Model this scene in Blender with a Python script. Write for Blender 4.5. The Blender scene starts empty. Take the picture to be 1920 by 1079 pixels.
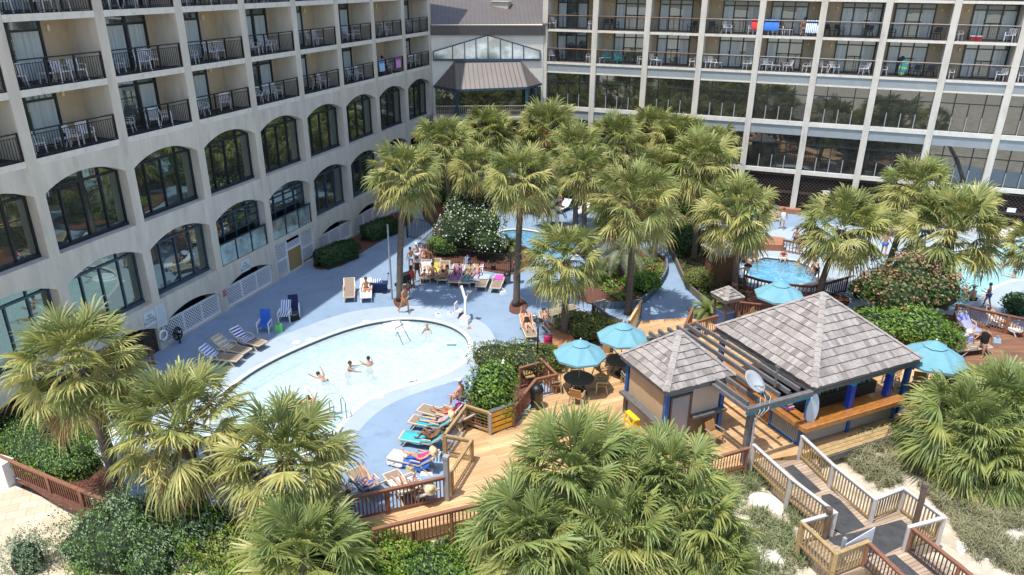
import bpy, bmesh, math, random
from math import sin, cos, pi, radians, atan2, hypot, sqrt
from mathutils import Vector, Matrix, Euler
from mathutils.geometry import tessellate_polygon
from mathutils import noise as mn
rnd = random.Random(7)
S = bpy.context.scene
COL = S.collection
# ---------------- camera
CX, CY, CZ = 27.5214, -21.0188, 17.4864
PIT, YAW, ROL, FPX = 0.3989, 0.3336, 0.006, 1382.3
_f = Vector((-sin(YAW)*cos(PIT), cos(YAW)*cos(PIT), -sin(PIT)))
_r = Vector((cos(YAW), sin(YAW), 0)); _u = _r.cross(_f)
R2 = _r*cos(ROL)+_u*sin(ROL); U2 = -_r*sin(ROL)+_u*cos(ROL)
CAMP = Vector((CX, CY, CZ))
cam_d = bpy.data.cameras.new('camera'); cam = bpy.data.objects.new('camera', cam_d); COL.objects.link(cam)
M = Matrix((R2, U2, -_f)).transposed().to_4x4(); M.translation = CAMP
cam.matrix_world = M
cam_d.sensor_width = 36; cam_d.lens = 36*FPX/1920; cam_d.clip_end = 2000; cam_d.clip_start = .5
S.camera = cam
# ---------------- light
SUNV = Vector((-0.17, -0.30, 1)).normalized()
sd = bpy.data.lights.new('sun', 'SUN'); sd.energy = 3.1; sd.angle = radians(.53); sd.color = (1, .965, .9)
sun = bpy.data.objects.new('sun', sd); COL.objects.link(sun)
sun.rotation_euler = (-SUNV).to_track_quat('-Z', 'Y').to_euler(); sun.location = (0, 0, 60)
W = bpy.data.worlds.new('World'); S.world = W; W.use_nodes = True
wn = W.node_tree; sky = wn.nodes.new('ShaderNodeTexSky'); sky.sky_type = 'NISHITA'; sky.sun_disc = False
sky.sun_elevation = math.asin(SUNV.z); sky.sun_rotation = atan2(SUNV.x, SUNV.y)
sky.air_density = 1.0; sky.dust_density = 1.5
wn.links.new(sky.outputs[0], wn.nodes['Background'].inputs[0]); wn.nodes['Background'].inputs[1].default_value = .15
S.view_settings.view_transform = 'Standard'; S.view_settings.look = 'None'; S.view_settings.exposure = .75
S.cycles.max_bounces = 6; S.cycles.diffuse_bounces = 3; S.cycles.glossy_bounces = 3; S.cycles.transparent_max_bounces = 12
S.cycles.transmission_bounces = 3; S.cycles.use_denoising = True; S.cycles.caustics_reflective = False; S.cycles.caustics_refractive = False

def at(px, py, z=0.0):            # the point of the horizontal plane z that the surveyed photo point shows
    d = (R2*((px-960)/FPX)+U2*((540-py)/FPX)+_f); t = (z-CZ)/d.z
    return CAMP+d*t
def A(px, py, z=0.0):
    p = at(px, py, z); return (p.x, p.y)
def hgt(base, top_py, z0=0):       # height of an upright thing from its foot and the row of its top
    P = at(base[0], base[1], z0); lo, hi = 0, 16
    for _ in range(30):
        m = (lo+hi)/2; c = P+Vector((0, 0, m))-CAMP
        y = 540-FPX*c.dot(U2)/c.dot(_f)
        if y > top_py: lo = m
        else: hi = m
    return lo
# ---------------- materials
MT = {}
def mat(name, col=None, rough=.7, var=.12, scale=4., bump=0., bscale=None, metal=0., spec=.5, coat=0., col2=None, thr=None, stretch=None, trans=0., stain=None):
    if name in MT: return MT[name]
    m = bpy.data.materials.new(name); m.use_nodes = True; MT[name] = m
    n = m.node_tree.nodes; l = m.node_tree.links; b = n['Principled BSDF']
    tc = n.new('ShaderNodeTexCoord'); mp = n.new('ShaderNodeMapping'); l.new(tc.outputs['Object'], mp.inputs[0])
    if stretch: mp.inputs['Scale'].default_value = stretch
    no = n.new('ShaderNodeTexNoise'); no.inputs['Scale'].default_value = scale; no.inputs['Detail'].default_value = 6; no.inputs['Roughness'].default_value = .62
    l.new(mp.outputs[0], no.inputs['Vector'])
    r = n.new('ShaderNodeValToRGB'); e = r.color_ramp.elements
    c2 = col2 or tuple(min(1, c*(1+var)) for c in col)
    c1 = tuple(c*(1-var) for c in col) if not col2 else col
    e[0].position, e[1].position = (thr or (.3, .7)); e[0].color = (*c1, 1); e[1].color = (*c2, 1)
    l.new(no.outputs['Fac'], r.inputs[0]); l.new(r.outputs[0], b.inputs['Base Color'])
    if stain:
        ns = n.new('ShaderNodeTexNoise'); ns.inputs['Scale'].default_value = stain[0]; ns.inputs['Detail'].default_value = 9; ns.inputs['Roughness'].default_value = .7; l.new(mp.outputs[0], ns.inputs['Vector'])
        rs = n.new('ShaderNodeMapRange'); rs.inputs[1].default_value = .52; rs.inputs[2].default_value = .72; rs.inputs[3].default_value = 1; rs.inputs[4].default_value = 1-stain[1]; l.new(ns.outputs['Fac'], rs.inputs[0])
        mm = n.new('ShaderNodeMix'); mm.data_type = 'RGBA'; mm.blend_type = 'MULTIPLY'; mm.inputs[0].default_value = 1; l.new(r.outputs[0], mm.inputs[6]); l.new(rs.outputs[0], mm.inputs[7]); l.new(mm.outputs[2], b.inputs['Base Color'])
    b.inputs['Roughness'].default_value = rough; b.inputs['Metallic'].default_value = metal
    b.inputs['Specular IOR Level'].default_value = spec; b.inputs['Coat Weight'].default_value = coat
    if bump:
        nb = n.new('ShaderNodeTexNoise'); nb.inputs['Scale'].default_value = bscale or scale*6; nb.inputs['Detail'].default_value = 5
        l.new(mp.outputs[0], nb.inputs['Vector'])
        bp = n.new('ShaderNodeBump'); bp.inputs['Strength'].default_value = bump; bp.inputs['Distance'].default_value = .05
        l.new(nb.outputs['Fac'], bp.inputs['Height']); l.new(bp.outputs[0], b.inputs['Normal'])
    if trans:
        t = n.new('ShaderNodeBsdfTranslucent'); mx = n.new('ShaderNodeMixShader'); mx.inputs[0].default_value = trans
        l.new(r.outputs[0], t.inputs[0]); l.new(b.outputs[0], mx.inputs[1]); l.new(t.outputs[0], mx.inputs[2])
        l.new(mx.outputs[0], n['Material Output'].inputs[0])
    return m
def bricks(name, c1, c2, mortar, bw, bh, ms, ang, rough=.7, off=.5, bump=.3, noise=.25, nscale=3.):
    m = bpy.data.materials.new(name); m.use_nodes = True; MT[name] = m
    n = m.node_tree.nodes; l = m.node_tree.links; b = n['Principled BSDF']
    g = n.new('ShaderNodeNewGeometry'); mp = n.new('ShaderNodeMapping'); l.new(g.outputs['Position'], mp.inputs[0])
    mp.inputs['Rotation'].default_value = (0, 0, -ang)
    br = n.new('ShaderNodeTexBrick'); l.new(mp.outputs[0], br.inputs['Vector'])
    br.inputs['Color1'].default_value = (*c1, 1); br.inputs['Color2'].default_value = (*c2, 1); br.inputs['Mortar'].default_value = (*mortar, 1)
    br.inputs['Scale'].default_value = 1; br.inputs['Mortar Size'].default_value = ms; br.inputs['Mortar Smooth'].default_value = .3
    br.inputs['Brick Width'].default_value = bw; br.inputs['Row Height'].default_value = bh; br.offset = off; br.offset_frequency = 2
    no = n.new('ShaderNodeTexNoise'); no.inputs['Scale'].default_value = nscale; no.inputs['Detail'].default_value = 7
    ms2 = n.new('ShaderNodeMapping'); l.new(mp.outputs[0], ms2.inputs[0]); ms2.inputs['Scale'].default_value = (.25 if bw > 1 else 1, 1, 1)
    l.new(ms2.outputs[0], no.inputs['Vector'])
    mr = n.new('ShaderNodeMapRange'); mr.inputs[1].default_value = .3; mr.inputs[2].default_value = .7; mr.inputs[3].default_value = 1-noise; mr.inputs[4].default_value = 1+noise
    l.new(no.outputs['Fac'], mr.inputs[0])
    mx = n.new('ShaderNodeMix'); mx.data_type = 'RGBA'; mx.blend_type = 'MULTIPLY'; mx.inputs[0].default_value = 1
    l.new(br.outputs['Color'], mx.inputs[6]); l.new(mr.outputs[0], mx.inputs[7]); l.new(mx.outputs[2], b.inputs['Base Color'])
    b.inputs['Roughness'].default_value = rough
    bp = n.new('ShaderNodeBump'); bp.inputs['Strength'].default_value = bump; bp.inputs['Distance'].default_value = .01; bp.invert = True
    l.new(br.outputs['Fac'], bp.inputs['Height']); l.new(bp.outputs[0], b.inputs['Normal'])
    return m
def glassmat(name, dark, tint, fac, rough=.02, wav=0.):
    m = bpy.data.materials.new(name); m.use_nodes = True; MT[name] = m
    n = m.node_tree.nodes; l = m.node_tree.links
    b = n['Principled BSDF']; b.inputs['Base Color'].default_value = (*dark, 1); b.inputs['Roughness'].default_value = .4
    tc = n.new('ShaderNodeTexCoord')
    no = n.new('ShaderNodeTexNoise'); no.inputs['Scale'].default_value = 1.3; no.inputs['Detail'].default_value = 4
    l.new(tc.outputs['Object'], no.inputs[0])
    rr = n.new('ShaderNodeValToRGB'); rr.color_ramp.elements[0].color = (*[c*.45 for c in dark], 1); rr.color_ramp.elements[1].color = (*[c*1.9 for c in dark], 1)
    rr.color_ramp.elements[0].position = .38; rr.color_ramp.elements[1].position = .68
    l.new(no.outputs['Fac'], rr.inputs[0]); l.new(rr.outputs[0], b.inputs['Base Color'])
    g = n.new('ShaderNodeBsdfGlossy'); g.inputs['Color'].default_value = (*tint, 1); g.inputs['Roughness'].default_value = rough
    if wav:
        bp = n.new('ShaderNodeBump'); bp.inputs['Strength'].default_value = wav; bp.inputs['Distance'].default_value = .02
        n2 = n.new('ShaderNodeTexNoise'); n2.inputs['Scale'].default_value = .9; n2.inputs['Detail'].default_value = 1; l.new(tc.outputs['Object'], n2.inputs[0])
        l.new(n2.outputs['Fac'], bp.inputs['Height']); l.new(bp.outputs[0], g.inputs['Normal'])
    lw = n.new('ShaderNodeLayerWeight'); lw.inputs[0].default_value = .35
    ma = n.new('ShaderNodeMapRange'); ma.inputs[3].default_value = fac; ma.inputs[4].default_value = .9; l.new(lw.outputs['Fresnel'], ma.inputs[0])
    mx = n.new('ShaderNodeMixShader'); l.new(ma.outputs[0], mx.inputs[0]); l.new(b.outputs[0], mx.inputs[1]); l.new(g.outputs[0], mx.inputs[2])
    l.new(mx.outputs[0], n['Material Output'].inputs[0]); return m
def watermat(name, tint, scale=2.5, bump=.35, fres=.12, milk=None, ms=1.6):
    m = bpy.data.materials.new(name); m.use_nodes = True; MT[name] = m
    n = m.node_tree.nodes; l = m.node_tree.links; n.remove(n['Principled BSDF'])
    t = n.new('ShaderNodeBsdfTransparent'); t.inputs[0].default_value = (*tint, 1)
    g = n.new('ShaderNodeBsdfGlossy'); g.inputs['Roughness'].default_value = .06
    no = n.new('ShaderNodeTexNoise'); no.inputs['Scale'].default_value = scale; no.inputs['Detail'].default_value = 5; no.inputs['Distortion'].default_value = .6
    tc = n.new('ShaderNodeTexCoord'); l.new(tc.outputs['Object'], no.inputs[0])
    bp = n.new('ShaderNodeBump'); bp.inputs['Strength'].default_value = bump; bp.inputs['Distance'].default_value = .12
    l.new(no.outputs['Fac'], bp.inputs['Height']); l.new(bp.outputs[0], g.inputs['Normal'])
    fr = n.new('ShaderNodeFresnel'); fr.inputs[0].default_value = 1.33; l.new(bp.outputs[0], fr.inputs['Normal'])
    mx = n.new('ShaderNodeMixShader'); l.new(fr.outputs[0], mx.inputs[0]); l.new(t.outputs[0], mx.inputs[1]); l.new(g.outputs[0], mx.inputs[2])
    if milk:
        d = n.new('ShaderNodeBsdfDiffuse'); nz = n.new('ShaderNodeTexNoise'); nz.inputs['Scale'].default_value = ms; nz.inputs['Detail'].default_value = 7; nz.inputs['Distortion'].default_value = 1.2; l.new(tc.outputs['Object'], nz.inputs[0])
        r = n.new('ShaderNodeValToRGB'); r.color_ramp.elements[0].color = (*milk[0], 1); r.color_ramp.elements[1].color = (*milk[1], 1); r.color_ramp.elements[0].position = .40; r.color_ramp.elements[1].position = .62; l.new(nz.outputs['Fac'], r.inputs[0]); l.new(r.outputs[0], d.inputs[0]); b3 = n.new('ShaderNodeBump'); b3.inputs['Strength'].default_value = .55; b3.inputs['Distance'].default_value = .25; l.new(no.outputs['Fac'], b3.inputs['Height']); l.new(b3.outputs[0], d.inputs['Normal'])
        m2 = n.new('ShaderNodeMixShader'); m2.inputs[0].default_value = milk[2]; l.new(mx.outputs[0], m2.inputs[1]); l.new(d.outputs[0], m2.inputs[2]); l.new(m2.outputs[0], n['Material Output'].inputs[0]); return m
    l.new(mx.outputs[0], n['Material Output'].inputs[0]); return m

# ---------------- mesh builder
class MB:
    def __init__(s): s.v = []; s.f = []; s.mi = []; s.m = 0; s.smooth = False
    def vs(s, pts):
        i = len(s.v); s.v += [tuple(p) for p in pts]; return i
    def face(s, *pts):
        i = s.vs(pts); s.f.append(tuple(range(i, i+len(pts)))); s.mi.append(s.m)
    def hexa(s, b, t):              # b, t: 4 bottom + 4 top points
        i = s.vs(list(b)+list(t))
        for q in ((3, 2, 1, 0), (4, 5, 6, 7), (0, 1, 5, 4), (1, 2, 6, 5), (2, 3, 7, 6), (3, 0, 4, 7)):
            s.f.append(tuple(i+k for k in q)); s.mi.append(s.m)
    def box(s, x0, x1, y0, y1, z0, z1):
        s.hexa([(x0, y0, z0), (x1, y0, z0), (x1, y1, z0), (x0, y1, z0)], [(x0, y0, z1), (x1, y0, z1), (x1, y1, z1), (x0, y1, z1)])
    def beam(s, p, q, w, h, up=Vector((0, 0, 1))):   # box along p->q, width w, height h
        p, q = Vector(p), Vector(q); d = (q-p).normalized()
        if abs(d.dot(up)) > .98: up = Vector((0, 1, 0)) if abs(d.y) < .9 else Vector((1, 0, 0))
        a = d.cross(up).normalized()*w/2; b = a.cross(d).normalized()*h/2
        s.hexa([p-a-b, p+a-b, q+a-b, q-a-b], [p-a+b, p+a+b, q+a+b, q-a+b])
    def tube(s, pts, r, n=6, caps=True):
        rs = r if isinstance(r, (list, tuple)) else [r]*len(pts); pts = [Vector(p) for p in pts]; i0 = len(s.v)
        for k, p in enumerate(pts):
            d = (pts[min(k+1, len(pts)-1)]-pts[max(k-1, 0)]).normalized()
            a = d.cross(Vector((0, 0, 1)) if abs(d.z) < .9 else Vector((1, 0, 0))).normalized(); b = d.cross(a)
            for j in range(n):
                t = 2*pi*j/n; s.v.append(tuple(p+(a*cos(t)+b*sin(t))*rs[k]))
        for k in range(len(pts)-1):
            for j in range(n):
                a0 = i0+k*n+j; a1 = i0+k*n+(j+1) % n; s.f.append((a0, a1, a1+n, a0+n)); s.mi.append(s.m)
        if caps:
            s.f.append(tuple(i0+j for j in range(n))[::-1]); s.mi.append(s.m)
            e = i0+(len(pts)-1)*n; s.f.append(tuple(e+j for j in range(n))); s.mi.append(s.m)
    def lathe(s, prof, n=16, c=(0, 0, 0)):
        i0 = len(s.v)
        for r, z in prof:
            for j in range(n): s.v.append((c[0]+r*cos(2*pi*j/n), c[1]+r*sin(2*pi*j/n), c[2]+z))
        for k in range(len(prof)-1):
            for j in range(n):
                a0 = i0+k*n+j; a1 = i0+k*n+(j+1) % n; s.f.append((a0, a1, a1+n, a0+n)); s.mi.append(s.m)
    def prism(s, poly, z0, z1, sides=True, bottom=False):
        n = len(poly); tr = tessellate_polygon([[Vector((p[0], p[1], 0)) for p in poly]])
        i = s.vs([(p[0], p[1], z1) for p in poly])
        for t in tr: s.f.append(fixw([i+k for k in t], s.v)); s.mi.append(s.m)
        if sides:
            j = s.vs([(p[0], p[1], z0) for p in poly])
            for k in range(n): k2 = (k+1) % n; s.f.append((j+k, j+k2, i+k2, i+k)); s.mi.append(s.m)
    def ball(s, c, r, seg=8, ring=6, jit=0):
        i0 = len(s.v); c = Vector(c); r = Vector(r) if hasattr(r, '__len__') else Vector((r, r, r))
        for k in range(ring+1):
            ph = pi*k/ring
            for j in range(seg):
                th = 2*pi*j/seg; q = 1+rnd.uniform(-jit, jit)
                s.v.append((c.x+r.x*sin(ph)*cos(th)*q, c.y+r.y*sin(ph)*sin(th)*q, c.z+r.z*cos(ph)*q))
        for k in range(ring):
            for j in range(seg):
                a0 = i0+k*seg+j; a1 = i0+k*seg+(j+1) % seg; s.f.append((a0, a0+seg, a1+seg, a1)); s.mi.append(s.m)
    def xf(s, Mx, i0=0):
        for k in range(i0, len(s.v)): s.v[k] = tuple(Mx@Vector(s.v[k]))
    def build(s, name, mats, parent=None, off=None, smooth=None):
        me = bpy.data.meshes.new(name)
        o_ = Vector(off) if off is not None else (Vector(parent['_o']) if parent is not None and '_o' in parent else None)
        vv = [tuple(Vector(v)-o_) for v in s.v] if o_ is not None else s.v
        me.from_pydata(vv, [], s.f)
        ms = mats if isinstance(mats, (list, tuple)) else [mats]
        for m in ms: me.materials.append(m)
        if len(ms) > 1: me.polygons.foreach_set('material_index', s.mi)
        if s.smooth if smooth is None else smooth: me.polygons.foreach_set('use_smooth', [True]*len(me.polygons))
        me.update()
        o = bpy.data.objects.new(name, me); COL.objects.link(o)
        if parent is not None: o.parent = parent
        return o
def fixw(t, v):
    a, b, c = (Vector(v[k]) for k in t)
    return tuple(t) if (b-a).cross(c-a).z > 0 else tuple(t[::-1])
def tag(o, label, cat, group=None, kind=None):
    if label: o['label'] = label
    if cat: o['category'] = cat
    if group: o['group'] = group
    if kind: o['kind'] = kind
    return o
def thing(name, label, cat, loc=(0, 0, 0), rz=0, group=None, world=False):
    o = bpy.data.objects.new(name, None); COL.objects.link(o); o.empty_display_size = .2
    o.location = loc; o.rotation_euler = (0, 0, rz); tag(o, label, cat, group)
    if world: o['_o'] = tuple(loc)
    return o
def copytree(r, parent=None):
    c = r.copy(); COL.objects.link(c)
    if parent is not None: c.parent = parent
    for ch in list(KIDS.get(r.name, [])) : copytree(ch, c)
    return c
KIDS = {}
def freeze(r):                      # remember a template's tree once
    for o in bpy.data.objects:
        if o.parent is not None:
            L = KIDS.setdefault(o.parent.name, [])
            if o not in L: L.append(o)
def place(r, loc, rz=0, label=None, group=None, sc=None, used=set()):
    if r.name in used: o = copytree(r)
    else: used.add(r.name); o = r
    o.location = loc; o.rotation_euler = (0, 0, rz)
    if sc: o.scale = (sc,)*3 if not hasattr(sc, '__len__') else sc
    if label: o['label'] = label
    if group: o['group'] = group
    return o
def sheet(name, polys, z, m, kind='structure', holes=()):
    mb = MB()
    for poly in polys:
        L = [[Vector((p[0], p[1], 0)) for p in poly]]+[[Vector((p[0], p[1], 0)) for p in h] for h in holes]
        flat = [p for q in L for p in q]; i = mb.vs([(p.x, p.y, z) for p in flat])
        for t in tessellate_polygon(L): mb.f.append(fixw([i+k for k in t], mb.v)); mb.mi.append(0)
    o = mb.build(name, m); o['kind'] = kind; return o
def smoothpoly(pts, n=4, closed=True):    # Catmull-Rom
    out = []; N = len(pts); rng = range(N) if closed else range(N-1)
    for i in rng:
        g = lambda k: Vector(pts[k % N] if closed else pts[max(0, min(N-1, k))])
        p0, p1, p2, p3 = g(i-1), g(i), g(i+1), g(i+2)
        for k in range(n):
            t = k/n; out.append(tuple(.5*((2*p1)+(p2-p0)*t+(2*p0-5*p1+4*p2-p3)*t*t+(3*p1-p0-3*p2+p3)*t**3)))
    if not closed: out.append(tuple(pts[-1]))
    return out
def offs(poly, d):
    n = len(poly); out = []; ar = sum(poly[i][0]*poly[(i+1) % n][1]-poly[(i+1) % n][0]*poly[i][1] for i in range(n)); sg = 1 if ar > 0 else -1
    for i in range(n):
        a, b, c = Vector(poly[i-1]), Vector(poly[i]), Vector(poly[(i+1) % n]); t = (c-a).normalized()
        out.append((b.x+t.y*d*sg, b.y-t.x*d*sg))
    return out
TH = radians(43.5)

# materials
stucco = mat('stucco', (.60, .55, .465), .85, .13, 1.5, .25, 25, stretch=(1, 1, .22), stain=(2.2, .22))
stucco_lt = mat('stucco_column', (.62, .575, .50), .8, .14, 1.8, .2, 25, stretch=(1, 1, .25), stain=(2.5, .25))
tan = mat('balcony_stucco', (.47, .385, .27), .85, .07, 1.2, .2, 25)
slabm = mat('slab_paint', (.70, .66, .58), .75, .08, 2, stain=(3, .3))
spandrel = mat('grey_spandrel', (.30, .33, .34), .6, .08, 1.5)
darkfr = mat('dark_frame', (.012, .02, .03), .35, .2, 4)
bluefr = mat('blue_frame', (.035, .07, .11), .4, .2, 4)
blackm = mat('black_metal', (.010, .010, .012), .45, .2, 5)
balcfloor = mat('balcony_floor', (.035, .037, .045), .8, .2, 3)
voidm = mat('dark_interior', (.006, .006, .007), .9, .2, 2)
glass_d = glassmat('tinted_glass', (.010, .012, .011), (.62, .78, .74), .26, .015, .06)
glass_r = glassmat('smoked_glass', (.016, .016, .014), (.62, .66, .64), .25, .02, .10)
glass_s = glassmat('door_glass', (.03, .05, .055), (.7, .8, .85), .22, .01, .05)
glass_w = glassmat('painted_sky_glass', (.40, .47, .50), (.8, .9, .95), .30, .05, .2)  # pale base colour paints in the cloudy sky reflected by the gable pane
glass_rail = glassmat('rail_glass', (.16, .24, .24), (.7, .85, .85), .15, .03, 0)
curtain = mat('curtain', (.42, .50, .52), .35, .25, 1.2, .15, 14, coat=.6, stretch=(9, 9, .3))
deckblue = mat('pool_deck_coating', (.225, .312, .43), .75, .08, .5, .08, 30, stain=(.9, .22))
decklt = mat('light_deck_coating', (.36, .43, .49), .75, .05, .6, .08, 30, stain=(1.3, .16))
coping = mat('pool_coping', (.62, .64, .63), .6, .08, 2)
tilem = mat('dark_waterline_tile', (.02, .06, .075), .3, .4, 12)
plaster = mat('pool_plaster', (.62, .86, .90), .6, .04, .9)
plasterw = mat('white_pool_plaster', (.80, .88, .91), .6, .05, 1.4, col2=(.66, .82, .88), thr=(.50, .68))
water = watermat('pool_water', (.72, .93, .95), milk=((.60, .74, .79), (.74, .78, .80), .52), ms=3)
waterb = watermat('hot_tub_water', (.42, .76, .90), 5, .6, milk=((.20, .50, .72), (.55, .78, .88), .35), ms=3)
watera = watermat('lazy_pool_water', (.60, .88, .92), milk=((.36, .64, .70), (.52, .74, .79), .6), ms=.8)
whitep = mat('white_paint', (.78, .78, .76), .5, .05, 4)
whitepl = mat('white_plastic', (.80, .80, .82), .35, .04, 4)
mulch = mat('red_mulch', (.085, .036, .022), .95, .35, 9, .8, 30, col2=(.19, .078, .05))
sand = mat('sand', (.40, .335, .25), .95, .16, 1.6, .8, 9, col2=(.60, .53, .42), thr=(.35, .62))
paver = bricks('pavers', (.50, .40, .28), (.58, .49, .37), (.36, .29, .20), .62, .42, .012, radians(41), .85, noise=.14, nscale=.8)
plank = bricks('new_deck_boards', (.50, .295, .135), (.64, .41, .215), (.14, .07, .03), 4.2, .145, .006, radians(42), .62, .37, noise=.28, nscale=1.6)
plankb = bricks('old_deck_boards', (.20, .095, .055), (.27, .135, .08), (.06, .03, .02), 4.0, .145, .007, radians(20), .7, .37, noise=.35, nscale=2.5)
plankw = bricks('boardwalk_boards', (.33, .24, .165), (.43, .33, .24), (.06, .04, .03), 2.0, .145, .008, radians(42), .75, .5, noise=.3, nscale=2)
redwood = mat('brown_stained_wood', (.24, .105, .06), .6, .18, 6, .15, 20, stretch=(1, 1, 1))
newwood = mat('pale_new_wood', (.60, .43, .215), .65, .18, 5, .1, 20)
yelwood = mat('treated_pine', (.37, .255, .115), .65, .25, 5, .1, 20)
greywood = mat('weathered_wood', (.12, .115, .115), .8, .3, 5, .3, 20)
# ================= SETTING
# -- ground sheet: sand dunes outside the courtyard, sunk under the decks
deck_outer = [(-1.6, -4.2), A(-60, 842, .75), A(0, 858, .75), A(88, 895, .75), A(215, 948, .75), A(330, 1000), A(450, 1030), A(640, 1000), A(930, 925), A(1400, 835), A(1530, 815), A(1700, 765), A(1800, 735), A(1919, 715), (60, 19), (62, 42), (-1.6, 42)]
def inside(x, y, poly):
    c = False; n = len(poly)
    for i in range(n):
        x1, y1 = poly[i][:2]; x2, y2 = poly[(i+1) % n][:2]
        if (y1 > y) != (y2 > y) and x < (x2-x1)*(y-y1)/(y2-y1)+x1: c = not c
    return c
deck_in = offs(deck_outer, -1.0)
def zg(x, y):
    if inside(x, y, deck_in): return -1.6
    v = -.55+.30*mn.noise(Vector((x*.35, y*.35, 3)))+.12*mn.noise(Vector((x*1.1, y*1.1, 7)))
    if x < 14: v = -.62+.02*mn.noise(Vector((x, y, 1)))
    if x > 26 and y > -4: v += .22
    return v
mb = MB(); g = []
xs = [-400, -120, -40]+[-12+i*.7 for i in range(120)]+[110, 220, 400]; ys = [-400, -120, -50]+[-22+i*.7 for i in range(100)]+[90, 200, 400]
for y in ys:
    for x in xs: mb.v.append((x, y, zg(x, y) if -12 <= x <= 75 and -22 <= y <= 49 else -.62))
nx = len(xs)
for j in range(len(ys)-1):
    for i in range(nx-1): a = j*nx+i; mb.f.append((a, a+1, a+nx+1, a+nx)); mb.mi.append(0)
g = mb.build('ground', sand, smooth=True); g['kind'] = 'structure'
# -- pool outlines
pool1 = smoothpoly([A(*p) for p in [(395, 775), (432, 730), (470, 700), (520, 672), (580, 645), (640, 622), (700, 606), (760, 599), (815, 604), (855, 618), (877, 640), (874, 668), (850, 690), (812, 707), (770, 719), (725, 733), (685, 750), (655, 775), (630, 803), (595, 832), (545, 858), (490, 870), (430, 855), (398, 820)]], 4)
pool_sp = [A(*p) for p in [(1396, 505), (1409, 490), (1436, 483), (1462, 486), (1491, 489), (1515, 499), (1533, 513), (1524, 528), (1497, 534), (1445, 531), (1408, 521)]]
pool2 = smoothpoly([A(*p) for p in [(935, 437), (970, 431), (1010, 436), (1060, 446), (1085, 465), (1060, 490), (1000, 478), (955, 458)]], 4)
pool3 = smoothpoly([A(*p) for p in [(1960, 440), (1905, 452), (1860, 465), (1800, 470), (1740, 485), (1700, 510), (1680, 545), (1700, 575), (1760, 580), (1810, 572), (1850, 545), (1900, 525), (1990, 520)]], 4)
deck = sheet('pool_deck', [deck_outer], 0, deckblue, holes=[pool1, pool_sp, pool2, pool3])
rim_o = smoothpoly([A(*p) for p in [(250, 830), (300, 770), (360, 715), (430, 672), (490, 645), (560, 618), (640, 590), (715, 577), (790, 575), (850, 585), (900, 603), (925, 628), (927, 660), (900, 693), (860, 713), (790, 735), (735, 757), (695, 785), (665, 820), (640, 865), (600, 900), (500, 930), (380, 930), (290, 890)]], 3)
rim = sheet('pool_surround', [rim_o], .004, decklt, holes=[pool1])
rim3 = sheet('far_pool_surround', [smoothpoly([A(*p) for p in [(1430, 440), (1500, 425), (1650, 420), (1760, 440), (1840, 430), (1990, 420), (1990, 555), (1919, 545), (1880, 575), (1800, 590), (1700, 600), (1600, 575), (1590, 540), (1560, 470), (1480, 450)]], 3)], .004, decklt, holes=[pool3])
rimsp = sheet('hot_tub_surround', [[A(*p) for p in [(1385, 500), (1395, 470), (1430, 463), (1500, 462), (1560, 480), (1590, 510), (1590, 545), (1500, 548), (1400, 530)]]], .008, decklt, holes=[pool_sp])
def basin(name, poly, depth, inner, floor_m, tile_m, wmat, label, wz=-.10, shelf=None):
    t = thing(name, label, 'swimming pool', (sum(p[0] for p in poly)/len(poly), sum(p[1] for p in poly)/len(poly), 0), world=True)
    n = len(poly)
    m = MB(); o = offs(poly, .22)                      # coping ring
    for i in range(n):
        j = (i+1) % n; m.face((*poly[i], .012), (*poly[j], .012), (*o[j], .012), (*o[i], .012)); m.face((*poly[i], -.03), (*poly[j], -.03), (*poly[j], .012), (*poly[i], .012))
        m.face((*o[i], -.0), (*o[j], -.0), (*o[j], .012), (*o[i], .012))
    m.build('coping', coping, t)
    m = MB()
    for i in range(n):
        j = (i+1) % n; m.face((*poly[i], -.30), (*poly[j], -.30), (*poly[j], -.03), (*poly[i], -.03))
    m.build('waterline_tile', tile_m, t)
    m = MB(); i1 = offs(poly, -inner)
    for i in range(n):
        j = (i+1) % n; m.m = 0; m.face((*poly[i], -depth), (*poly[j], -depth), (*poly[j], -.30), (*poly[i], -.30))
        m.face((*i1[i], -depth), (*i1[j], -depth), (*poly[j], -depth), (*poly[i], -depth))
    m.m = 1; k = m.vs([(*p, -depth+.002) for p in i1])
    for tr in tessellate_polygon([[Vector((*p, 0)) for p in i1]]): m.f.append(fixw([k+q for q in tr], m.v)); m.mi.append(1)
    m.build('pool_basin', floor_m, t)
    w = sheet('water', [poly], wz, wmat); return t
basin('swimming_pool', pool1, .95, 1.25, [plaster, plasterw], tilem, water, 'kidney shaped pool of pale milky water below the arched hotel wing', -.155)
hot = basin('hot_tub', pool_sp, .9, .45, [mat('tub_tile', (.35, .72, .85), .5, .1, 3), mat('tub_floor', (.25, .62, .80), .5, .15, 4)], mat('tub_waterline', (.03, .12, .20), .3, .3, 8), waterb, 'many sided hot tub with blue water behind the shingled bar roof', -.14)
hot['category'] = 'hot tub'
basin('swimming_pool', pool2, 1., .3, [mat('blue_plaster', (.3, .6, .8), .5, .1, 3), mat('blue_plaster_floor', (.35, .68, .85), .5, .1, 2)], tilem, MT['hot_tub_water'], 'small blue pool behind the palms and the black fence')
basin('swimming_pool', pool3, .7, .6, [plaster, mat('aqua_plaster', (.52, .84, .90), .5, .06, 1.5)], tilem, watera, 'big pale aqua pool at the right edge of the photo')
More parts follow.
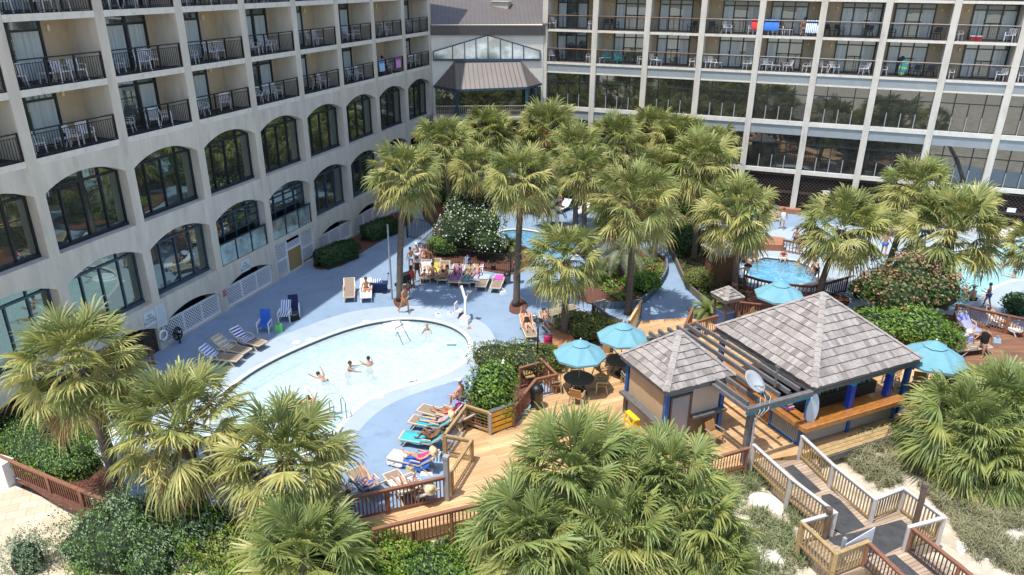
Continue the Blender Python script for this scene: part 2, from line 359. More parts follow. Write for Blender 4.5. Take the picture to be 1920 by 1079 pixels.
# pool steps
t = thing('pool_steps', 'round white steps with a rail at the far end of the kidney pool', 'pool steps', (*A(742, 612), -.9), world=True)
c = A(745, 607)
for k, (r, zt) in enumerate([(1.5, -.33), (1.15, -.22), (.85, -.14), (.5, -.06)]):
    m = MB(); pl = [(c[0]+r*cos(a*pi/8)*1.0, c[1]+r*sin(a*pi/8)*.9) for a in range(16)]
    m.prism(pl, -.93, zt); m.build('step', plasterw, t)
m = MB()
q = at(745, 600, .0)
for dx in (0,):
    m.tube([at(742, 640, -.3), at(742, 616, .1)+Vector((0, 0, .0)), at(742, 616, .95), at(748, 613, .95)+Vector((.1, .3, 0)), at(748, 600, 0)], .03, 6)
m.build('handrail', mat('steel', (.5, .5, .52), .25, .1, 4, metal=.9), t)
# pale depth markers round the pool
for k, (px, py) in enumerate([(555, 642), (583, 637), (686, 604), (708, 744), (773, 711), (845, 643)]):
    p = at(px, py, .02); m = MB(); a = .35; w, d = (.25, .14) if k % 2 else (.17, .17)
    m.prism([(p.x+x*cos(a)-y*sin(a), p.y+x*sin(a)+y*cos(a)) for x, y in ((-w, -d), (w, -d), (w, d), (-w, d))], .004, .016)
    tag(m.build('depth_marker', whitep), 'white depth marker in the pool rim, %s' % ['nearest the striped loungers', 'just right of the nearest one to the loungers', 'left of the pool steps', 'by the ladder', 'on the near right curve of the rim', 'by the pool lift'][k], 'marker', 'depth markers round the pool')
# -- timber decks
wood_poly = [A(*p, .15) for p in [(1196, 603), (1290, 596), (1345, 610), (1400, 590), (1470, 585), (1560, 590), (1700, 650), (1790, 690), (1790, 735), (1700, 775), (1512, 850), (1412, 868), (1290, 893), (1100, 930), (935, 960), (700, 1014), (560, 1035), (545, 1010), (600, 992), (838, 935), (842, 900), (835, 860), (876, 800), (920, 815), (965, 800), (1005, 752), (1046, 735), (1012, 710), (1040, 690), (1090, 665), (1150, 660), (1175, 640)]]
mb = MB(); mb.prism(wood_poly, -.45, .15); wd = mb.build('wood_deck', plank); wd['kind'] = 'structure'
brown_poly = [A(*p, .2) for p in [(1735, 625), (1800, 598), (1870, 612), (1990, 640), (1990, 720), (1850, 735), (1800, 728), (1760, 700), (1720, 665)]]
mb = MB(); mb.prism(brown_poly, -.5, .2); b_ = mb.build('brown_deck', plankb); b_['kind'] = 'structure'
bw_l = [A(*p, .154) for p in [(1412, 866), (1475, 930), (1560, 1000), (1545, 1003), (1503, 1020), (1565, 1085), (1640, 1060), (1700, 1140), (1850, 1140), (1775, 1060), (1705, 1033), (1765, 1012), (1690, 953), (1634, 978), (1552, 915), (1532, 862)]]
mb = MB(); mb.prism(bw_l, -.35, .154); b_ = mb.build('boardwalk', plankw); b_['kind'] = 'structure'
mats_l = [[(1470, 878), (1487, 872), (1540, 921), (1524, 927)], [(1540, 930), (1556, 926), (1575, 938), (1622, 988), (1580, 1003), (1545, 985)], [(1548, 1008), (1600, 1000), (1690, 975), (1705, 987), (1700, 1020), (1655, 1042), (1565, 1022)], [(1655, 1046), (1678, 1040), (1760, 1110), (1720, 1120)]]
rub = mat('rubber_mat', (.05, .052, .054), .85, .35, 3, .3, 18)
for k, q in enumerate(mats_l):
    m = MB(); m.prism([A(*p, .17) for p in q], .156, .172)
    tag(m.build('rubber_mat', rub), 'dark rubber mat on the boardwalk, ' + ['long narrow one at the top by the bar', 'by the dark post halfway down', 'widest one on the landing', 'lowest one between the brown rails'][k], 'mat', 'mats on the boardwalk')
# -- paving bottom left, planting beds
pav = sheet('paving', [[(-6, -4.2), (-1.6, -4.25), A(0, 862, .75), A(88, 898, .75), A(215, 952, .75), A(420, 1060, -.3), A(440, 1180, -.3), A(400, 1350, -.3), (8, -22), (-6, -22)]], -.30, paver)
def bed(name, px, z=.06, m=mulch, edge=None, lab=None):
    b = MB(); b.prism(smoothpoly([A(*p) for p in px], 3), -.02, z); o = b.build(name, m); o['kind'] = 'structure'; return o
bed('mulch_bed', [(592, 505), (640, 500), (672, 478), (720, 450), (768, 420), (775, 405), (740, 400), (690, 432), (600, 478)])
bed('mulch_bed', [(790, 478), (870, 500), (957, 516), (990, 500), (1000, 470), (930, 445), (900, 400), (880, 380), (850, 360), (820, 350), (790, 400), (815, 430), (800, 455)], .05)
bed('mulch_bed', [(1085, 560), (1150, 580), (1190, 572), (1225, 550), (1248, 515), (1245, 485), (1205, 470), (1150, 480), (1100, 510)], .10)
bed('mulch_bed', [(1255, 470), (1270, 505), (1290, 545), (1325, 575), (1350, 605), (1420, 600), (1560, 585), (1590, 560), (1500, 550), (1400, 540), (1385, 500), (1390, 460), (1300, 440), (1240, 440)], .10)
bed('mulch_bed', [(960, 565), (975, 560), (990, 575), (975, 590), (955, 585)], .04)
bed('mulch_bed', [(925, 360), (1000, 350), (1120, 330), (1300, 300), (1390, 380), (1260, 440), (1240, 450), (1120, 395), (1000, 385)], .03)
bed('mulch_bed', [(870, 810), (925, 812), (960, 790), (1000, 740), (1010, 690), (1060, 665), (1160, 650), (1180, 620), (1165, 600), (1110, 590), (1070, 640), (1010, 645), (920, 665), (880, 745)], .05)
bed('mulch_bed', [(1600, 600), (1690, 640), (1790, 640), (1800, 600), (1760, 590), (1620, 575)], .05)
bed('mulch_bed', [(0, 862), (0, 800), (180, 800), (225, 930), (330, 960), (480, 1000), (560, 990), (590, 1000), (560, 1040), (420, 1025), (205, 985), (80, 930)], .03)
bed('mulch_bed', [(738, 562), (760, 560), (765, 572), (745, 578)], .03)
# ================= HOTEL, LEFT WING
P = 4.663; SL = [10.55, 13.21, 15.96, 18.71, 21.4]
wing = thing('hotel_wing', 'long hotel wing in the shade with arched windows under rows of railed balconies', 'building', (-6, 14, 0), world=True)
c0, c1 = -1, 8
yA, yB = c0*P, c1*P+.25
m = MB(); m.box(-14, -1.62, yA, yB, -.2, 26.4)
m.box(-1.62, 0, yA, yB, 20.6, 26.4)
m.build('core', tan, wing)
m = MB()
for c in range(c0, c1+1):
    y = c*P; m.box(-1.62, .012, y-.25, y+.25, -.2, 20.6)
m.build('columns', stucco, wing)
def arc(y0, y1, zs, rise, n=14):
    cy = (y0+y1)/2; hw = (y1-y0)/2; R = (hw*hw+rise*rise)/(2*rise)
    return [(cy-hw+2*hw*i/n, zs+rise-R+sqrt(max(0, R*R-(-hw+2*hw*i/n)**2))) for i in range(n+1)]
ROWS = [(6.62, 9.22, .56, 10.42), (2.6, 5.2, .56, 6.62), (0.0, 1.22, .52, 2.6)]
m = MB(); D = -.6
for c in range(c0, c1):
    y0, y1 = c*P+.25, c*P+P-.25
    for r, (z0, zs, rise, zt) in enumerate(ROWS):
        if r == 2 and c == 3:
            m.box(D, 0, y0, y1, 2.32, zt); continue
        pts = arc(y0, y1, zs, rise)
        for (a, za), (b, zb) in zip(pts, pts[1:]):
            m.face((0, a, za), (0, b, zb), (0, b, zt), (0, a, zt)); m.face((0, a, za), (D, a, za), (D, b, zb), (0, b, zb))
        if r < 2: m.box(D, -.004, y0+.001, y1-.001, z0-.10, z0-.002)
m.build('wall', stucco, wing)
m = MB()
for z in SL[1:]: m.box(-1.62, 0, yA, yB, z-.15, z+.12)
m.box(-1.62, 0, yA, yB, 10.42, 10.67)
m.build('floor_slab', slabm, wing)
m = MB()
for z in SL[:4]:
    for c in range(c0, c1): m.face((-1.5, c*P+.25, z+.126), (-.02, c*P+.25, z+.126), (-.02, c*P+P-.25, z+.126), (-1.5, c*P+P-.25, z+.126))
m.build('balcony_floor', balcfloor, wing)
m = MB(); m.box(-1.2, -1.1, yA, yB, -.2, 2.6); m.build('undercroft_shade', voidm, wing)  # near-black panel stands in for the unlit void under the arches
m = MB()
for c in range(c0, c1):
    if c > 0: m.box(-.5, -.06, c*P+.25, c*P+P-.25, -.1, .12)
m.build('kerb', stucco, wing)
# arched windows
def arch_window(c, r):
    z0, zs, rise, zt = ROWS[r]; y0, y1 = c*P+.25, c*P+P-.25; X = -.56
    fr = MB(); w = .055; dx = .09
    bal = (r == 1 and c in (2, 3))
    pts = arc(y0, y1, zs, rise)
    fr.box(X-.04, X+dx+.04, y0, y1, z0, z0+.16)
    for y in (y0+.03, y1-.03): fr.box(X, X+dx, y-.04, y+.04, z0+.16, zs)
    for (a, za), (b, zb) in zip(pts, pts[1:]): fr.beam((X+dx/2, a, za-.04), (X+dx/2, b, zb-.04), dx, .08, Vector((1, 0, 0)))
    fr.box(X, X+dx+.01, y0, y1, zs-.05, zs+.05)
    nm = [1, 2, 3] if r == 0 else [1, 2, 3]
    for k in nm:
        y = y0+(y1-y0)*k/4; zz = [z for a, z in pts if abs(a-y) < .35]
        top = (sum(zz)/len(zz)) if k != 2 or r == 0 and False else zs
        fr.box(X-.002, X+dx+.012, y-w/2-.01, y+w/2+.01, z0+.16, top-.03)
    if bal:
        for z in (z0+1.5, z0+1.95, z0+2.35): fr.box(X, X+dx+.014, y0, y1, z-.025, z+.025)
    o = fr.build('window', bluefr if r else darkfr, wing)
    g = MB(); i = g.vs([(X+.03, y0, z0)]+[(X+.03, a, z) for a, z in pts]+[(X+.03, y1, z0)])
    g.f.append(tuple(range(i, len(g.v)))[::-1]); g.mi.append(0)
    pn = g.build('pane', glass_d, o, off=Vector(wing['_o']))
    if bal:
        g = MB(); g.box(-.12, -.09, y0+.05, y1-.03, z0+.02, z0+1.2)
        gl = g.build('glass_rail', glass_rail, wing)
        f2 = MB()
        for k in range(4): y = y0+.08+(y1-y0-.16)*k/3; f2.box(-.14, -.06, y-.04, y+.04, z0, z0+1.25)
        f2.box(-.145, -.055, y0, y1, z0+1.2, z0+1.27); f2.build('rail_frame', darkfr, gl, off=Vector(wing['_o']))
for c in range(-1, c1):
    for r in (0, 1): arch_window(c, r)
# balconies
lampm = mat('lamp_glass', (.75, .65, .45), .3, .1, 4)
def railing_panel(y0, y1, z, X=-.05):
    m = MB(); m.box(X-.03, X+.03, y0, y1, z+1.07, z+1.12); m.box(X-.018, X+.018, y0, y1, z+.93, z+.955); m.box(X-.018, X+.018, y0, y1, z+.08, z+.11)
    n = int((y1-y0)/.12)
    for k in range(1, n): y = y0+(y1-y0)*k/n; m.box(X-.009, X+.009, y-.009, y+.009, z+.11, z+.93)
    for k in range(4): y = y0+.03+(y1-y0-.06)*k/3; m.box(X-.032, X+.032, y-.032, y+.032, z, z+1.075)
    return m
for li, z in enumerate(SL[:4]):
    zf = z+.126; zc = SL[li+1]-.16
    for c in range(-1, c1):
        y0, y1 = c*P+.25, c*P+P-.25
        railing_panel(y0, y1, zf).build('balcony_railing', blackm, wing)
        even = c % 2 == 0
        d0, d1 = (y0+.02, y0+2.75) if even else (y0+.1, y1-.40)
        X = -1.62; fr = MB()
        dz = zc-.03
        for y in (d0, d1): fr.box(X, X+.10, y-.05, y+.05, zf, dz)
        fr.box(X+.001, X+.101, d0, d1, dz-.06, dz); fr.box(X+.001, X+.101, d0, d1, dz-.45, dz-.36)
        splits = [(.30, .36), (.64, .70)] if not even else [(.42, .50)]
        for a, b in splits: ya = d0+(d1-d0)*(a+b)/2; fr.box(X+.002, X+.11, ya-.06, ya+.06, zf, dz)
        dr = fr.build('sliding_door', darkfr, wing)
        g = MB(); g.box(X+.004, X+.04, d0, d1, zf, dz); g.build('pane', glass_s, dr, off=Vector(wing['_o']))
        r2 = random.Random(c*7+li*3); segs = [(.52, .97)] if even else [(.38, .63), (.72, .97)]
        if even and r2.random() < .4: segs.append((.03, .2))
        if not even and r2.random() < .45: segs = segs[1:]+[(.02, .28)]
        g = MB()
        for a, b in segs: g.box(X+.042, X+.052, d0+(d1-d0)*a, d0+(d1-d0)*b, zf+.08, dz-.46)
        g.build('curtain', curtain, dr, off=Vector(wing['_o']))
        if even:
            g = MB(); ly = d1+.38; g.box(X, X+.12, ly-.06, ly+.06, zf+1.95, zf+2.2); g.build('wall_lamp', lampm, wing)
# lattice panels under the arches
def lattice(mb_, P0, P1, z0, z1, s=.11, w=.028, tk=.02):
    P0, P1 = Vector(P0), Vector(P1); L = (P1-P0).length; d = (P1-P0)/L; H = z1-z0; nrm = Vector((-d.y, d.x, 0))
    s2 = s*1.414
    for sg in (1, -1):
        k = -H if sg == 1 else 0; k = -math.ceil(H/s2)*s2 if sg == 1 else 0
        while k < (L if sg == 1 else L+H):
            if sg == 1: a, b = max(k, 0), min(k+H, L); za, zb = a-k, b-k
            else: a, b = max(k-H, 0), min(k, L); za, zb = k-a, k-b
            if b-a > .02: 
                A_ = P0+d*a+Vector((0, 0, z0+za))+nrm*(sg*tk*.5); B_ = P0+d*b+Vector((0, 0, z0+zb))+nrm*(sg*tk*.5); mb_.beam(A_, B_, tk, w, Vector((0, 0, 1)))
            k += s2
for c in range(1, 8):
    if c == 3: continue
    y0, y1 = c*P+.27, c*P+P-.27
    o = None; f = MB()
    for k in range(4): y = y0+.04+(y1-y0-.08)*k/3; f.box(-.20, -.12, y-.045, y+.045, .12, 1.3)
    f.box(-.198, -.122, y0, y1, .12, .2); f.box(-.198, -.122, y0, y1, 1.22, 1.3)
    o = f.build('lattice_frame', whitepl, wing)
    l_ = MB(); lattice(l_, (-.16, y0, 0), (-.16, y1, 0), .18, 1.25, .13, .045); l_.build('lattice', whitepl, o, off=Vector(wing['_o']))
brownlat = mat('brown_lattice', (.062, .040, .030), .8, .2, 4)
for c in (-1, 0):
    y0, y1 = c*P+.27, c*P+P-.27; f = MB()
    f.box(-.2, -.1, y0, y1, 1.22, 1.32); f.box(-.2, -.1, y0, y1, -.1, .05); f.box(-.197, -.103, y0, y0+.1, 0, 1.3); f.box(-.197, -.103, (y0+y1)/2-.05, (y0+y1)/2+.05, 0, 1.3)
    o = f.build('lattice_frame', brownlat, wing); l_ = MB(); lattice(l_, (-.16, y0, 0), (-.16, y1, 0), 0, 1.25, .13, .04); l_.build('lattice', brownlat, o, off=Vector(wing['_o']))
# door bay
y0, y1 = 3*P+.25, 4*P-.25; f = MB()
for y in (y0+.05, y0+1.25, y0+2.75, y1-.05): f.box(-.2, -.1, y-.05, y+.05, 0, 2.32)
f.box(-.198, -.102, y0, y1, 2.22, 2.32); f.box(-.197, -.103, y0, y0+1.25, 1.1, 1.2); f.box(-.197, -.103, y0+2.75, y1, 1.1, 1.2); f.box(-.197, -.103, y0+1.25, y0+2.75, 1.5, 1.6)
o = f.build('lattice_frame', whitepl, wing); l_ = MB()
lattice(l_, (-.15, y0, 0), (-.15, y0+1.25, 0), .1, 2.25, .13, .045); lattice(l_, (-.15, y0+2.75, 0), (-.15, y1, 0), .3, 2.25, .13, .045); lattice(l_, (-.15, y0+1.25, 0), (-.15, y0+2.75, 0), 1.55, 2.0, .13, .045)
l_.build('lattice', whitepl, o, off=Vector(wing['_o']))
f = MB(); f.box(-.19, -.11, y0+1.32, y0+2.68, .06, 1.5); f.build('gate', mat('bamboo', (.33, .23, .09), .8, .25, 8, stretch=(1, 9, .3)), wing)

# ================= HOTEL, RIGHT BLOCK
RA = -0.0322; SP = 4.2768
RX = Vector((cos(RA), sin(RA), 0)); RN = Vector((sin(RA), -cos(RA), 0))     # along, outward
RO = Vector((8.7108, 41.2544, 0))
block = thing('hotel_block', 'sunlit hotel block with pale columns, balconies and dark glass bays', 'building', (RO.x+20, RO.y, 0), world=True)
def rb(mb_, a0, a1, o0, o1, z0, z1):      # box in block coordinates: along in bays, out in metres
    pts = [RO+RX*(a*SP)+RN*o for a, o in ((a0, o0), (a1, o0), (a1, o1), (a0, o1))]
    mb_.hexa([p+Vector((0, 0, z0)) for p in pts], [p+Vector((0, 0, z1)) for p in pts])
TL = [13.46, 10.86, 7.13, 3.34]; UP = [13.46, 16.1, 18.8]
n0, n1 = 0, 12
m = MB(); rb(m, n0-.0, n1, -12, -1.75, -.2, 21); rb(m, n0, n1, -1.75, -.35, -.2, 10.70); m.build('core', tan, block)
m = MB()
for c in range(n0, n1+1): w = .052; rb(m, c-w, c+w, -1.75, 0, -.2, 21)
m.build('columns', stucco_lt, block)
m = MB()
for z in [10.86]+UP: rb(m, n0, n1, -1.75, -.06, z-.14, z+.05)
rb(m, n0, n1, -.35, -.04, 6.95, 7.28); rb(m, n0, n1, -.35, -.04, 3.18, 3.50); rb(m, n0, n1, -.34, -.10, 10.0, 10.12)
m.build('floor_slab', slabm, block)
m = MB(); rb(m, n0, n1, -.34, -.12, 10.12, 10.73); rb(m, n0, n1, -.34, -.12, 6.22, 6.95); m.build('spandrel', spandrel, block)
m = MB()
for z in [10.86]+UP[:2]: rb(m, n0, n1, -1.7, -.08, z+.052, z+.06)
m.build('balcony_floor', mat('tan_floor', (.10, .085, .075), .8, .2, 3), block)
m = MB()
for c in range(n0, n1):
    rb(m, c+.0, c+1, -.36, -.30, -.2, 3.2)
m.build('undercroft_shade', voidm, block)  # near-black panels painted as the darkness behind the block's lattice
railtop = mat('pale_handrail', (.55, .45, .36), .5, .2, 3); railtopw = mat('wooden_handrail', (.42, .22, .10), .5, .2, 3)
greymet = mat('bronze_metal', (.035, .03, .026), .5, .2, 5)
for c in range(n0, n1-1):
    for (z0, z1) in ((7.28, 10.0), (3.5, 6.22)):
        fr = MB(); X0, X1 = -.33, -.22
        zt = z0+(z1-z0)*.73
        for k in (1, 3): rb(fr, c+.052+k*.224-.007, c+.052+k*.224+.007, X0, X1, z0, z1)
        rb(fr, c+.052+2*.224-.006, c+.052+2*.224+.006, X0, X1-.002, z0, zt)
        rb(fr, c+.04, c+.96, X0, X1+.002, zt-.03, zt+.03); rb(fr, c+.04, c+.96, X0, X1+.02, z0, z0+.05)
        w = fr.build('window', darkfr, block)
        g = MB(); rb(g, c+.04, c+.96, -.34, -.28, z0, z1); g.build('pane', glass_r, w, off=Vector(block['_o']))
        g = MB()
        for k in (1, 2, 3): rb(g, c+.052+k*.224-.008, c+.052+k*.224+.008, X1+.02, X1+.06, z0+.0, z0+1.05)
        g.build('stanchion', mat('grey_metal', (.30, .31, .31), .5, .1, 4), w, off=Vector(block['_o']))
    f = MB(); rb(f, c+.05, c+.95, -.28, -.2, 1.55, 1.75); rb(f, c+.05, c+.95, -.28, -.2, 2.95, 3.1); rb(f, c+.05, c+.95, -.28, -.2, 0, .2)
    o = f.build('lattice_frame', brownlat, block); l_ = MB()
    p0 = RO+RX*((c+.05)*SP)+RN*(-.24); p1 = RO+RX*((c+.95)*SP)+RN*(-.24); lattice(l_, p0, p1, 0, 3.0, .2, .04); l_.build('lattice', brownlat, o, off=Vector(block['_o']))
    for li, z in enumerate([10.86]+UP[:2]):
        zf = z+.06; zc = z+2.46
        m = MB(); o_ = -.12
        rb(m, c+.05, c+.95, o_-.035, o_+.035, zf+1.0, zf+1.05); n = 34
        for k in range(1, n): a = c+.05+.9*k/n; rb(m, a-.0018, a+.0018, o_-.008, o_+.008, zf+.08, zf+.93)
        rb(m, c+.05, c+.95, o_-.012, o_+.012, zf+.06, zf+.09); rb(m, c+.05, c+.95, o_-.012, o_+.012, zf+.92, zf+.945)
        for k in range(4): a = c+.06+.88*k/3; rb(m, a-.006, a+.006, o_-.02, o_+.02, zf, zf+1.0)
        m2 = MB(); rb(m2, c+.05, c+.95, o_-.05, o_+.05, zf+1.052, zf+1.09)
        rl = m.build('balcony_railing', greymet, block); m2.build('handrail', railtopw if c < 3 else railtop, rl, off=Vector(block['_o']))
        even = c % 2 == 0; a0, a1 = (c+.14, c+.74) if even else (c+.30, c+.93)
        X = -1.75; fr = MB(); dz = zc-.02
        sp = [0, .30, .64, 1] if even else [0, .30, .66, 1]
        for s_ in sp: a = a0+(a1-a0)*s_; rb(fr, a-.012, a+.012, X, X+.10, zf, dz)
        rb(fr, a0, a1, X, X+.101, dz-.07, dz); rb(fr, a0, a1, X, X+.102, dz-.42, dz-.34)
        dr = fr.build('sliding_door', darkfr, block)
        g = MB(); rb(g, a0, a1, X, X+.04, zf, dz); g.build('pane', glass_s, dr, off=Vector(block['_o']))
        g = MB(); r2 = random.Random(c*5+li)
        segs = [(.02, .28), (.70, .98)] if r2.random() < .6 else ([(.02, .26), (.32, .6), (.75, .98)] if r2.random() < .5 else [(.02, .28)])
        for a, b in segs: rb(g, a0+(a1-a0)*a, a0+(a1-a0)*b, X+.042, X+.052, zf+.08, dz-.43)
        g.build('curtain', curtain, dr, off=Vector(block['_o']))
        la = c+.84 if even else c+.22
        g = MB(); p = RO+RX*(la*SP)+RN*(-1.68)+Vector((0, 0, zf+1.95)); g.ball(p, (.09, .09, .12), 8, 6); g.build('wall_lamp', lampm, block)

# ================= LINK BUILDING with metal roofs
KA, KB = Vector((0, 37.55, 0)), Vector((8.62, 41.2, 0)); KD = (KB-KA).normalized(); KL = (KB-KA).length; KN = Vector((KD.y, -KD.x, 0))
link = thing('link_building', 'low corner building between the wings with grey metal roofs', 'building', ((KA+KB)/2)[:], world=True)
def K(a, o, z): return KA+KD*a+KN*o+Vector((0, 0, z))
def kb(mb_, a0, a1, o0, o1, z0, z1): mb_.hexa([K(a0, o0, z0), K(a1, o0, z0), K(a1, o1, z0), K(a0, o1, z0)], [K(a0, o0, z1), K(a1, o0, z1), K(a1, o1, z1), K(a0, o1, z1)])
m = MB(); kb(m, 0, KL, -8, 0, -.2, 13.0); m.build('wall', mat('link_stucco', (.74, .70, .62), .8, .08, 1.5, .2, 25), link)
def metal_roof(mb_, quad, n, hh=.05, w=.05):   # quad: eave a, eave b, top b, top a
    a, b, c, d = [Vector(p) for p in quad]; mb_.face(a, b, c, d)
    for k in range(n+1):
        t = k/n; p, q = a.lerp(b, t), d.lerp(c, t); mb_.beam(p+Vector((0, 0, hh/2)), q+Vector((0, 0, hh/2)), w, hh)
roofm = mat('metal_roof', (.13, .112, .103), .5, .08, 1.2, metal=.15)
roofd = mat('metal_fascia', (.09, .085, .085), .45, .1, 1.2, metal=.35)
m = MB(); metal_roof(m, [K(-.6, .16, 13.8), K(KL+.6, .16, 13.9), K(KL+.6, -8.5, 17.4), K(-.6, -8.5, 17.2)], 30); m.build('roof', roofm, link)
m = MB(); kb(m, -.1, KL+.1, .05, .15, 13.0, 13.79)
for k in range(33): kb(m, k*KL/33+.05, k*KL/33+.12, .15, .18, 13.0, 13.79)
m.build('fascia', roofd, link)
m = MB(); p = K(6.0, -3.2, 15.25); m.box(p.x-.75, p.x+.75, p.y-.45, p.y+.45, p.z-.3, p.z+.25); m.box(p.x-.85, p.x+.85, p.y-.55, p.y+.55, p.z+.25, p.z+.31); m.build('roof_hatch', mat('hatch', (.55, .5, .45), .5, .1, 3), link)
m = MB(); wp = [K(.14, .03, 11.0), K(.14, .03, 11.7), K(4.7, .03, 13.0), K(9.1, .03, 11.75), K(9.1, .03, 11.05)]
i = m.vs(wp); m.f.append((0, 4, 3, 2, 1)); m.mi.append(0); 
w_ = MB(); ws = [.14, 1.75, 2.75, 3.7, 4.7, 5.75, 6.75, 7.7, 9.1]
top = lambda a: 11.7+1.3*(a-.14)/4.56 if a < 4.7 else 13.0-1.25*(a-4.7)/4.4
for a in ws: kb(w_, a-.04, a+.04, .03, .12, 11.0, top(a))
for a, b in zip(ws, ws[1:]): w_.beam(K(a, .075, top(a)), K(b, .075, top(b)), .09, .09); 
kb(w_, .1, 9.14, .03, .13, 10.96, 11.12)
tw = w_.build('gable_window', bluefr, link); m.build('pane', glass_w, tw, off=Vector(link['_o']))
# canopy
e1, e2, e3, e4 = K(.1, .05, 8.95), K(2.0, 1.9, 8.85), K(7.9, 1.9, 9.05), K(9.2, .3, 9.15); t1, t2 = K(1.9, .08, 10.9), K(7.4, .08, 10.98)
m = MB(); metal_roof(m, [e2, e3, t2, t1], 15); m.face(e1, e2, t1); m.face(e3, e4, t2)
for k in range(1, 5):
    t = k/5; m.beam(e1.lerp(e2, t)+Vector((0, 0, .03)), e1.lerp(t1, t)+Vector((0, 0, .03)), .04, .05); m.beam(e3.lerp(e4, t)+Vector((0, 0, .03)), t2.lerp(e4, t)+Vector((0, 0, .03)), .04, .05)
m.build('canopy', roofm, link)
m = MB()
for a, b in ((e1, e2), (e2, e3), (e3, e4)): m.beam(a-Vector((0, 0, .08)), b-Vector((0, 0, .08)), .16, .18)
kb(m, 1.8, 7.5, .05, .2, 10.9, 11.0)
m.build('gutter', bluefr, link)
m = MB()
for q in (e2, e3, K(8.6, 1.0, 9)): m.beam(Vector((q.x, q.y, 5.2)), Vector((q.x, q.y, 8.8)), .28, .28)
m.build('post', bluefr, link)
m = MB(); kb(m, .2, 9.2, .0, .25, 5.0, 8.85); m.build('glazing', glass_r, link)
m = MB(); kb(m, 0, 9.3, .0, 2.1, 6.40, 6.6); m.build('terrace', stucco, link)
m = MB(); kb(m, 0, 9.3, .02, 2.0, -.2, 6.39); m.build('lower_glazing', glass_r, link)
m = MB()
for a in [x*.16+.15 for x in range(57)]:
    kb(m, a-.012, a+.012, 1.98, 2.0, 6.65, 7.5)
kb(m, .1, 9.2, 1.96, 2.02, 7.5, 7.56); kb(m, .1, 9.2, 1.97, 2.01, 6.62, 6.66)
m.build('terrace_railing', mat('cream_metal', (.42, .38, .30), .5, .1, 4), link)
m = MB(); m.beam((-.1, 34.6, 5.4), (1.6, 35.6, 5.15), 2.6, .12); m.build('porch_roof', roofd, wing, off=Vector(wing['_o']))
# ================= PALMS
lf_green = mat('palm_leaf_green', (.205, .25, .075), .48, .35, 1.2, spec=.45, trans=.35)
lf_olive = mat('palm_leaf_olive', (.38, .38, .125), .48, .3, 1.2, spec=.45, trans=.35)
lf_yel = mat('palm_leaf_yellow', (.49, .44, .16), .5, .3, 1.2, spec=.4, trans=.3)
lf_dead = mat('palm_leaf_dead', (.27, .165, .07), .7, .3, 1.5, trans=.15)
lf_blue = mat('palm_leaf_bluegreen', (.22, .285, .09), .48, .3, 1.2, spec=.45, trans=.3)
lf_dgreen = mat('palmetto_leaf_dark', (.12, .18, .045), .48, .35, 1.2, spec=.45, trans=.3)
lf_silver = mat('pindo_leaf', (.22, .245, .15), .5, .2, 1.2, spec=.5, trans=.2)
PALM_M = [lf_green, lf_olive, lf_yel, lf_dead]
lf_m2 = mat('palmetto_leaf_mid', (.30, .32, .09), .48, .3, 1.2, spec=.45, trans=.3); lf_m3 = mat('palmetto_leaf_pale', (.42, .41, .14), .48, .3, 1.2, spec=.45, trans=.3)
PMETTO_M = [lf_blue, lf_m2, lf_m3, lf_dgreen]
trunkm = mat('palm_trunk', (.16, .125, .10), .9, .3, 3, .8, 14, stretch=(1, 1, 6))
def fan_leaf(mb, R, rr, o, az, el, pet, rad, n, mi, mi2, droop):
    f = Vector((cos(az)*cos(el), sin(az)*cos(el), sin(el))); side = Vector((-sin(az), cos(az), 0)); g = Vector((0, 0, -1))
    up = f.cross(side)*-1
    if up.z < 0 and el > 0: up = -up
    p = Vector(o); pts = [p]; d = f.copy()
    for k in range(3):
        d = (d+g*.12*droop).normalized(); p = p+d*pet/3; pts.append(p)
    mb.m = mi; w0 = .028*R
    for a, b in zip(pts, pts[1:]):
        i = mb.vs([a-side*w0, a+side*w0, b+side*w0*.8, b-side*w0*.8]); mb.f.append((i, i+1, i+2, i+3)); mb.mi.append(mi)
    nrm = d.cross(side).normalized()
    tw = rr.uniform(-.8, .8)
    side2 = (side*cos(tw)+nrm*sin(tw)).normalized(); nrm = d.cross(side2).normalized()
    span = radians(rr.uniform(85, 118))
    for k in range(n):
        a = -span+2*span*(k+.5)/n+rr.uniform(-.06, .06)
        fold = .28*(abs(a)/span)
        L = rad*(1-.22*(abs(a)/span)**2)*rr.uniform(.72, 1.08)
        u = (d*cos(a)+side2*sin(a)+nrm*(-fold if nrm.z > 0 else fold)*.9).normalized()
        v = (-d*sin(a)+side2*cos(a)).normalized(); t = .55 if k % 2 else -.45
        wv = (v*cos(t)+nrm*sin(t))
        dr = droop*rr.uniform(.7, 1.3)
        b = pts[-1]; p1 = b+u*L*.42+g*L*.03*dr; p2 = b+u*L*.74+g*L*.15*dr; p3 = b+u*L*.93+g*L*.42*dr
        w = span*2/n*.42*L*.60; m_ = mi if rr.random() < .8 else mi2
        i = mb.vs([b, p1-wv*w, p1+wv*w, p2+wv*w*.62, p2-wv*w*.62, p3])
        mb.f += [(i, i+1, i+2), (i+1, i+4, i+3, i+2), (i+4, i+5, i+3)]; mb.mi += [m_]*3
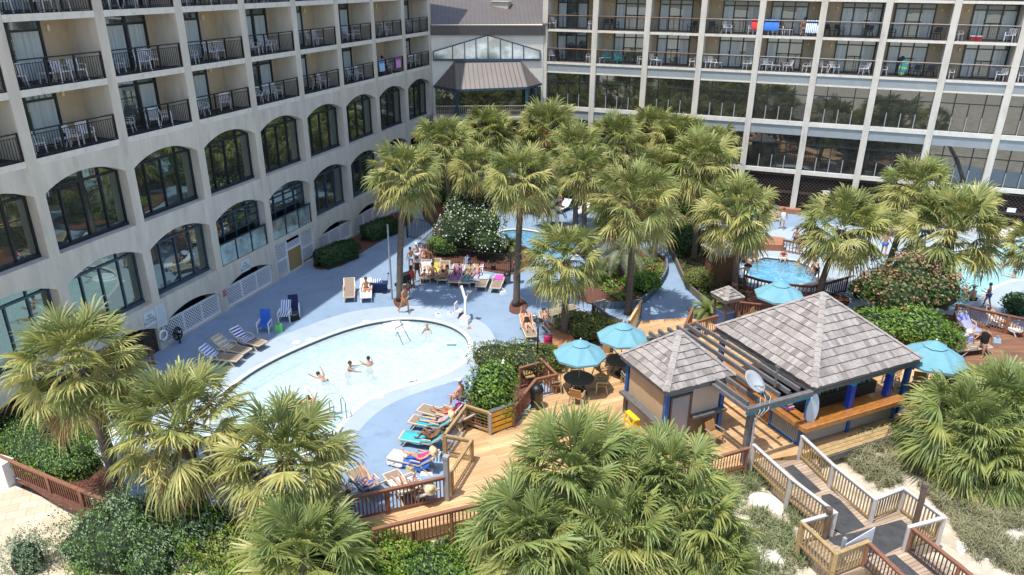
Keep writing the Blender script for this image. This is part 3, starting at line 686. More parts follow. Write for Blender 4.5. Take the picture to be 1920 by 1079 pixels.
def crown_mesh(seed, nleaf=78, n=25, size=2.1, green=0., lowest=-36, style='sabal', drp=.62, rf=1.):
    rr = random.Random(seed); mb = MB(); ga = 2.39996
    for k in range(nleaf):
        t = (k+.5)/nleaf; el = radians(84-(84-lowest)*t**.86+rr.uniform(-12, 12)); az = k*ga+rr.uniform(-.45, .45)
        pet = size*(.44+.16*rr.random())*(1 if t > .12 else .7); rad = size*rf*(.40+.14*rr.random())*(1 if t > .1 else .85)
        if t < .35: mi, m2 = (0, 1) if rr.random() < .6+green else (1, 0)
        elif t < .80: mi, m2 = (1, 2) if rr.random() > .3+green else (0, 1)
        else: mi, m2 = (2, 3) if rr.random() < .6-green else (1, 2)
        if t > .93 and rr.random() < .5-green: mi, m2 = 3, 2
        z0 = .35-.55*t; r0 = .10
        fan_leaf(mb, 1, rr, (cos(az)*r0, sin(az)*r0, z0), az, el, pet, rad, n, mi, m2, drp*(.55+1.0*t))
    return mb
def mesh_only(mb, name, mats):
    o = mb.build(name, mats); me = o.data; bpy.data.objects.remove(o); return me
CROWNS = [mesh_only(crown_mesh(s), 'crown', PALM_M) for s in range(5)]
CROWNS_F = [mesh_only(crown_mesh(40+s, 78, 28, drp=.62), 'crown', PALM_M) for s in range(3)]
METTO = [mesh_only(crown_mesh(70+s, 74, 30, 2.0, .3, -36, drp=.7, rf=1.18), 'crown', PMETTO_M) for s in range(3)]
orange = mat('orange_flower', (.55, .19, .045), .7, .3, 4)
def palm(base, crown, h, rpx, label, k, group='palm trees round the pools', meshes=CROWNS, stalk=None, z0=0, tr=.17, rd=None, name='palm_tree'):
    C_ = at(*crown, h); B_ = at(*base, z0) if base else Vector((C_.x+rnd.uniform(-.4, .4), C_.y+rnd.uniform(-.3, .3), z0))
    dist = (C_-CAMP).length; R_ = rpx/FPX*dist
    t = thing(name, label, 'palm', B_[:], group=group)
    c = bpy.data.objects.new('crown', meshes[k % len(meshes)]); COL.objects.link(c); c.parent = t
    c.location = C_-B_; c.rotation_euler = (rnd.uniform(-.1, .1), rnd.uniform(-.1, .1), k*1.7); s = R_/2.05; c.scale = (s, s, s)
    m = MB(); n = 14; T = C_-B_; rs = []; pts = []
    for i in range(n+1):
        u = i/n; pts.append(Vector((T.x*u**1.4, T.y*u**1.4, T.z*u-.08*(1-u)))); rs.append(tr*(1.15-.30*u if u < .88 else 1.25)*(1+.06*(i % 2)))
    rs[0] = tr*1.5
    m.tube(pts, rs, 10); m.build('trunk', trunkm, t, smooth=True)
    if T.z > 2.5:
        m = MB(); rr = random.Random(k)
        for i in range(26):
            a = rr.uniform(0, 6.28); z = T.z-.1-rr.random()*.9; r_ = tr*1.1; p = Vector((T.x+cos(a)*r_, T.y+sin(a)*r_, z)); q = p+Vector((cos(a)*.16, sin(a)*.16, .28)); m.beam(p, q, .07, .03)
        m.build('leaf_bases', lf_dead, t)
    if stalk:
        m = MB(); rr = random.Random(k+9)
        for i in range(5):
            a = rr.uniform(0, 6.28) if stalk != 'f' else -2.2+i*.35; p = C_-B_+Vector((0, 0, .1)); pts = [p+Vector((cos(a), sin(a), 0))*(R_*.28*j)+Vector((0, 0, .35*j-.16*j*j)) for j in range(4)]
            m.tube(pts, .02, 4)
            for j in range(60):
                u = rr.random(); b = pts[1].lerp(pts[3], u); e = b+Vector((rr.uniform(-.35, .35), rr.uniform(-.35, .35), rr.uniform(-.4, .1))); m.beam(b, e, .03, .03)
        m.build('flower_stalk', orange if stalk is True else lf_yel, t)
    return t
PL = [ # base px, crown px, h, radius px, label
 ((750, 565), (757, 335), 7.4, 72, 'tall palm on a slim grey trunk, alone on the blue deck by the pool steps'),
 (None, (830, 275), 6.3, 58, 'palm nearest the far end of the arched hotel wing'),
 (None, (918, 255), 5.9, 57, 'grey green palm in front of the metal canopy, second from the arched wing'),
 (None, (1028, 252), 5.7, 64, 'palm with orange flower stalks in front of the corner column of the sunlit block'),
 ((968, 575), (978, 340), 7.4, 70, 'tall palm whose grey trunk stands at the right end of the black fence'),
 ((1058, 640), (1060, 490), 4.45, 78, 'low bushy palm rising over the sunbathing couple and the first turquoise umbrella'),
 ((1178, 590), (1188, 388), 6.3, 86, 'large olive palm at the middle of the photo above the curved path'),
 (None, (1155, 272), 5.9, 62, 'palm in front of the second column of the sunlit block'),
 (None, (1222, 248), 5.9, 48, 'small palm crown just right of the second column palm, against the dark glass'),
 (None, (1272, 262), 5.9, 52, 'thin palm crown squeezed between the second and third column palms'),
 ((1300, 490), (1312, 312), 6.6, 70, 'palm left of the third column with its trunk in the shade beside the path'),
 ((1375, 570), (1382, 405), 5.4, 74, 'palm growing beside the small brown shed at the hot tub'),
 ((1530, 568), (1578, 432), 4.4, 76, 'palm with a leaning dark trunk over the hot tub railing'),
 ((1655, 535), (1715, 362), 5.9, 60, 'palm with a leaning trunk between the hot tub palm and the aqua pool'),
 ((1770, 580), (1785, 438), 4.6, 84, 'broad palm over the aqua pool, above the flowering bush'),
 ((1985, 600), (1940, 462), 5.0, 44, 'palm cut off by the right edge of the photo'),
 (None, (1095, 325), 5.6, 54, 'palm half hidden behind the middle group, above the shaded hedge'),
 (None, (1240, 330), 5.8, 54, 'palm filling the gap behind the large middle palm'),
 (None, (1078, 285), 6.0, 56, 'palm between the orange flowered palm and the second column'),
 (None, (890, 318), 5.8, 48, 'palm crown just above the white flowering oleander'),
 (None, (1340, 275), 5.9, 44, 'palm crown against the third column and dark glass'),
]
for k, (b, c, h, r, lab) in enumerate(PL):
    palm(b, c, h, r*1.08, lab, k, stalk=(True if k in (3, ) else ('y' if k in (0, 4, 10, 13) else None)))
FG = [((225, 925), (152, 692), 5.2, 102, 'foreground palm leaning left over the square hedge'),
      ((385, 975), (345, 808), 3.6, 117, 'foreground palm in front of the pool, middle of the three at the lower left'),
      ((520, 1000), (535, 866), 3.1, 115, 'foreground palm whose crown touches the near end of the pool')]
for k, (b, c, h, r, lab) in enumerate(FG): palm(b, c, h, r*1.1, lab, k+20, 'foreground palms', CROWNS_F, z0=-.2, tr=.2, stalk='y')
MG = [((1075, 890), 2.4, 130, 'tall palmetto at the left top of the foreground thicket on the timber deck'), ((1252, 905), 2.1, 108, 'palmetto in front of the small kiosk'),
      ((990, 1010), 1.4, 118, 'palmetto at the left side of the thicket by the lower railing'), ((1160, 1010), 1.3, 125, 'palmetto at the bottom middle of the thicket'),
      ((1300, 985), 1.4, 105, 'palmetto at the right side of the thicket beside the sand'), ((1070, 1085), .9, 95, 'lowest palmetto of the thicket, cut by the bottom edge of the photo'),
      ((570, 1050), 1.3, 125, 'dark palmetto in front of the three foreground palms'),
      ((1150, 868), 2.4, 78, 'small palmetto crown between the two top ones of the thicket'),
      ((1330, 1075), .5, 85, 'palmetto at the bottom right corner of the thicket'),
      ((1185, 935), 1.9, 100, 'palmetto in the heart of the thicket'),
      ((1800, 800), 1.7, 92, 'palmetto nearest the bar at the right'), ((1885, 775), 1.9, 90, 'palmetto at the right edge above the others'), ((1850, 855), 1.1, 85, 'palmetto over the dune grass at the right'), ((1925, 850), 1.2, 70, 'palmetto cut by the right edge over the dune grass')]
for k, (c, h, r, lab) in enumerate(MG): palm(None, c, h, r*1.05, lab, k+50, 'palmettos along the dune', METTO, z0=-.5, tr=.16, name='palmetto')
# feather leaved palms
def feather(mb, o, az, el, L, n, w, droop=1., wid=.4):
    d = Vector((cos(az)*cos(el), sin(az)*cos(el), sin(el))); p = Vector(o); side = Vector((-sin(az), cos(az), 0)); st = L/n
    for k in range(n):
        d = (d+Vector((0, 0, -1))*(.10+.2*k/n)*droop).normalized(); q = p+d*st
        mb.beam(p, q, .025, .02); u = k/n; ll = wid*sin(pi*min(.95, u+.15))**.6
        for sg in (1, -1):
            for hh in (0, .5):
                b = p.lerp(q, hh); e = b+(side*sg*.8+d*.55+Vector((0, 0, .25 if el > .3 else .05))).normalized()*ll+Vector((0, 0, -.10*ll)); wv = d*w
                i = mb.vs([b-wv, b+wv, e]); mb.f.append((i, i+1, i+2)); mb.mi.append(mb.m)
        p = q
def cycad(px, h, z0, size, m_, lab, nl=26, tr=.0, name='sago_palm'):
    B_ = at(*px, z0); t = thing(name, lab, 'palm', B_[:]); mb = MB(); rr = random.Random(int(px[0]))
    for k in range(nl): feather(mb, (0, 0, h), k*2.4+rr.uniform(-.2, .2), radians(75-70*(k/nl)**.8), size*rr.uniform(.85, 1.1), 14, .03, .9, .38*size/1.6)
    mb.build('crown', m_, t)
    if h > .3: m = MB(); m.tube([(0, 0, -.05), (0, 0, h)], [.22, .2], 9); m.build('trunk', trunkm, t)
cycad((1165, 520), 1.7, .1, 2.4, lf_silver, 'pale silvery feather palm with arching leaves behind the large middle palm', 34, name='pindo_palm')
cycad((955, 470), .3, .05, 1.5, lf_green, 'feathery sago palm beside the small back pool')
cycad((1030, 425), 1.2, .05, 1.8, lf_silver, 'pale feather palm at the rim of the small back pool', name='pindo_palm')
cycad((1325, 592), .25, .1, 1.5, lf_green, 'bright green sago palm beside the little roofed post', 24)
cycad((1484, 378), .6, .0, 1.3, mat('lime_leaf', (.12, .30, .04), .5, .2, 2, trans=.2), 'lime green sago palm in the brick planter below the sunlit block', 30)
# ================= SHRUBS
def leafblob(mb, c, r, n, s, rr, jit=.16, box=False, ncl=26, mats_n=2, asp=.5):
    c = Vector(c); r = Vector(r); cl = []
    for _ in range(ncl):
        v = Vector((rr.gauss(0, 1), rr.gauss(0, 1), rr.gauss(0, 1))).normalized(); cl.append((v, rr.uniform(-1, 1)))
    for k in range(n):
        v = Vector((rr.gauss(0, 1), rr.gauss(0, 1), abs(rr.gauss(0, 1))*1.1-.25)).normalized()
        best = max(cl, key=lambda q: q[0].dot(v)) if ncl < 30 else rr.choice(cl)
        dd = best[0].dot(v); q = 1+jit*(dd*1.6-1.25)+rr.uniform(-.10, .06)+jit*.35*best[1]
        if box:
            m_ = max(abs(v.x), abs(v.y), abs(v.z)); v = v*(.72/m_+.28); q = 1+rr.uniform(-.06, .04)
        q *= 1+jit*1.3*mn.noise(v*2.6+c*1.7)+jit*.8*mn.noise(v*6+c); p = c+Vector((v.x*r.x, v.y*r.y, v.z*r.z))*q
        nn = (v+Vector((rr.gauss(0, .55), rr.gauss(0, .55), rr.gauss(0, .55)))).normalized()
        a = nn.cross(Vector((rr.random(), rr.random(), rr.random()+.1))).normalized()*s*rr.uniform(.6, 1.3); b = nn.cross(a)*asp
        i = mb.vs([p-a, p-b, p+a, p+b]); mb.f.append((i, i+1, i+2, i+3)); mb.mi.append(0 if rr.random() < .5+.4*best[1] else (1 if mats_n > 1 else 0))
def shrub(name, lab, px, z0, r, n, s, ms, cat='bush', box=False, flowers=None, rz=0, world=None, blobs=None, fl_n=120, fs=.07, stems=True, group=None, jit=.16, fl_hemi=.2):
    B_ = Vector(world) if world else at(*px, z0)
    t = thing(name, lab, cat, B_[:], rz, group); rr = random.Random(hash(lab) % 9999 if False else sum(map(ord, lab)))
    mb = MB(); core = MB()
    for (cx, cy, cz, k) in (blobs or [(0, 0, r[2]*.45, 1)]):
        rv = Vector(r)*k; rv.z = r[2]*k*(.58 if not blobs else .6)
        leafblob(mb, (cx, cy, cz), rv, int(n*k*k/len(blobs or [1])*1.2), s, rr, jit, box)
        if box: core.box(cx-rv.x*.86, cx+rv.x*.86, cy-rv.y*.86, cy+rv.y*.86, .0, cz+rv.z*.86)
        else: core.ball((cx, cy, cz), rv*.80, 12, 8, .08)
    mb.build('foliage', ms[:2], t)
    o = core.build('shade_core', mat('shade_core_green', (.018, .035, .010), .9, .5, 6, .8, 12), t)  # dark core colour stands in for shade between the inner leaves
    if flowers:
        f = MB(); f.smooth = False
        for _ in range(fl_n):
            (cx, cy, cz, k) = rr.choice(blobs or [(0, 0, r[2]*.45, 1)])
            v = Vector((rr.gauss(0, 1), rr.gauss(0, 1), rr.gauss(fl_hemi, 1))).normalized()
            if v.z < -.3: continue
            rv = Vector(r)*k; rv.z = r[2]*k*.6; p = Vector((cx, cy, cz))+Vector((v.x*rv.x, v.y*rv.y, v.z*rv.z))*rr.uniform(.95, 1.1)
            for _k in range(3):
                d = Vector((rr.gauss(0, 1), rr.gauss(0, 1), rr.gauss(0, 1))).normalized(); a = d.cross(Vector((0, 0, 1))).normalized()*fs; b = d.cross(a).normalized()*fs; pp = p+d*fs*.6
                i = f.vs([pp-a, pp-b, pp+a, pp+b]); f.f.append((i, i+1, i+2, i+3)); f.mi.append(0)
        f.build('flowers', flowers, t)
    if stems:
        m = MB()
        for _ in range(6): a = rr.uniform(0, 6.3); m.tube([(0, 0, -.1), (cos(a)*r[0]*.3, sin(a)*r[1]*.3, r[2]*.6)], [.035, .02], 5)
        m.build('stem', mat('bark', (.10, .07, .05), .9, .3, 5), t)
    return t
g1 = mat('leaf_mid_green', (.10, .19, .032), .5, .3, 3, trans=.2); g2 = mat('leaf_dark_green', (.035, .085, .018), .5, .3, 3, trans=.15)
g3 = mat('leaf_bright_green', (.20, .33, .04), .5, .25, 3, trans=.25); g4 = mat('leaf_yellow_green', (.24, .27, .05), .5, .25, 3, trans=.25)
g5 = mat('leaf_blue_green', (.20, .28, .16), .6, .25, 3, trans=.15); g6 = mat('leaf_olive', (.14, .16, .045), .5, .25, 3, trans=.2)
lime = mat('leaf_lime', (.36, .36, .04), .5, .2, 3, trans=.3)
whitefl = mat('white_blossom', (.72, .72, .62), .6, .1, 5); pinkfl = mat('dry_pink_blossom', (.42, .23, .15), .7, .25, 5); redfl = mat('red_blossom', (.55, .06, .04), .6, .2, 5); creamfl = mat('cream_blossom', (.62, .58, .44), .6, .1, 5)
P_ = lambda a, b: (at(*a)-at(*b))
hd = atan2(P_((660, 455), (600, 490)).y, P_((660, 455), (600, 490)).x)
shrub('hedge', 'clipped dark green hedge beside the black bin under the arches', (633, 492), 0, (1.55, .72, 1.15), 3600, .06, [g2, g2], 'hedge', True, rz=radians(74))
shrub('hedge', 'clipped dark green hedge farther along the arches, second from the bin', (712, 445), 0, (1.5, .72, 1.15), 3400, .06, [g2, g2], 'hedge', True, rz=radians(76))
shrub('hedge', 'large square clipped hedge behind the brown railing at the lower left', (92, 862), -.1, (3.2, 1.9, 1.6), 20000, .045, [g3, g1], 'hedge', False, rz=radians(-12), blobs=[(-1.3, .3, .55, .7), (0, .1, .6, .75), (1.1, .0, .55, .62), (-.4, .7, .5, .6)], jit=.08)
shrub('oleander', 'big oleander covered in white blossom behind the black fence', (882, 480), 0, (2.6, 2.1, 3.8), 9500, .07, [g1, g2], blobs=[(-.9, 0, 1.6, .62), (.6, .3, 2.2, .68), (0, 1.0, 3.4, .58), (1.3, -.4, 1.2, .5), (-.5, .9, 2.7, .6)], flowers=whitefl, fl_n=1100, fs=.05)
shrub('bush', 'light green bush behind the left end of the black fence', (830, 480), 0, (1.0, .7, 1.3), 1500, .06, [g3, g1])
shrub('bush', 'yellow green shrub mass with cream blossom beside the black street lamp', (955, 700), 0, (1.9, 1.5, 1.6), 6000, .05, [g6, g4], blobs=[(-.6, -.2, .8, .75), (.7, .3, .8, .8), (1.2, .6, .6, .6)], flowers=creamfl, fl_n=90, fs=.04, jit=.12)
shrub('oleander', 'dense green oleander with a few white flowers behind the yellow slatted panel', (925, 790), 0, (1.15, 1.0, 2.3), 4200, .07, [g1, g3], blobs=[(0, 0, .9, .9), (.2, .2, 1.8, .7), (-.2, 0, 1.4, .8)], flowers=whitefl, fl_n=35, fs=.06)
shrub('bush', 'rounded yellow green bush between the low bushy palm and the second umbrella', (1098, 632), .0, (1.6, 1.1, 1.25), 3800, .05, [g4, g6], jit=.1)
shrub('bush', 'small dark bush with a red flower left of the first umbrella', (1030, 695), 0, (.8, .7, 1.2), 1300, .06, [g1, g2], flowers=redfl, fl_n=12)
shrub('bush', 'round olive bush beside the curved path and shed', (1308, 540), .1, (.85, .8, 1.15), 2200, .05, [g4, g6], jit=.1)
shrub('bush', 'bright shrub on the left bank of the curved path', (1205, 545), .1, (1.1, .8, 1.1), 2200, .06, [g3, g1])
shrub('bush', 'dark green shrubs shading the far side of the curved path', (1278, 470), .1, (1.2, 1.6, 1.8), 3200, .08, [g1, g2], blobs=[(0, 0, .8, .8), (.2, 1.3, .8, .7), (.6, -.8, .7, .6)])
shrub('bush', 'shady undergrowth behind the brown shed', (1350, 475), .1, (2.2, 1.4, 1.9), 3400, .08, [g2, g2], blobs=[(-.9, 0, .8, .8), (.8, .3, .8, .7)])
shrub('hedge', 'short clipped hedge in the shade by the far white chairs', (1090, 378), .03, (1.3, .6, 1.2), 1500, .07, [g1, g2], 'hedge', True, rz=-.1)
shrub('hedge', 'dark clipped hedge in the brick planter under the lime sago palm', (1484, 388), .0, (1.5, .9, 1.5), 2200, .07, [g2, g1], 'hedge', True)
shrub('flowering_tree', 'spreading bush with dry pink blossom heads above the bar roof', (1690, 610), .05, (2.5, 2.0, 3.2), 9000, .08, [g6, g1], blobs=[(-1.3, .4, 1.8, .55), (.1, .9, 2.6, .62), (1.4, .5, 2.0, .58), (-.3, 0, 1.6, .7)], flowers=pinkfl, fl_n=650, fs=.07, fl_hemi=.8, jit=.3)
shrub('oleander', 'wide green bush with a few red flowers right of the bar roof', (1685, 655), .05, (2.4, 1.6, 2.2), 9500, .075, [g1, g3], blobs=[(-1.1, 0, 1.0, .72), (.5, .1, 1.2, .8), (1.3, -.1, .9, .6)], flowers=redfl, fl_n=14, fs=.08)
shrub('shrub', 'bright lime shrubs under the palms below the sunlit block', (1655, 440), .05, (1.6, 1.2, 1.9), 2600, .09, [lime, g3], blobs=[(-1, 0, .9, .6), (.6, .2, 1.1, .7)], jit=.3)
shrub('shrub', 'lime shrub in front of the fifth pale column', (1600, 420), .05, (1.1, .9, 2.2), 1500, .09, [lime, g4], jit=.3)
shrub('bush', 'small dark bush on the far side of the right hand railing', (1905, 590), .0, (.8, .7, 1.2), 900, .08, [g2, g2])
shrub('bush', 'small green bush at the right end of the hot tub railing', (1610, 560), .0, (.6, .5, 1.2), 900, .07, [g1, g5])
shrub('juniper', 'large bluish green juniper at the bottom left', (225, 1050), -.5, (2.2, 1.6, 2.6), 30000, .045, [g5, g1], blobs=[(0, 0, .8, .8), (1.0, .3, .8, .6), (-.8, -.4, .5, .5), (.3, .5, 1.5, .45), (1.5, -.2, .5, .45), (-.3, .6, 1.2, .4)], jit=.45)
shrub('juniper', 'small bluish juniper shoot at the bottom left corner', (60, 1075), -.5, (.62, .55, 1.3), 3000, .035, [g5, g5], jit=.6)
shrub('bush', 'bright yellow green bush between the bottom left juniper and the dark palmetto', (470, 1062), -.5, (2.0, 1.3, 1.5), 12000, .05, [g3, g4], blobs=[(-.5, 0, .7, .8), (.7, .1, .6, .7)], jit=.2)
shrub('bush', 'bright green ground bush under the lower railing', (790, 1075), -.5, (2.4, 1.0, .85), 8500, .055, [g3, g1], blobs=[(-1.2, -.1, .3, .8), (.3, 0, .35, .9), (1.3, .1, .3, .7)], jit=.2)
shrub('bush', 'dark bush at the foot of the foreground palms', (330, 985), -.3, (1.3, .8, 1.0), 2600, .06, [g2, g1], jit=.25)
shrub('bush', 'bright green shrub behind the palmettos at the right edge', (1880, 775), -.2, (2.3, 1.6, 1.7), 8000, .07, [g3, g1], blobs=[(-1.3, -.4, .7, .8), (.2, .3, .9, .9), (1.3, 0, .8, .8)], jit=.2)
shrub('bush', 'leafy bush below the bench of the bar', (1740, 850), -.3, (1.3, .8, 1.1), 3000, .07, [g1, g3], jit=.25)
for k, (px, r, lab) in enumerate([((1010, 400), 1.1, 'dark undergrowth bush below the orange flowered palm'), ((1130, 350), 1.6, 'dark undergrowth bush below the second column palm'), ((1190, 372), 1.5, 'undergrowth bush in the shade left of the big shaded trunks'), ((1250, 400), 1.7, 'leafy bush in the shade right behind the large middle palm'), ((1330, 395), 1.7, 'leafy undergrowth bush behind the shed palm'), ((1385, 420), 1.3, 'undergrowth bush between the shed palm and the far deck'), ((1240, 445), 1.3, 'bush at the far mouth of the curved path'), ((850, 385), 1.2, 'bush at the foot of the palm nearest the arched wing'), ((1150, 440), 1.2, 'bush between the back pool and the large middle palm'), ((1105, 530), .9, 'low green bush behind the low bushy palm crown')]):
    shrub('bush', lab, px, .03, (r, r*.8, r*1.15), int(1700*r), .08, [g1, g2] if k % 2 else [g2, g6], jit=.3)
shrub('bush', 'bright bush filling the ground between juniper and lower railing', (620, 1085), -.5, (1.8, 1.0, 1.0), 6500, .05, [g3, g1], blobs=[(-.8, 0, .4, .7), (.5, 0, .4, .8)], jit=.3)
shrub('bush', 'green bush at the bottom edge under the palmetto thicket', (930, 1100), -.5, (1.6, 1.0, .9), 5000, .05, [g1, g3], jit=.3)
def cover(lab, polypx, n, ms, hmax=.55, s=.09, zb=.05):
    rr = random.Random(n); poly = [A(*q, zb) for q in polypx]; x0, x1 = min(q[0] for q in poly), max(q[0] for q in poly); y0, y1 = min(q[1] for q in poly), max(q[1] for q in poly); mb = MB(); k = 0
    while k < n:
        x, y = rr.uniform(x0, x1), rr.uniform(y0, y1); k += 1
        if not inside(x, y, poly): continue
        h = hmax*max(.05, .55+.9*mn.noise(Vector((x*.8, y*.8, 2))))
        for _ in range(5):
            p = Vector((x+rr.gauss(0, .12), y+rr.gauss(0, .12), zb+h*rr.uniform(.5, 1))); nn = Vector((rr.gauss(0, .6), rr.gauss(0, .6), 1)).normalized(); a = nn.cross(Vector((rr.random(), rr.random(), .1))).normalized()*s*rr.uniform(.6, 1.3); b = nn.cross(a)*.5
            i = mb.vs([p-a, p-b, p+a, p+b]); mb.f.append((i, i+1, i+2, i+3)); mb.mi.append(0 if rr.random() < .6 else 1)
    tag(mb.build('ground_cover', ms), lab, 'ground cover', kind='stuff')
cover('leafy ground cover shaded by the palm grove at the back', [(880, 372), (930, 345), (1120, 320), (1380, 300), (1400, 385), (1260, 440), (1240, 446), (1120, 400), (1010, 392)], 7000, [g1, g2])
cover('low plants under the oleander and fence palms', [(830, 440), (850, 365), (900, 390), (930, 440), (990, 470), (985, 500), (930, 498)], 1600, [g1, g6], .4)
cover('low plants on the bed right of the curved path', [(1262, 480), (1300, 445), (1380, 465), (1385, 520), (1400, 560), (1340, 590), (1300, 545)], 1800, [g2, g6], .4)
cover('low plants on the bed left of the curved path', [(1100, 520), (1160, 482), (1235, 490), (1242, 515), (1220, 548), (1160, 572)], 1200, [g1, g3], .4)
cover('mixed green ground cover along the bottom edge under the railing', [(170, 1010), (330, 985), (560, 1010), (700, 1030), (930, 975), (1010, 1000), (1050, 1150), (700, 1170), (100, 1150)], 9000, [g3, g1], .6, .07, -.5)
shrub('juniper', 'second bluish juniper just right of the large one', (385, 1035), -.5, (1.2, 1.0, 2.0), 11000, .045, [g5, g3], blobs=[(0, 0, .8, .8), (.5, .2, 1.3, .5), (-.5, -.2, .6, .6)], jit=.45)
shrub('bush', 'bright leafy bush at the bottom edge left of the lower railing', (690, 1060), -.5, (1.4, .9, 1.1), 6000, .055, [g3, g4], jit=.3)
# stuff: dune grass, mulch litter
gm1 = mat('dune_grass', (.27, .28, .15), .7, .35, 1.2, trans=.2); gm2 = mat('dry_grass', (.36, .31, .19), .8, .3, 1.2, trans=.2); gm3 = mat('green_grass', (.12, .19, .05), .7, .3, 1.5, trans=.2)
def grass(name, polypx, n, h, ms, lab, bl=7, clump=.55, z=-.45):
    rr = random.Random(n); poly = [A(*p, z) for p in polypx]; x0, x1 = min(p[0] for p in poly), max(p[0] for p in poly); y0, y1 = min(p[1] for p in poly), max(p[1] for p in poly)
    mb = MB(); k = 0
    while k < n:
        x, y = rr.uniform(x0, x1), rr.uniform(y0, y1)
        if not inside(x, y, poly): continue
        dn = mn.noise(Vector((x*.9, y*.9, 5)))
        k += 1
        if dn < clump-.55-rr.random()*.25: continue
        zz = zg(x, y); hh = h*rr.uniform(.5, 1.25)
        for _ in range(bl):
            a = rr.uniform(0, 6.28); ln = hh*rr.uniform(.6, 1.1); d = Vector((cos(a), sin(a), 0)); s_ = Vector((-sin(a), cos(a), 0))*.011
            b = Vector((x+rr.uniform(-.07, .07), y+rr.uniform(-.07, .07), zz-.02)); m_ = b+d*ln*.22+Vector((0, 0, ln*.65)); e = b+d*ln*rr.uniform(.45, .9)+Vector((0, 0, ln*rr.uniform(.5, .95)))
            i = mb.vs([b-s_, b+s_, m_+s_, m_-s_, e]); mb.f += [(i, i+1, i+2, i+3), (i+3, i+2, i+4)]; mi = 0 if rr.random() < .7 else 1; mb.mi += [mi, mi]
    o = mb.build(name, ms); tag(o, lab, 'grass', kind='stuff')
grass('dune_grass', [(1560, 850), (1700, 800), (1940, 880), (1960, 1100), (1830, 1060), (1775, 965), (1700, 905), (1645, 925)], 3200, .62, [gm1, gm2], 'tufts of grey green dune grass right of the boardwalk', 10, .40)
grass('dune_grass', [(1290, 900), (1400, 875), (1530, 985), (1495, 1010), (1560, 1100), (1250, 1120), (1330, 960)], 1500, .5, [gm1, gm3], 'tufts of dune grass left of the boardwalk', 9, .62)
grass('dune_grass', [(700, 1020), (940, 970), (1000, 1000), (900, 1100), (600, 1100)], 700, .35, [gm3, gm2], 'rough grass under the lower railing', 8, .4)
# sea oats
t = tag(None or bpy.data.objects.new('sea_oats', None), 'tall dry sea oats standing in front of the bar bench', 'grass'); COL.objects.link(t); t['kind'] = 'stuff'; t.location = at(1640, 860, -.4); rr = random.Random(5)
m = MB()
for i in range(16):
    p = at(rr.uniform(1590, 1790), rr.uniform(845, 880), -.4)-t.location; h = rr.uniform(1.1, 2.0); q = p+Vector((rr.uniform(-.4, .4), rr.uniform(-.3, .3), h)); m.tube([p, p.lerp(q, .6)+Vector((0, 0, .15)), q], [.01, .008, .006], 4)
    for _ in range(22):
        u = rr.uniform(.75, 1.02); b = p.lerp(q, u); m.beam(b, b+Vector((rr.uniform(-.08, .08), rr.uniform(-.08, .08), -.07)), .022, .022)
m.build('stalks', gm2, t)
# pale sand mounds
for px, r, lab in [((1425, 1045), 1.0, 'bare pale sand mound in the grass left of the boardwalk'), ((1895, 1040), 1.6, 'bare pale sand mound at the lower right corner'), ((1450, 950), .8, 'small pale sand mound near the boardwalk rail')]:
    p = at(*px, -.45); m = MB(); rings = 9
    for k in range(rings+1):
        for j in range(24):
            a = 2*pi*j/24; q = r*k/rings*(1+.15*sin(a*3+px[0])); x, y = p.x+q*cos(a)*1.2, p.y+q*sin(a)*.8; u = k/rings; m.v.append((x, y, zg(x, y)-.03+.16*(1-u*u)**1.5+.02*mn.noise(Vector((x*4, y*4, 1)))))
    for k in range(rings):
        for j in range(24): a0 = k*24+j; a1 = k*24+(j+1) % 24; m.f.append((a0, a1, a1+24, a0+24)); m.mi.append(0)
    o = m.build('sand_mound', mat('pale_sand', (.72, .67, .58), .95, .06, 2, .5, 10), smooth=True); tag(o, lab, 'sand'); o['kind'] = 'structure'
# ================= RAILINGS AND FENCES
def railing(name, lab, pts, z0, h, mr, mp=None, mbal=None, gap=.13, bw=.035, pw=.10, capw=.13, capt=.04, style='bal', group=None, topbal=None, posts=None, cat='railing', zs=None):
    W_ = [at(px, py, z0+h) for px, py in pts]; mp = mp or mr; mbal = mbal or mr
    W_ = [Vector((p.x, p.y, z0 if zs is None else zs[i])) for i, p in enumerate(W_)]
    mid = W_[len(W_)//2]; t = thing(name, lab, cat, mid[:], world=True, group=group)
    for i, (a, b) in enumerate(zip(W_, W_[1:])):
        L = (b-a).length; d = (b-a)/L; Z = Vector((0, 0, 1)); n = max(1, round(L/2.1)) if style != 'metal' else max(1, round(L/2.4))
        for k in range(n+(1 if i == len(W_)-2 else 0)):
            p = a+d*L*k/n; m = MB(); e = .0 if style == 'metal' else .0; m.box(p.x-pw/2, p.x+pw/2, p.y-pw/2, p.y+pw/2, p.z-.35, p.z+h-capt*.6); m.build('post', mp, t)
        zo = Z*(.0035*(i % 3)); m = MB(); m.beam(a+Z*(h-capt/2)-d*pw*.4+zo, b+Z*(h-capt/2)+d*pw*.4+zo, capw, capt)
        if style != 'metal' : m.beam(a+Z*(h-capt-.05)-zo, b+Z*(h-capt-.05)-zo, .04, .085)
        m.build('top_rail', mr, t)
        m = MB(); m.beam(a+Z*.12+zo, b+Z*.12+zo, .04 if style != 'metal' else .03, .085 if style != 'metal' else .03); m.build('bottom_rail', mbal, t)
        m = MB(); nb = int(L/gap)
        if style in ('bal', 'metal'):
            for k in range(1, nb):
                p = a+d*L*k/nb; m.beam(p+Z*.1, p+Z*(h-capt), bw, bw)
        else:
            for k in range(1, int(L/.2)): p = a+d*L*k/int(L/.2); m.beam(p+Z*.1, p+Z*(h-.05), .008, .008)
            for k in range(1, 7): m.beam(a+Z*(h*k/7), b+Z*(h*k/7), .008, .008)
        if m.v: m.build('balusters' if style != 'mesh' else 'wire_mesh', mbal, t)
    return t
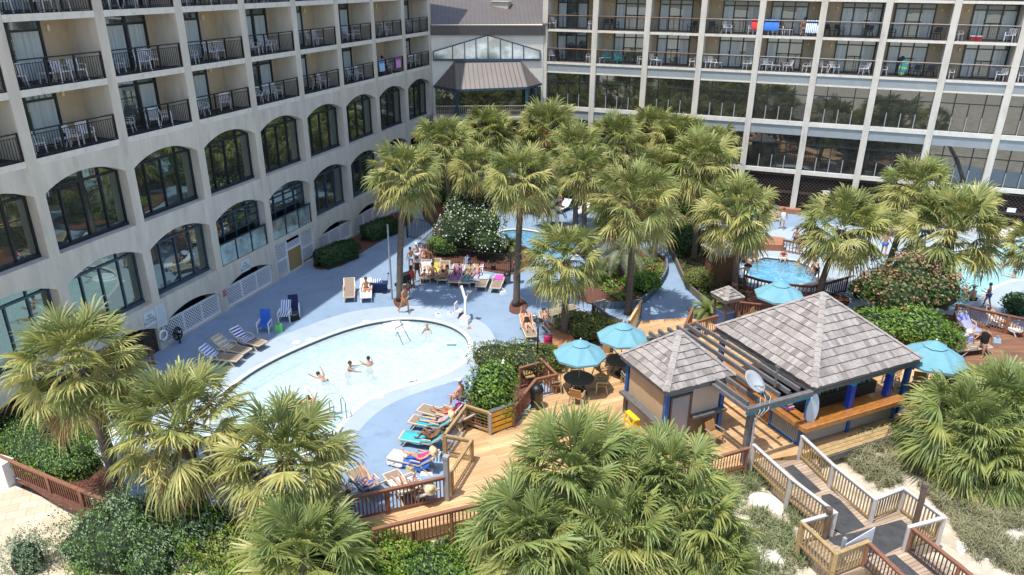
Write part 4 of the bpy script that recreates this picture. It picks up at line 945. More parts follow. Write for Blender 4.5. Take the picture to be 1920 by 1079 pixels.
rg = 'brown stained timber railings'
railing('railing', 'brown railing between the sunbathers and the narrow timber walkway', [(560, 957), (605, 945), (838, 893)], .15, 1.05, redwood)
railing('railing', 'brown railing on the outer side of the narrow timber walkway above the green bushes', [(700, 992), (846, 957), (945, 936), (1060, 915)], .1, 1.05, redwood)
railing('railing', 'brown railing between the small kiosk and the grey pergola post', [(1220, 893), (1292, 872), (1403, 840)], .15, 1.0, redwood)
railing('railing', 'brown railing beside the black trash can, ending at the yellow slatted panel', [(963, 762), (1005, 711), (1044, 702), (1012, 671)], .15, 1.0, redwood)
railing('railing', 'low brown railing behind the wooden corner bench and street lamp', [(975, 690), (1010, 680)], .15, 1.0, redwood)
railing('railing', 'pale wooden rail in front of the dark bush left of the first umbrella', [(1008, 666), (1040, 657)], .15, 1.0, newwood)
railing('railing', 'brown railing at the end of the curved path next to the green sago palm', [(1299, 578), (1284, 611), (1327, 597), (1346, 592)], .15, 1.0, redwood)
railing('railing', 'brown railing behind the little roofed post under the third umbrella', [(1382, 566), (1430, 571), (1478, 578)], .15, 1.0, redwood)
railing('railing', 'pale curved end rail where the path meets the timber deck', [(1180, 601), (1203, 563)], .1, 1.0, newwood, greywood)
railing('railing', 'brown railing round the near side of the hot tub', [(1397, 516), (1422, 524), (1455, 531), (1522, 537), (1547, 532), (1590, 520)], 0, 1.0, mat('dark_redwood', (.14, .06, .035), .6, .2, 6), gap=.2, bw=.06)
railing('railing', 'short brown railing behind the hot tub beside the brick planter', [(1470, 450), (1520, 459)], 0, .9, redwood, gap=.2, bw=.06)
railing('railing', 'long brown railing behind the loungers on the brown deck', [(1796, 571), (1893, 592), (1960, 606)], .2, 1.05, redwood, pw=.14)
railing('railing', 'brown corner railing between the red flowered bush and the brown deck', [(1765, 612), (1798, 627), (1752, 637), (1718, 646)], .2, 1.0, redwood)
railing('railing', 'short brown railing beside the umbrella table right of the bar', [(1757, 700), (1790, 712)], .15, .95, redwood)
railing('railing', 'brown railing at the right end of the bar bench', [(1693, 775), (1720, 752)], .15, .95, redwood)
railing('railing', 'brown railing between the pavers and the square hedge', [(-40, 842), (0, 856), (88, 893), (215, 946)], -.3, 1.05, redwood, pw=.14)
railing('railing', 'dark brown railing under the lowest left arches beside the pool', [(-10, 780), (70, 742)], 0, 1.0, mat('dark_redwood', (.14, .06, .035), .6, .2, 6), gap=.2)
railing('railing', 'short brown railing at the end of the arches by the striped towels', [(238, 665), (282, 652)], 0, 1.0, redwood, gap=.2)
railing('railing', 'black metal fence between the oleander and the sunbathers', [(785, 456), (807, 461), (957, 479), (977, 462)], 0, 1.25, blackm, style='metal', gap=.125, bw=.022, pw=.06, capw=.05, cat='fence')['category'] = 'fence'
railing('railing', 'black metal fence running back toward the gate under the palms', [(785, 456), (812, 430), (838, 405)], 0, 1.25, MT['grey_metal'], style='metal', gap=.14, bw=.022, pw=.06, capw=.05)['category'] = 'fence'
railing('railing', 'dark metal gate across the path under the arches', [(762, 407), (815, 418)], 0, 1.6, blackm, style='metal', gap=.13, bw=.025, pw=.09, capw=.06)['category'] = 'gate'
railing('railing', 'dark picket fence behind the second umbrella', [(1134, 562), (1112, 568), (1142, 591), (1163, 599)], 0, 1.1, MT['grey_metal'], mp=greywood, mbal=greywood, style='bal', gap=.14, bw=.05, capw=.06)
railing('railing', 'slim dark railing beside the brown shed', [(1378, 508), (1397, 502)], 0, 1.3, MT['grey_metal'], mbal=blackm, style='metal', gap=.14, bw=.03)
whitecap = mat('white_rail_cap', (.50, .47, .44), .6, .08, 4)
railing('railing', 'left boardwalk railing with a white cap and yellow pine balusters', [(1414, 834), (1483, 897), (1567, 961), (1506, 978)], .15, 1.0, whitecap, whitecap, yelwood, bw=.045, pw=.13)
railing('railing', 'yellow pine boardwalk railing beside the leaning white sign', [(1504, 979), (1568, 1038), (1628, 1015)], .15, 1.0, yelwood, bw=.045, pw=.13)
railing('railing', 'right boardwalk railing with a white cap zigzagging round the landing', [(1505, 818), (1563, 872), (1642, 936), (1695, 915), (1771, 970), (1706, 988)], .15, 1.0, whitecap, whitecap, yelwood, bw=.045, pw=.13)
railing('railing', 'brown railing at the bottom of the boardwalk, left side', [(1629, 1017), (1700, 1085), (1760, 1150)], .15, 1.0, redwood, bw=.03, mbal=MT['brown_lattice'])
railing('railing', 'brown railing at the bottom of the boardwalk, right side', [(1711, 990), (1800, 1060), (1860, 1110)], .15, 1.0, redwood, bw=.03, mbal=MT['brown_lattice'])
railing('gate_frame', 'open pale timber frame with wire mesh joining the yellow slatted panel', [(833, 815), (874, 760), (918, 774)], .15, 1.0, yelwood, style='mesh', capw=.11, capt=.07, pw=.13)
railing('gate_frame', 'open pale timber frame with wire mesh beside the ramp', [(834, 816), (884, 825), (846, 884)], .15, 1.0, yelwood, style='mesh', capw=.11, capt=.07, pw=.13)
def post(px, h, w, m_, lab, z0=.15, name='post'):
    p = at(*px, z0); m = MB(); m.box(p.x-w/2, p.x+w/2, p.y-w/2, p.y+w/2, z0-.3, z0+h-.12); m.box(p.x-w*.62, p.x+w*.62, p.y-w*.62, p.y+w*.62, z0+h-.12, z0+h)
    tag(m.build(name, m_), lab, 'post')
post((839, 938), 1.9, .17, mat('grey_post', (.30, .30, .30), .7, .1, 3), 'tall grey post at the corner of the ramp and the brown railing')
dw = mat('dark_post', (.13, .095, .07), .7, .2, 5)
post((1544, 1010), 1.25, .16, dw, 'dark square lamp post on the left of the boardwalk landing'); post((1715, 985), 1.75, .16, dw, 'dark square lamp post on the right of the boardwalk landing')
post((1592, 522), 1.7, .14, redwood, 'brown post at the right end of the hot tub railing', 0); post((1371, 585), 1.7, .25, MT['brown_lattice'], 'thick dark square post beside the third umbrella', .15)
# white end wall left
m = MB(); p = at(15, 905, -.3); m.box(p.x-1.2, p.x+.35, p.y-.25, p.y+.25, -.6, .72); tag(m.build('wall', whitepl), 'short white wall end at the left edge beside the pavers', 'wall')
m = MB(); p = at(150, 790, 0); m.box(p.x-2.0, p.x+1.6, p.y-.05, p.y+.05, .65, .75); m.box(p.x-2, p.x+1.6, p.y-.1, p.y+.1, -.1, .12)
for x in (-1.9, 0, 1.5): m.box(p.x+x-.06, p.x+x+.06, p.y-.058, p.y+.058, .1, .8)
tag(m.build('low_rail', redwood), 'low brown rail behind the leftmost foreground palm', 'railing')
# yellow slatted panel
t = thing('slatted_panel', 'yellow panel of four wide slats beside the oleander', 'panel', at(942, 808, .15)[:], world=True)
a, b = at(920, 816, .15), at(963, 800, .15); Z = Vector((0, 0, 1)); ym = mat('yellow_paint', (.72, .40, .045), .5, .15, 4)
for k in range(4): m = MB(); m.beam(a+Z*(.16+.25*k), b+Z*(.16+.25*k), .03, .19); m.build('slat', ym, t)
for q, mm in ((a, MT['grey_post']), (b, yelwood)): m = MB(); m.box(q.x-.05, q.x+.05, q.y-.05, q.y+.05, 0, 1.15); m.build('post', mm, t)
m = MB(); m.beam(a+Z*1.05+Vector((-.05, .08, 0)), b+Z*1.05+Vector((-.05, .08, 0)), .22, .05); m.build('cap_shelf', greywood, t)
# low walls beside the path
def lowwall(pxs, lab, h=.42, m_=None):
    pts = smoothpoly([A(*p) for p in pxs], 4, False); m = MB()
    for a_, b_ in zip(pts, pts[1:]): m.beam((*a_, h/2), (*b_, h/2), .10, h); 
    for a_, b_ in zip(pts, pts[1:]):
        L = hypot(b_[0]-a_[0], b_[1]-a_[1]); n = max(1, int(L/.22))
        for k in range(n): q = (a_[0]+(b_[0]-a_[0])*k/n, a_[1]+(b_[1]-a_[1])*k/n); m.box(q[0]-.065, q[0]+.065, q[1]-.065, q[1]+.065, 0, h*.97)
    tag(m.build('low_wall', m_ or mat('blue_grey_boards', (.13, .17, .20), .8, .2, 3)), lab, 'wall')
lowwall([(1120, 577), (1160, 580), (1195, 575), (1225, 552), (1249, 515), (1247, 485)], 'low blue grey board wall curving round the bed left of the path')
lowwall([(1243, 455), (1262, 485), (1275, 515), (1288, 540), (1305, 558), (1330, 578)], 'low board wall curving along the right side of the path', m_=mat('olive_boards', (.16, .15, .11), .8, .2, 3))
brickm = mat('salmon_brick', (.36, .16, .09), .85, .2, 8)
def planter(pxs, h, lab, m_=None, z=0):
    m = MB(); poly = [A(*p, z) for p in pxs]; m.prism(poly, -.1, z+h); o = m.build('planter', m_ or brickm); tag(o, lab, 'planter')
planter([(1438, 398), (1500, 404), (1502, 386), (1440, 380)], .4, 'brick planter holding the lime sago palm')
planter([(1408, 470), (1465, 472), (1470, 458), (1425, 452)], .45, 'orange brown planter behind the hot tub')
planter([(1036, 668), (1062, 672), (1078, 655), (1060, 630), (1035, 640)], .5, 'square orange wooden planter round the trunk of the low bushy palm', mat('orange_wood', (.38, .17, .075), .7, .2, 5))
# ================= KIOSK, BAR, PERGOLA
SHM = [mat('shingle_a', (.275, .245, .225), .9, .18, 5, .3, 18, stretch=(1, 1, 1)), mat('shingle_b', (.335, .30, .278), .9, .18, 5, .3, 18), mat('shingle_c', (.205, .18, .162), .9, .18, 5, .3, 18), mat('shingle_d', (.30, .262, .232), .9, .18, 5, .3, 18)]
def hiproof(root, cx, cy, half, ze, za, rowh, seed, name='roof'):
    rr = random.Random(seed); m = MB(); apex = Vector((cx, cy, za)); cor = [Vector((cx+sx*half, cy+sy*half, ze)) for sx, sy in ((-1, -1), (1, -1), (1, 1), (-1, 1))]
    core = MB()
    for i in range(4): core.face(cor[i]-Vector((0, 0, .0)), cor[(i+1) % 4], apex)
    core.hexa([(cx-half*.98, cy-half*.98, ze-.16), (cx+half*.98, cy-half*.98, ze-.16), (cx+half*.98, cy+half*.98, ze-.16), (cx-half*.98, cy+half*.98, ze-.16)], [(cx-half*.98, cy-half*.98, ze-.003), (cx+half*.98, cy-half*.98, ze-.003), (cx+half*.98, cy+half*.98, ze-.003), (cx-half*.98, cy+half*.98, ze-.003)])
    SLn = sqrt(half**2+(za-ze)**2); n = max(4, int(SLn/rowh))
    for i in range(4):
        a, b = cor[i], cor[(i+1) % 4]; nrm = (b-a).cross(apex-a).normalized()
        for k in range(n):
            t0, t1 = k/n, min(.995, (k+1.08)/n); l0, r0, l1, r1 = a.lerp(apex, t0), b.lerp(apex, t0), a.lerp(apex, t1), b.lerp(apex, t1)
            W_ = (r0-l0).length; x = 0; 
            while x < W_:
                w = rr.uniform(.07, .30); x2 = min(W_, x+w); u0, u1 = x/W_, x2/W_-.002; jz = rr.uniform(-.012, .012)
                q0 = l0.lerp(r0, u0); q1 = l0.lerp(r0, u1)
                dn = (apex-(a+b)/2).normalized()
                L1 = (l1-l0).length
                # trapezoid limits for the slanted hip ends
                s0, s1 = q0+dn*((t1-t0)*SLn), q1+dn*((t1-t0)*SLn)
                cl = lambda s: s
                W1 = (r1-l1).length; off_ = (W_-W1)/2; e0 = min(max(x, off_), off_+W1); e1 = min(max(x2, off_), off_+W1)
                s0 = l1.lerp(r1, (e0-off_)/max(W1, .01)); s1 = l1.lerp(r1, (e1-off_)/max(W1, .01))
                lift = nrm*.062; i0 = m.vs([q0+lift+dn*jz, q1+lift+dn*jz, s1+nrm*.012, s0+nrm*.012, q0+nrm*.005+dn*jz, q1+nrm*.005+dn*jz])
                mi = rr.choice([0, 0, 1, 1, 2, 3]); m.f += [(i0, i0+1, i0+2, i0+3), (i0+4, i0+5, i0+1, i0)]; m.mi += [mi, mi]; x = x2
    o = m.build(name, SHM, root); c_ = core.build('roof_deck', SHM[2], root)
    h = MB()
    for i in range(4):
        a = cor[i]; d = (apex-a); n2 = int(d.length/.24)
        for k in range(n2):
            p, q = a.lerp(apex, k/n2), a.lerp(apex, min(1, (k+1.25)/n2)); s = Vector((d.x, d.y, 0)).normalized().cross(Vector((0, 0, 1)))*.13
            up = Vector((0, 0, .085)); dn_ = Vector((0, 0, .018)); h.m = rr.choice([0, 1, 1, 3]); out = Vector((-d.x, -d.y, 0)).normalized()
            h.face(p+up, p+s+dn_+up*.2, q+s*.9+dn_, q+up*.72); h.face(p+up, q+up*.72, q-s*.9+dn_, p-s+dn_+up*.2); h.face(p+up, p-s+dn_+up*.2, p+s+dn_+up*.2)
    h.build('hip_caps', SHM, root)
    return o
ux = Vector((cos(TH), sin(TH), 0)); uy = Vector((-sin(TH), cos(TH), 0))
bluep = mat('blue_paint', (.018, .10, .30), .45, .12, 3); tealp = mat('teal_paint', (.03, .22, .30), .5, .15, 3); bluev = mat('bright_blue_paint', (.02, .06, .42), .4, .1, 3)
panelg = mat('grey_panel', (.33, .31, .28), .7, .12, 2); tanp = mat('tan_panel', (.47, .335, .21), .75, .08, 2); counter = mat('varnished_wood', (.36, .145, .035), .25, .35, 3, .1, 12, coat=.5, stretch=(1, 4, 1)); orangew = mat('orange_board', (.42, .19, .06), .5, .3, 3, stretch=(4, 1, 1))
corr = mat('corrugated_metal', (.34, .35, .33), .5, .12, 3)
HB = Vector((25.2, 6.66, .15))-ux*.22-uy*.2
hut = thing('kiosk', 'small closed kiosk with a shingled hip roof, tan panels and blue corner posts', 'kiosk', HB[:], TH)
hiproof(hut, 0, 0, 1.68, 2.72, 4.25, .27, 3)
def part(name, m_, par, *boxes, xf=None):
    m = MB()
    for b in boxes: m.box(*b)
    return m.build(name, m_, par)
w = 1.36
part('wall', panelg, hut, (-w+.02, w-.02, -w+.02, w-.02, 0, 2.6))
part('wall_panel', tanp, hut, (-w-.03, -w+.05, -w+.14, w-.14, 1.1, 2.55)); part('lower_panel', panelg, hut, (-w-.028, -w+.05, -w+.14, w-.14, .05, 1.0))
for sx in (-1, 1):
    for sy in (-1, 1): part('corner_post', bluep, hut, (sx*w-.09, sx*w+.09, sy*w-.09, sy*w+.09, -.02, 2.6))
part('shelf', greywood, hut, (-w-.36, -w-.03, -w-.05, w+.1, 1.0, 1.1), (-w-.1, -w-.02, w-.1, w+.1, 0, 1.0), (-w-.36, -w-.30, -w+.0, -w+.06, 0, .999))
part('eave_beam', tealp, hut, (-1.5, 1.5, -1.52, -1.42, 2.42, 2.6), (-1.52, -1.42, -1.42, 1.5, 2.42, 2.6))
d = part('door', mat('grey_door', (.31, .31, .34), .35, .06, 2), hut, (-1.12, -.28, -w-.05, -w+.02, .05, 2.15)); part('door_frame', dw, hut, (-1.2, -1.12, -w-.07, -w+.02, 0, 2.22), (-.28, -.18, -w-.07, -w+.02, 0, 2.22), (-1.12, -.28, -w-.07, -w+.02, 2.15, 2.22))
part('shutter', mat('beige_shutter', (.50, .43, .36), .6, .05, 2), hut, (-.14, 1.2, -w-.045, -w+.02, 1.2, 2.35)); part('counter_shelf', greywood, hut, (-.16, 1.5, -w-.28, -w-.045, 1.08, 1.18))
part('board_panel', mat('diag_boards', (.17, .12, .08), .8, .3, 5, stretch=(5, 1, 1)), hut, (-.14, 1.22, -w-.03, -w+.02, .05, 1.05))
m = MB(); p = -w-.62
m = MB(); ymt = mat('bright_yellow_paint', (.80, .50, .02), .45, .08, 4)
hp = at(1192, 800, .15)+ux*.0; yt = thing('barricade', 'bright yellow wooden trestle leaning by the small kiosk', 'trestle', (HB-ux*(w+.75)-uy*.2)[:], TH)
for s in (-1, 1):
    for y in (-.3, .3): m = MB(); m.beam((s*.26, y, 0), (s*.08, y, .92), .07, .05); m.build('leg', ymt, yt)
m = MB(); m.box(-.12, .12, -.40, .40, .90, .96)
for z in (.35, .62): m.box(-.24+z*.15, -.20+z*.15, -.38, .38, z-.07, z+.07); m.box(.20-z*.15, .24-z*.15, -.38, .38, z-.07, z+.07)
m.build('crossboard', ymt, yt)
# bar
BB = Vector((30.6, 11.0, .15))-ux*.35-uy*.35
bar = thing('bar_kiosk', 'open bar with a big shingled hip roof, blue posts and a varnished counter', 'bar', BB[:], TH)
hiproof(bar, 0, 0, 3.0, 2.72, 5.05, .33, 8)
part('eave_beam', mat('grey_fascia', (.10, .105, .11), .6, .15, 3), bar, (-2.96, 2.96, -2.97, -2.87, 2.42, 2.56), (-2.97, -2.87, -2.87, 2.96, 2.42, 2.56), (2.85, 2.95, -2.87, 2.96, 2.42, 2.56))
m = MB()
for x0, x1 in ((-2.75, -.6), (-.6, 1.6), (1.6, 2.85)):
    n = 10
    for k in range(n):
        a, b = x0+(x1-x0)*k/n, x0+(x1-x0)*(k+1)/n; f = lambda x: 2.12+.26*(1-((x-(x0+x1)/2)/((x1-x0)/2))**4)
        m.hexa([(a, -2.86, f(a)), (b, -2.86, f(b)), (b, -2.78, f(b)), (a, -2.78, f(a))], [(a, -2.86, 2.42), (b, -2.86, 2.42), (b, -2.78, 2.42), (a, -2.78, 2.42)])
m.build('arched_valance', tealp, bar)
for x in (-2.72, -.55, 1.6): part('post', bluev if x > -2 else bluep, bar, (x-.12, x+.12, -2.84, -2.60, 1.12, 2.42))
for x, y in ((2.7, -2.7), (-2.7, 2.7), (2.7, 2.7)): part('post', bluep, bar, (x-.1, x+.1, y-.1, y+.1, 0, 2.5))
part('counter', counter, bar, (-3.35, 2.2, -3.25, -2.35, 1.02, 1.12), (-3.351, -2.65, -2.35, -.3, 1.02, 1.119)); part('counter_edge', orangew, bar, (-3.37, 2.22, -3.30, -3.251, .93, 1.13), (-3.40, -3.352, -3.25, -.3, .93, 1.13))
part('shade_floor', dw, bar, (-2.6, 2.75, -2.75, 2.8, -.01, .015)); part('back_wall', mat('navy_interior', (.012, .014, .05), .7, .3, 3), bar, (-2.4, 2.6, -.80, -.70, 0, 2.4)); part('back_counter', dw, bar, (-2.2, 2.5, -1.55, -.801, 0, 1.0))  # dark floor sheet over the boards paints the bar's shaded inside
part('front_panel', panelg, bar, (-3.0, -.66, -2.9, -2.84, .1, .92), (-.44, 2.0, -2.9, -2.84, .1, .92))
for x in (-3.05, -.55, 2.05): part('panel_post', bluep, bar, (x-.08, x+.08, -2.95, -2.80, 0, .93))
m = MB(); m.box(-3.12, -3.06, -2.75, -1.25, .1, .9)
for k in range(14): y = -2.7+k*.105; m.box(-3.15, -3.12, y-.02, y+.02, .12, .88)
m.build('corrugated_panel', corr, bar)
part('panel_frame', bluep, bar, (-3.16, -3.05, -2.95, -2.78, 0, .95), (-3.16, -3.05, -1.3, -1.15, 0, .93), (-3.155, -3.055, -2.78, -1.3, 0, .12), (-3.155, -3.055, -2.78, -1.3, .84, .93))
m = MB(); m.hexa([(-3.1, -1.1, .02), (-3.05, -1.1, .02), (-3.05, 1.9, .02), (-3.1, 1.9, .02)], [(-3.1, -1.1, 1.0), (-3.05, -1.1, 1.0), (-3.05, 1.9, 1.0), (-3.1, 1.9, 1.0)]); m.beam((-3.12, -1.0, .1), (-3.12, .4, .95), .03, .07); m.beam((-3.12, .4, .1), (-3.12, 1.8, .95), .03, .07); m.build('side_boards', orangew, bar)
m = MB(); m.hexa([(-3.3, -.3, 1.15), (-2.5, -.3, 1.15), (-2.5, 2.2, 1.15), (-3.3, 2.2, 1.15)], [(-3.3, -.3, 1.2), (-2.5, -.3, 1.2), (-2.5, 2.2, 1.2), (-3.3, 2.2, 1.2)]); m.build('side_counter', orangew, bar)
bench = thing('bench', 'long yellow timber step bench in front of the bar over the dune', 'bench', (BB-uy*3.62)[:], TH)
for k in range(3): part('plank', yelwood, bench, (-3.0, 1.3, -.30+k*.2, -.12+k*.2, .06, .11))
for x in (-2.8, -.8, 1.1): part('support', greywood, bench, (x-.06, x+.06, -.2, .25, -.9, .06))
part('skirt', greywood, bench, (-3.0, 1.3, -.34, -.30, -.2, .05))
# bottles
bc = [(.55, .6, .65), (.10, .25, .12), (.35, .22, .08), (.6, .62, .6), (.05, .12, .3)]; rr = random.Random(4); bt = None
tm = []
for i, c in enumerate(bc):
    m = MB(); m.lathe([(0, 0), (.045, 0), (.045, .18), (.018, .24), (.018, .32), (0, .32)], 7); o = m.build('bottle', mat('bottle_glass_%s' % ['clear', 'green', 'amber', 'white', 'blue'][i], c, .1, .1, 3, coat=.5), smooth=True); tm.append(o)
nb = 0
for row in range(2):
    for k in range(26):
        x = -2.1+k*.17+rr.uniform(-.03, .03); src = tm[rr.randrange(5)]
        o = src.copy() if src.get('category') else src; 
        if o is not src: COL.objects.link(o)
        p = BB+ux*x+uy*(-1.42+row*.25)+Vector((0, 0, 1.0+row*.12-.0)); 
        if row: p.z = BB.z+1.0
        else: p.z = BB.z+1.0
        o.location = p; tag(o, 'small bottle standing among others on the back counter of the bar', 'bottle', 'bottles on the back counter of the bar')
t = thing('plastic_tub', 'lilac plastic tub on the left end of the bar counter', 'tub', (BB-ux*2.95-uy*1.75+Vector((0, 0, 1.12)))[:], TH)
m = MB(); m.hexa([(-.16, -.22, 0), (.16, -.22, 0), (.16, .22, 0), (-.16, .22, 0)], [(-.2, -.27, .16), (.2, -.27, .16), (.2, .27, .16), (-.2, .27, .16)]); m.build('body', mat('lilac_plastic', (.42, .28, .55), .4, .1, 4), t)
m = MB(); m.box(-.15, .15, -.2, .2, .162, .26); m.build('contents', brickm, t)
# surfboard sign on the post

m = MB(); n = 20; pts = [(.26*sin(2*pi*k/n)*(1-.2*cos(2*pi*k/n)), .68*cos(2*pi*k/n)) for k in range(n)]
i = m.vs([(x, -.02, z) for x, z in pts]+[(x, .02, z) for x, z in pts]); m.f.append(tuple(range(i, i+n))); m.f.append(tuple(range(i+n, i+2*n))[::-1]); m.mi += [0, 0]
for k in range(n): m.f.append((i+k, i+(k+1) % n, i+n+(k+1) % n, i+n+k)[::-1]); m.mi.append(0)
o = m.build('surfboard_sign', mat('pale_blue_board', (.50, .58, .66), .5, .06, 6)); o.location = BB-ux*2.78-uy*2.92+Vector((0, 0, 1.72)); o.rotation_euler = (0, 0, TH-.2); tag(o, 'pale oval surfboard shaped sign hanging on the front blue post of the bar', 'sign')
# pergola
pg = thing('pergola', 'grey timber pergola of parallel beams between the kiosk and the bar', 'pergola', (Vector((30.6, 11.0, .15))-ux*5.2)[:], TH)
gb = mat('pergola_wood', (.13, .125, .125), .75, .25, 5, .2, 20)
for k in range(6): x = -1.25+k*.50; m = MB(); m.box(x-.05, x+.05, -3.2, 3.3, 2.62, 2.80); m.build('beam', gb, pg)
m = MB(); m.box(-1.45, 1.75, -3.45, -3.25, 2.50, 2.66); m.build('front_beam', gb, pg); m = MB(); m.box(-1.45, 1.4, 3.0, 3.2, 2.44, 2.62); m.build('rear_beam', gb, pg)
m = MB(); m.box(-1.42, 1.72, -3.40, -3.30, 2.34, 2.50); m.build('teal_bracket', tealp, pg); m = MB(); m.box(-1.45, -1.32, -3.25, 0.2, 2.48, 2.63); m.build('side_beam', gb, pg)
m = MB(); m.box(-1.15, -.93, -3.30, -3.10, -.3, 2.5); m.build('post', gb, pg); m = MB(); m.box(-1.2, -1.0, 2.95, 3.15, -.3, 2.5); m.build('post', gb, pg); m = MB(); m.box(.9, 1.1, 2.95, 3.15, -.3, 2.5); m.build('post', gb, pg)
cab = MB(); rr = random.Random(2)
for s in range(3): cab.tube([(-1.05+.03*s, -3.35, .1), (-.95+.05*s, -3.33, 1.1), (-1.02+.04*s, -3.36, 1.9), (-.9+.2*s, -3.48, 2.45), (-.8+.25*s, -3.3, 2.85), (-.4+.1*s, -2.9, 2.84)], .014, 5)
cab.build('cable', mat('pale_cable', (.55, .55, .53), .5, .1, 4), pg)
dt = thing('satellite_dish', 'round grey satellite dish on the front left corner of the pergola', 'dish', (Vector((30.6, 11.0, .15))-ux*5.95-uy*2.75+Vector((0, 0, 2.8)))[:], TH)
m = MB(); m.lathe([(0, .0), (.18, .02), (.34, .07), (.48, .15), (.485, .13), (.34, .045), (.18, -.01), (0, -.02)], 24); R_ = Matrix.Rotation(radians(35), 4, 'X'); m.xf(Matrix.Translation((0, 0, .45))@Matrix.Rotation(radians(20), 4, 'Y')@R_); m.build('reflector', mat('dish_grey', (.36, .38, .40), .45, .06, 3), dt, smooth=True)
m = MB(); m.tube([(0, 0, 0), (0, 0, .4)], .03, 6); m.tube([(0, .05, .3), (0, -.45, .55)], .018, 5); m.build('mast', gb, dt); m = MB(); m.box(-.06, .06, -.52, -.42, .50, .60); m.build('receiver', mat('dish_grey'), dt)
m = MB(); m.tube([(1.15, 0, 0), (1.15, 0, .95)], .045, 6); m.tube([(1.15, -.1, .88), (1.15, .1, .88)], .05, 6); m.build('antenna_pole', gb, dt)
# little roofed post
rp = thing('roofed_post', 'little shingled roof on four legs over a grey box at the end of the path', 'shelter', at(1357, 610, .15)[:], TH)
hiproof(rp, 0, 0, .62, 1.75, 2.25, .2, 5)
for sx in (-1, 1):
    for sy in (-1, 1): part('post', dw, rp, (sx*.42-.05, sx*.42+.05, sy*.42-.05, sy*.42+.05, 0, 1.7))
part('box', bluep, rp, (-.36, .36, -.36, .36, 0, .85)); part('box_lid', MT['grey_post'], rp, (-.37, .37, -.37, .37, .851, .90))
# shed
sh = thing('shed', 'narrow brown wooden shed with a small shingled roof beside the hot tub', 'shed', at(1350, 528, .1)[:], radians(35))
shm = mat('shed_boards', (.16, .085, .04), .7, .3, 5, stretch=(6, 6, .6))
part('wall', shm, sh, (-.75, .75, -.7, .7, 0, 2.1)); hiproof(sh, 0, 0, 1.0, 2.1, 2.75, .22, 6)
m = MB(); m.box(-.778, -.75, .0, .28, 1.35, 1.75); m.build('small_sign', mat('pale_sign', (.6, .6, .66), .5, .25, 14), sh)
part('door_trim', dw, sh, (-.772, -.748, -.6, -.54, 0, 2.0), (-.772, -.748, .5, .56, 0, 2.0))
# ================= FURNITURE
tanpl = mat('almond_plastic', (.62, .53, .41), .45, .06, 3); taupe = mat('taupe_sling', (.27, .205, .15), .8, .08, 8)
wick = mat('wicker_tan', (.40, .215, .08), .6, .2, 12); silver = mat('silver_metal', (.45, .43, .40), .35, .1, 4, metal=.5); tabm = mat('dark_table_top', (.085, .065, .05), .5, .2, 6)
def make_lounger(raised, fr=tanpl, sl=taupe):
    t = thing('sun_lounger', '', 'lounger'); H = .34; a = radians(raised); hx = -.35   # x: head at -x, foot +x
    m = MB()
    bx, bz = hx-.72*cos(a), H+.72*sin(a)
    for s in (-1, 1):
        y = s*.31; m.beam((hx-.03 if raised else -1.05, y, H), (.98, y, H), .05, .06)
    m.beam((.98, -.335, H), (.98, .335, H), .06, .06); m.build('frame', fr, t)
    m = MB(); m.hexa([(hx, -.285, H), (.95, -.285, H), (.95, .285, H), (hx, .285, H)], [(hx, -.285, H+.035), (.95, -.285, H+.035), (.95, .285, H+.035), (hx, .285, H+.035)]); m.build('seat', sl, t)
    m = MB(); m.beam((hx, 0, H+.02), (bx, 0, bz+.02), .58, .035); 
    for s in (-1, 1): m.m = 1; m.beam((hx, s*.31, H+.01), (bx, s*.31, bz+.01), .05, .06)
    m.beam((bx, -.335, bz), (bx, .335, bz), .06, .06); m.build('backrest', [sl, fr], t)
    for s in (-1, 1):
        for x0, x1 in ((.62, .86), (-.42, -.80)): m = MB(); m.beam((x0, s*.30, H), (x1, s*.30, 0), .05, .045); m.build('leg', fr, t)
        m = MB(); m.beam((-.42, s*.34, H+.2), (.0, s*.34, H+.2), .045, .03); m.beam((-.02, s*.34, H+.2), (.06, s*.34, H), .04, .03); m.build('armrest', fr, t)
    freeze(t); return t
def make_achair(name, mm, seatm=None, back=.85, wide=.52, slats=True, arms=True, legm=None):
    t = thing(name, '', 'chair'); seatm = seatm or mm; legm = legm or mm; h = .42
    m = MB(); m.box(-wide/2, wide/2, -.22, .24, h, h+.04); m.build('seat', seatm, t)
    m = MB()
    if slats:
        for k in range(6): x = -wide/2+.05+k*(wide-.1)/5; m.beam((x, -.21, h+.03), (x, -.33, back+.02*(1-abs(k-2.5)/2.5)), .05, .02)
        m.beam((-wide/2, -.325, back), (wide/2, -.325, back), .03, .06)
    else: m.beam((0, -.21, h+.08), (0, -.34, back), wide-.04, .03)
    m.build('backrest', seatm, t)
    for sx in (-1, 1):
        for y0, y1 in ((-.2, -.3), (.2, .24)): m = MB(); m.beam((sx*(wide/2-.03), y0, h+.02), (sx*(wide/2+.01), y1, 0), .05, .045); m.build('leg', legm, t)
        if arms: m = MB(); m.beam((sx*(wide/2+.01), -.28, h+.22), (sx*(wide/2+.01), .22, h+.22), .055, .025); m.beam((sx*(wide/2+.01), .2, h+.22), (sx*(wide/2+.01), .24, h), .04, .04); m.build('armrest', legm, t)
    freeze(t); return t
wchair = make_achair('plastic_chair', whitepl); brchair = make_achair('dark_chair', MT['dark_frame'], slats=False); tealch = make_achair('adirondack_chair', mat('teal_plastic', (.03, .33, .40), .5, .1, 3), back=1.05, wide=.62)
pchair = make_achair('patio_chair', silver, wick, slats=False, wide=.56, back=.9, legm=silver)
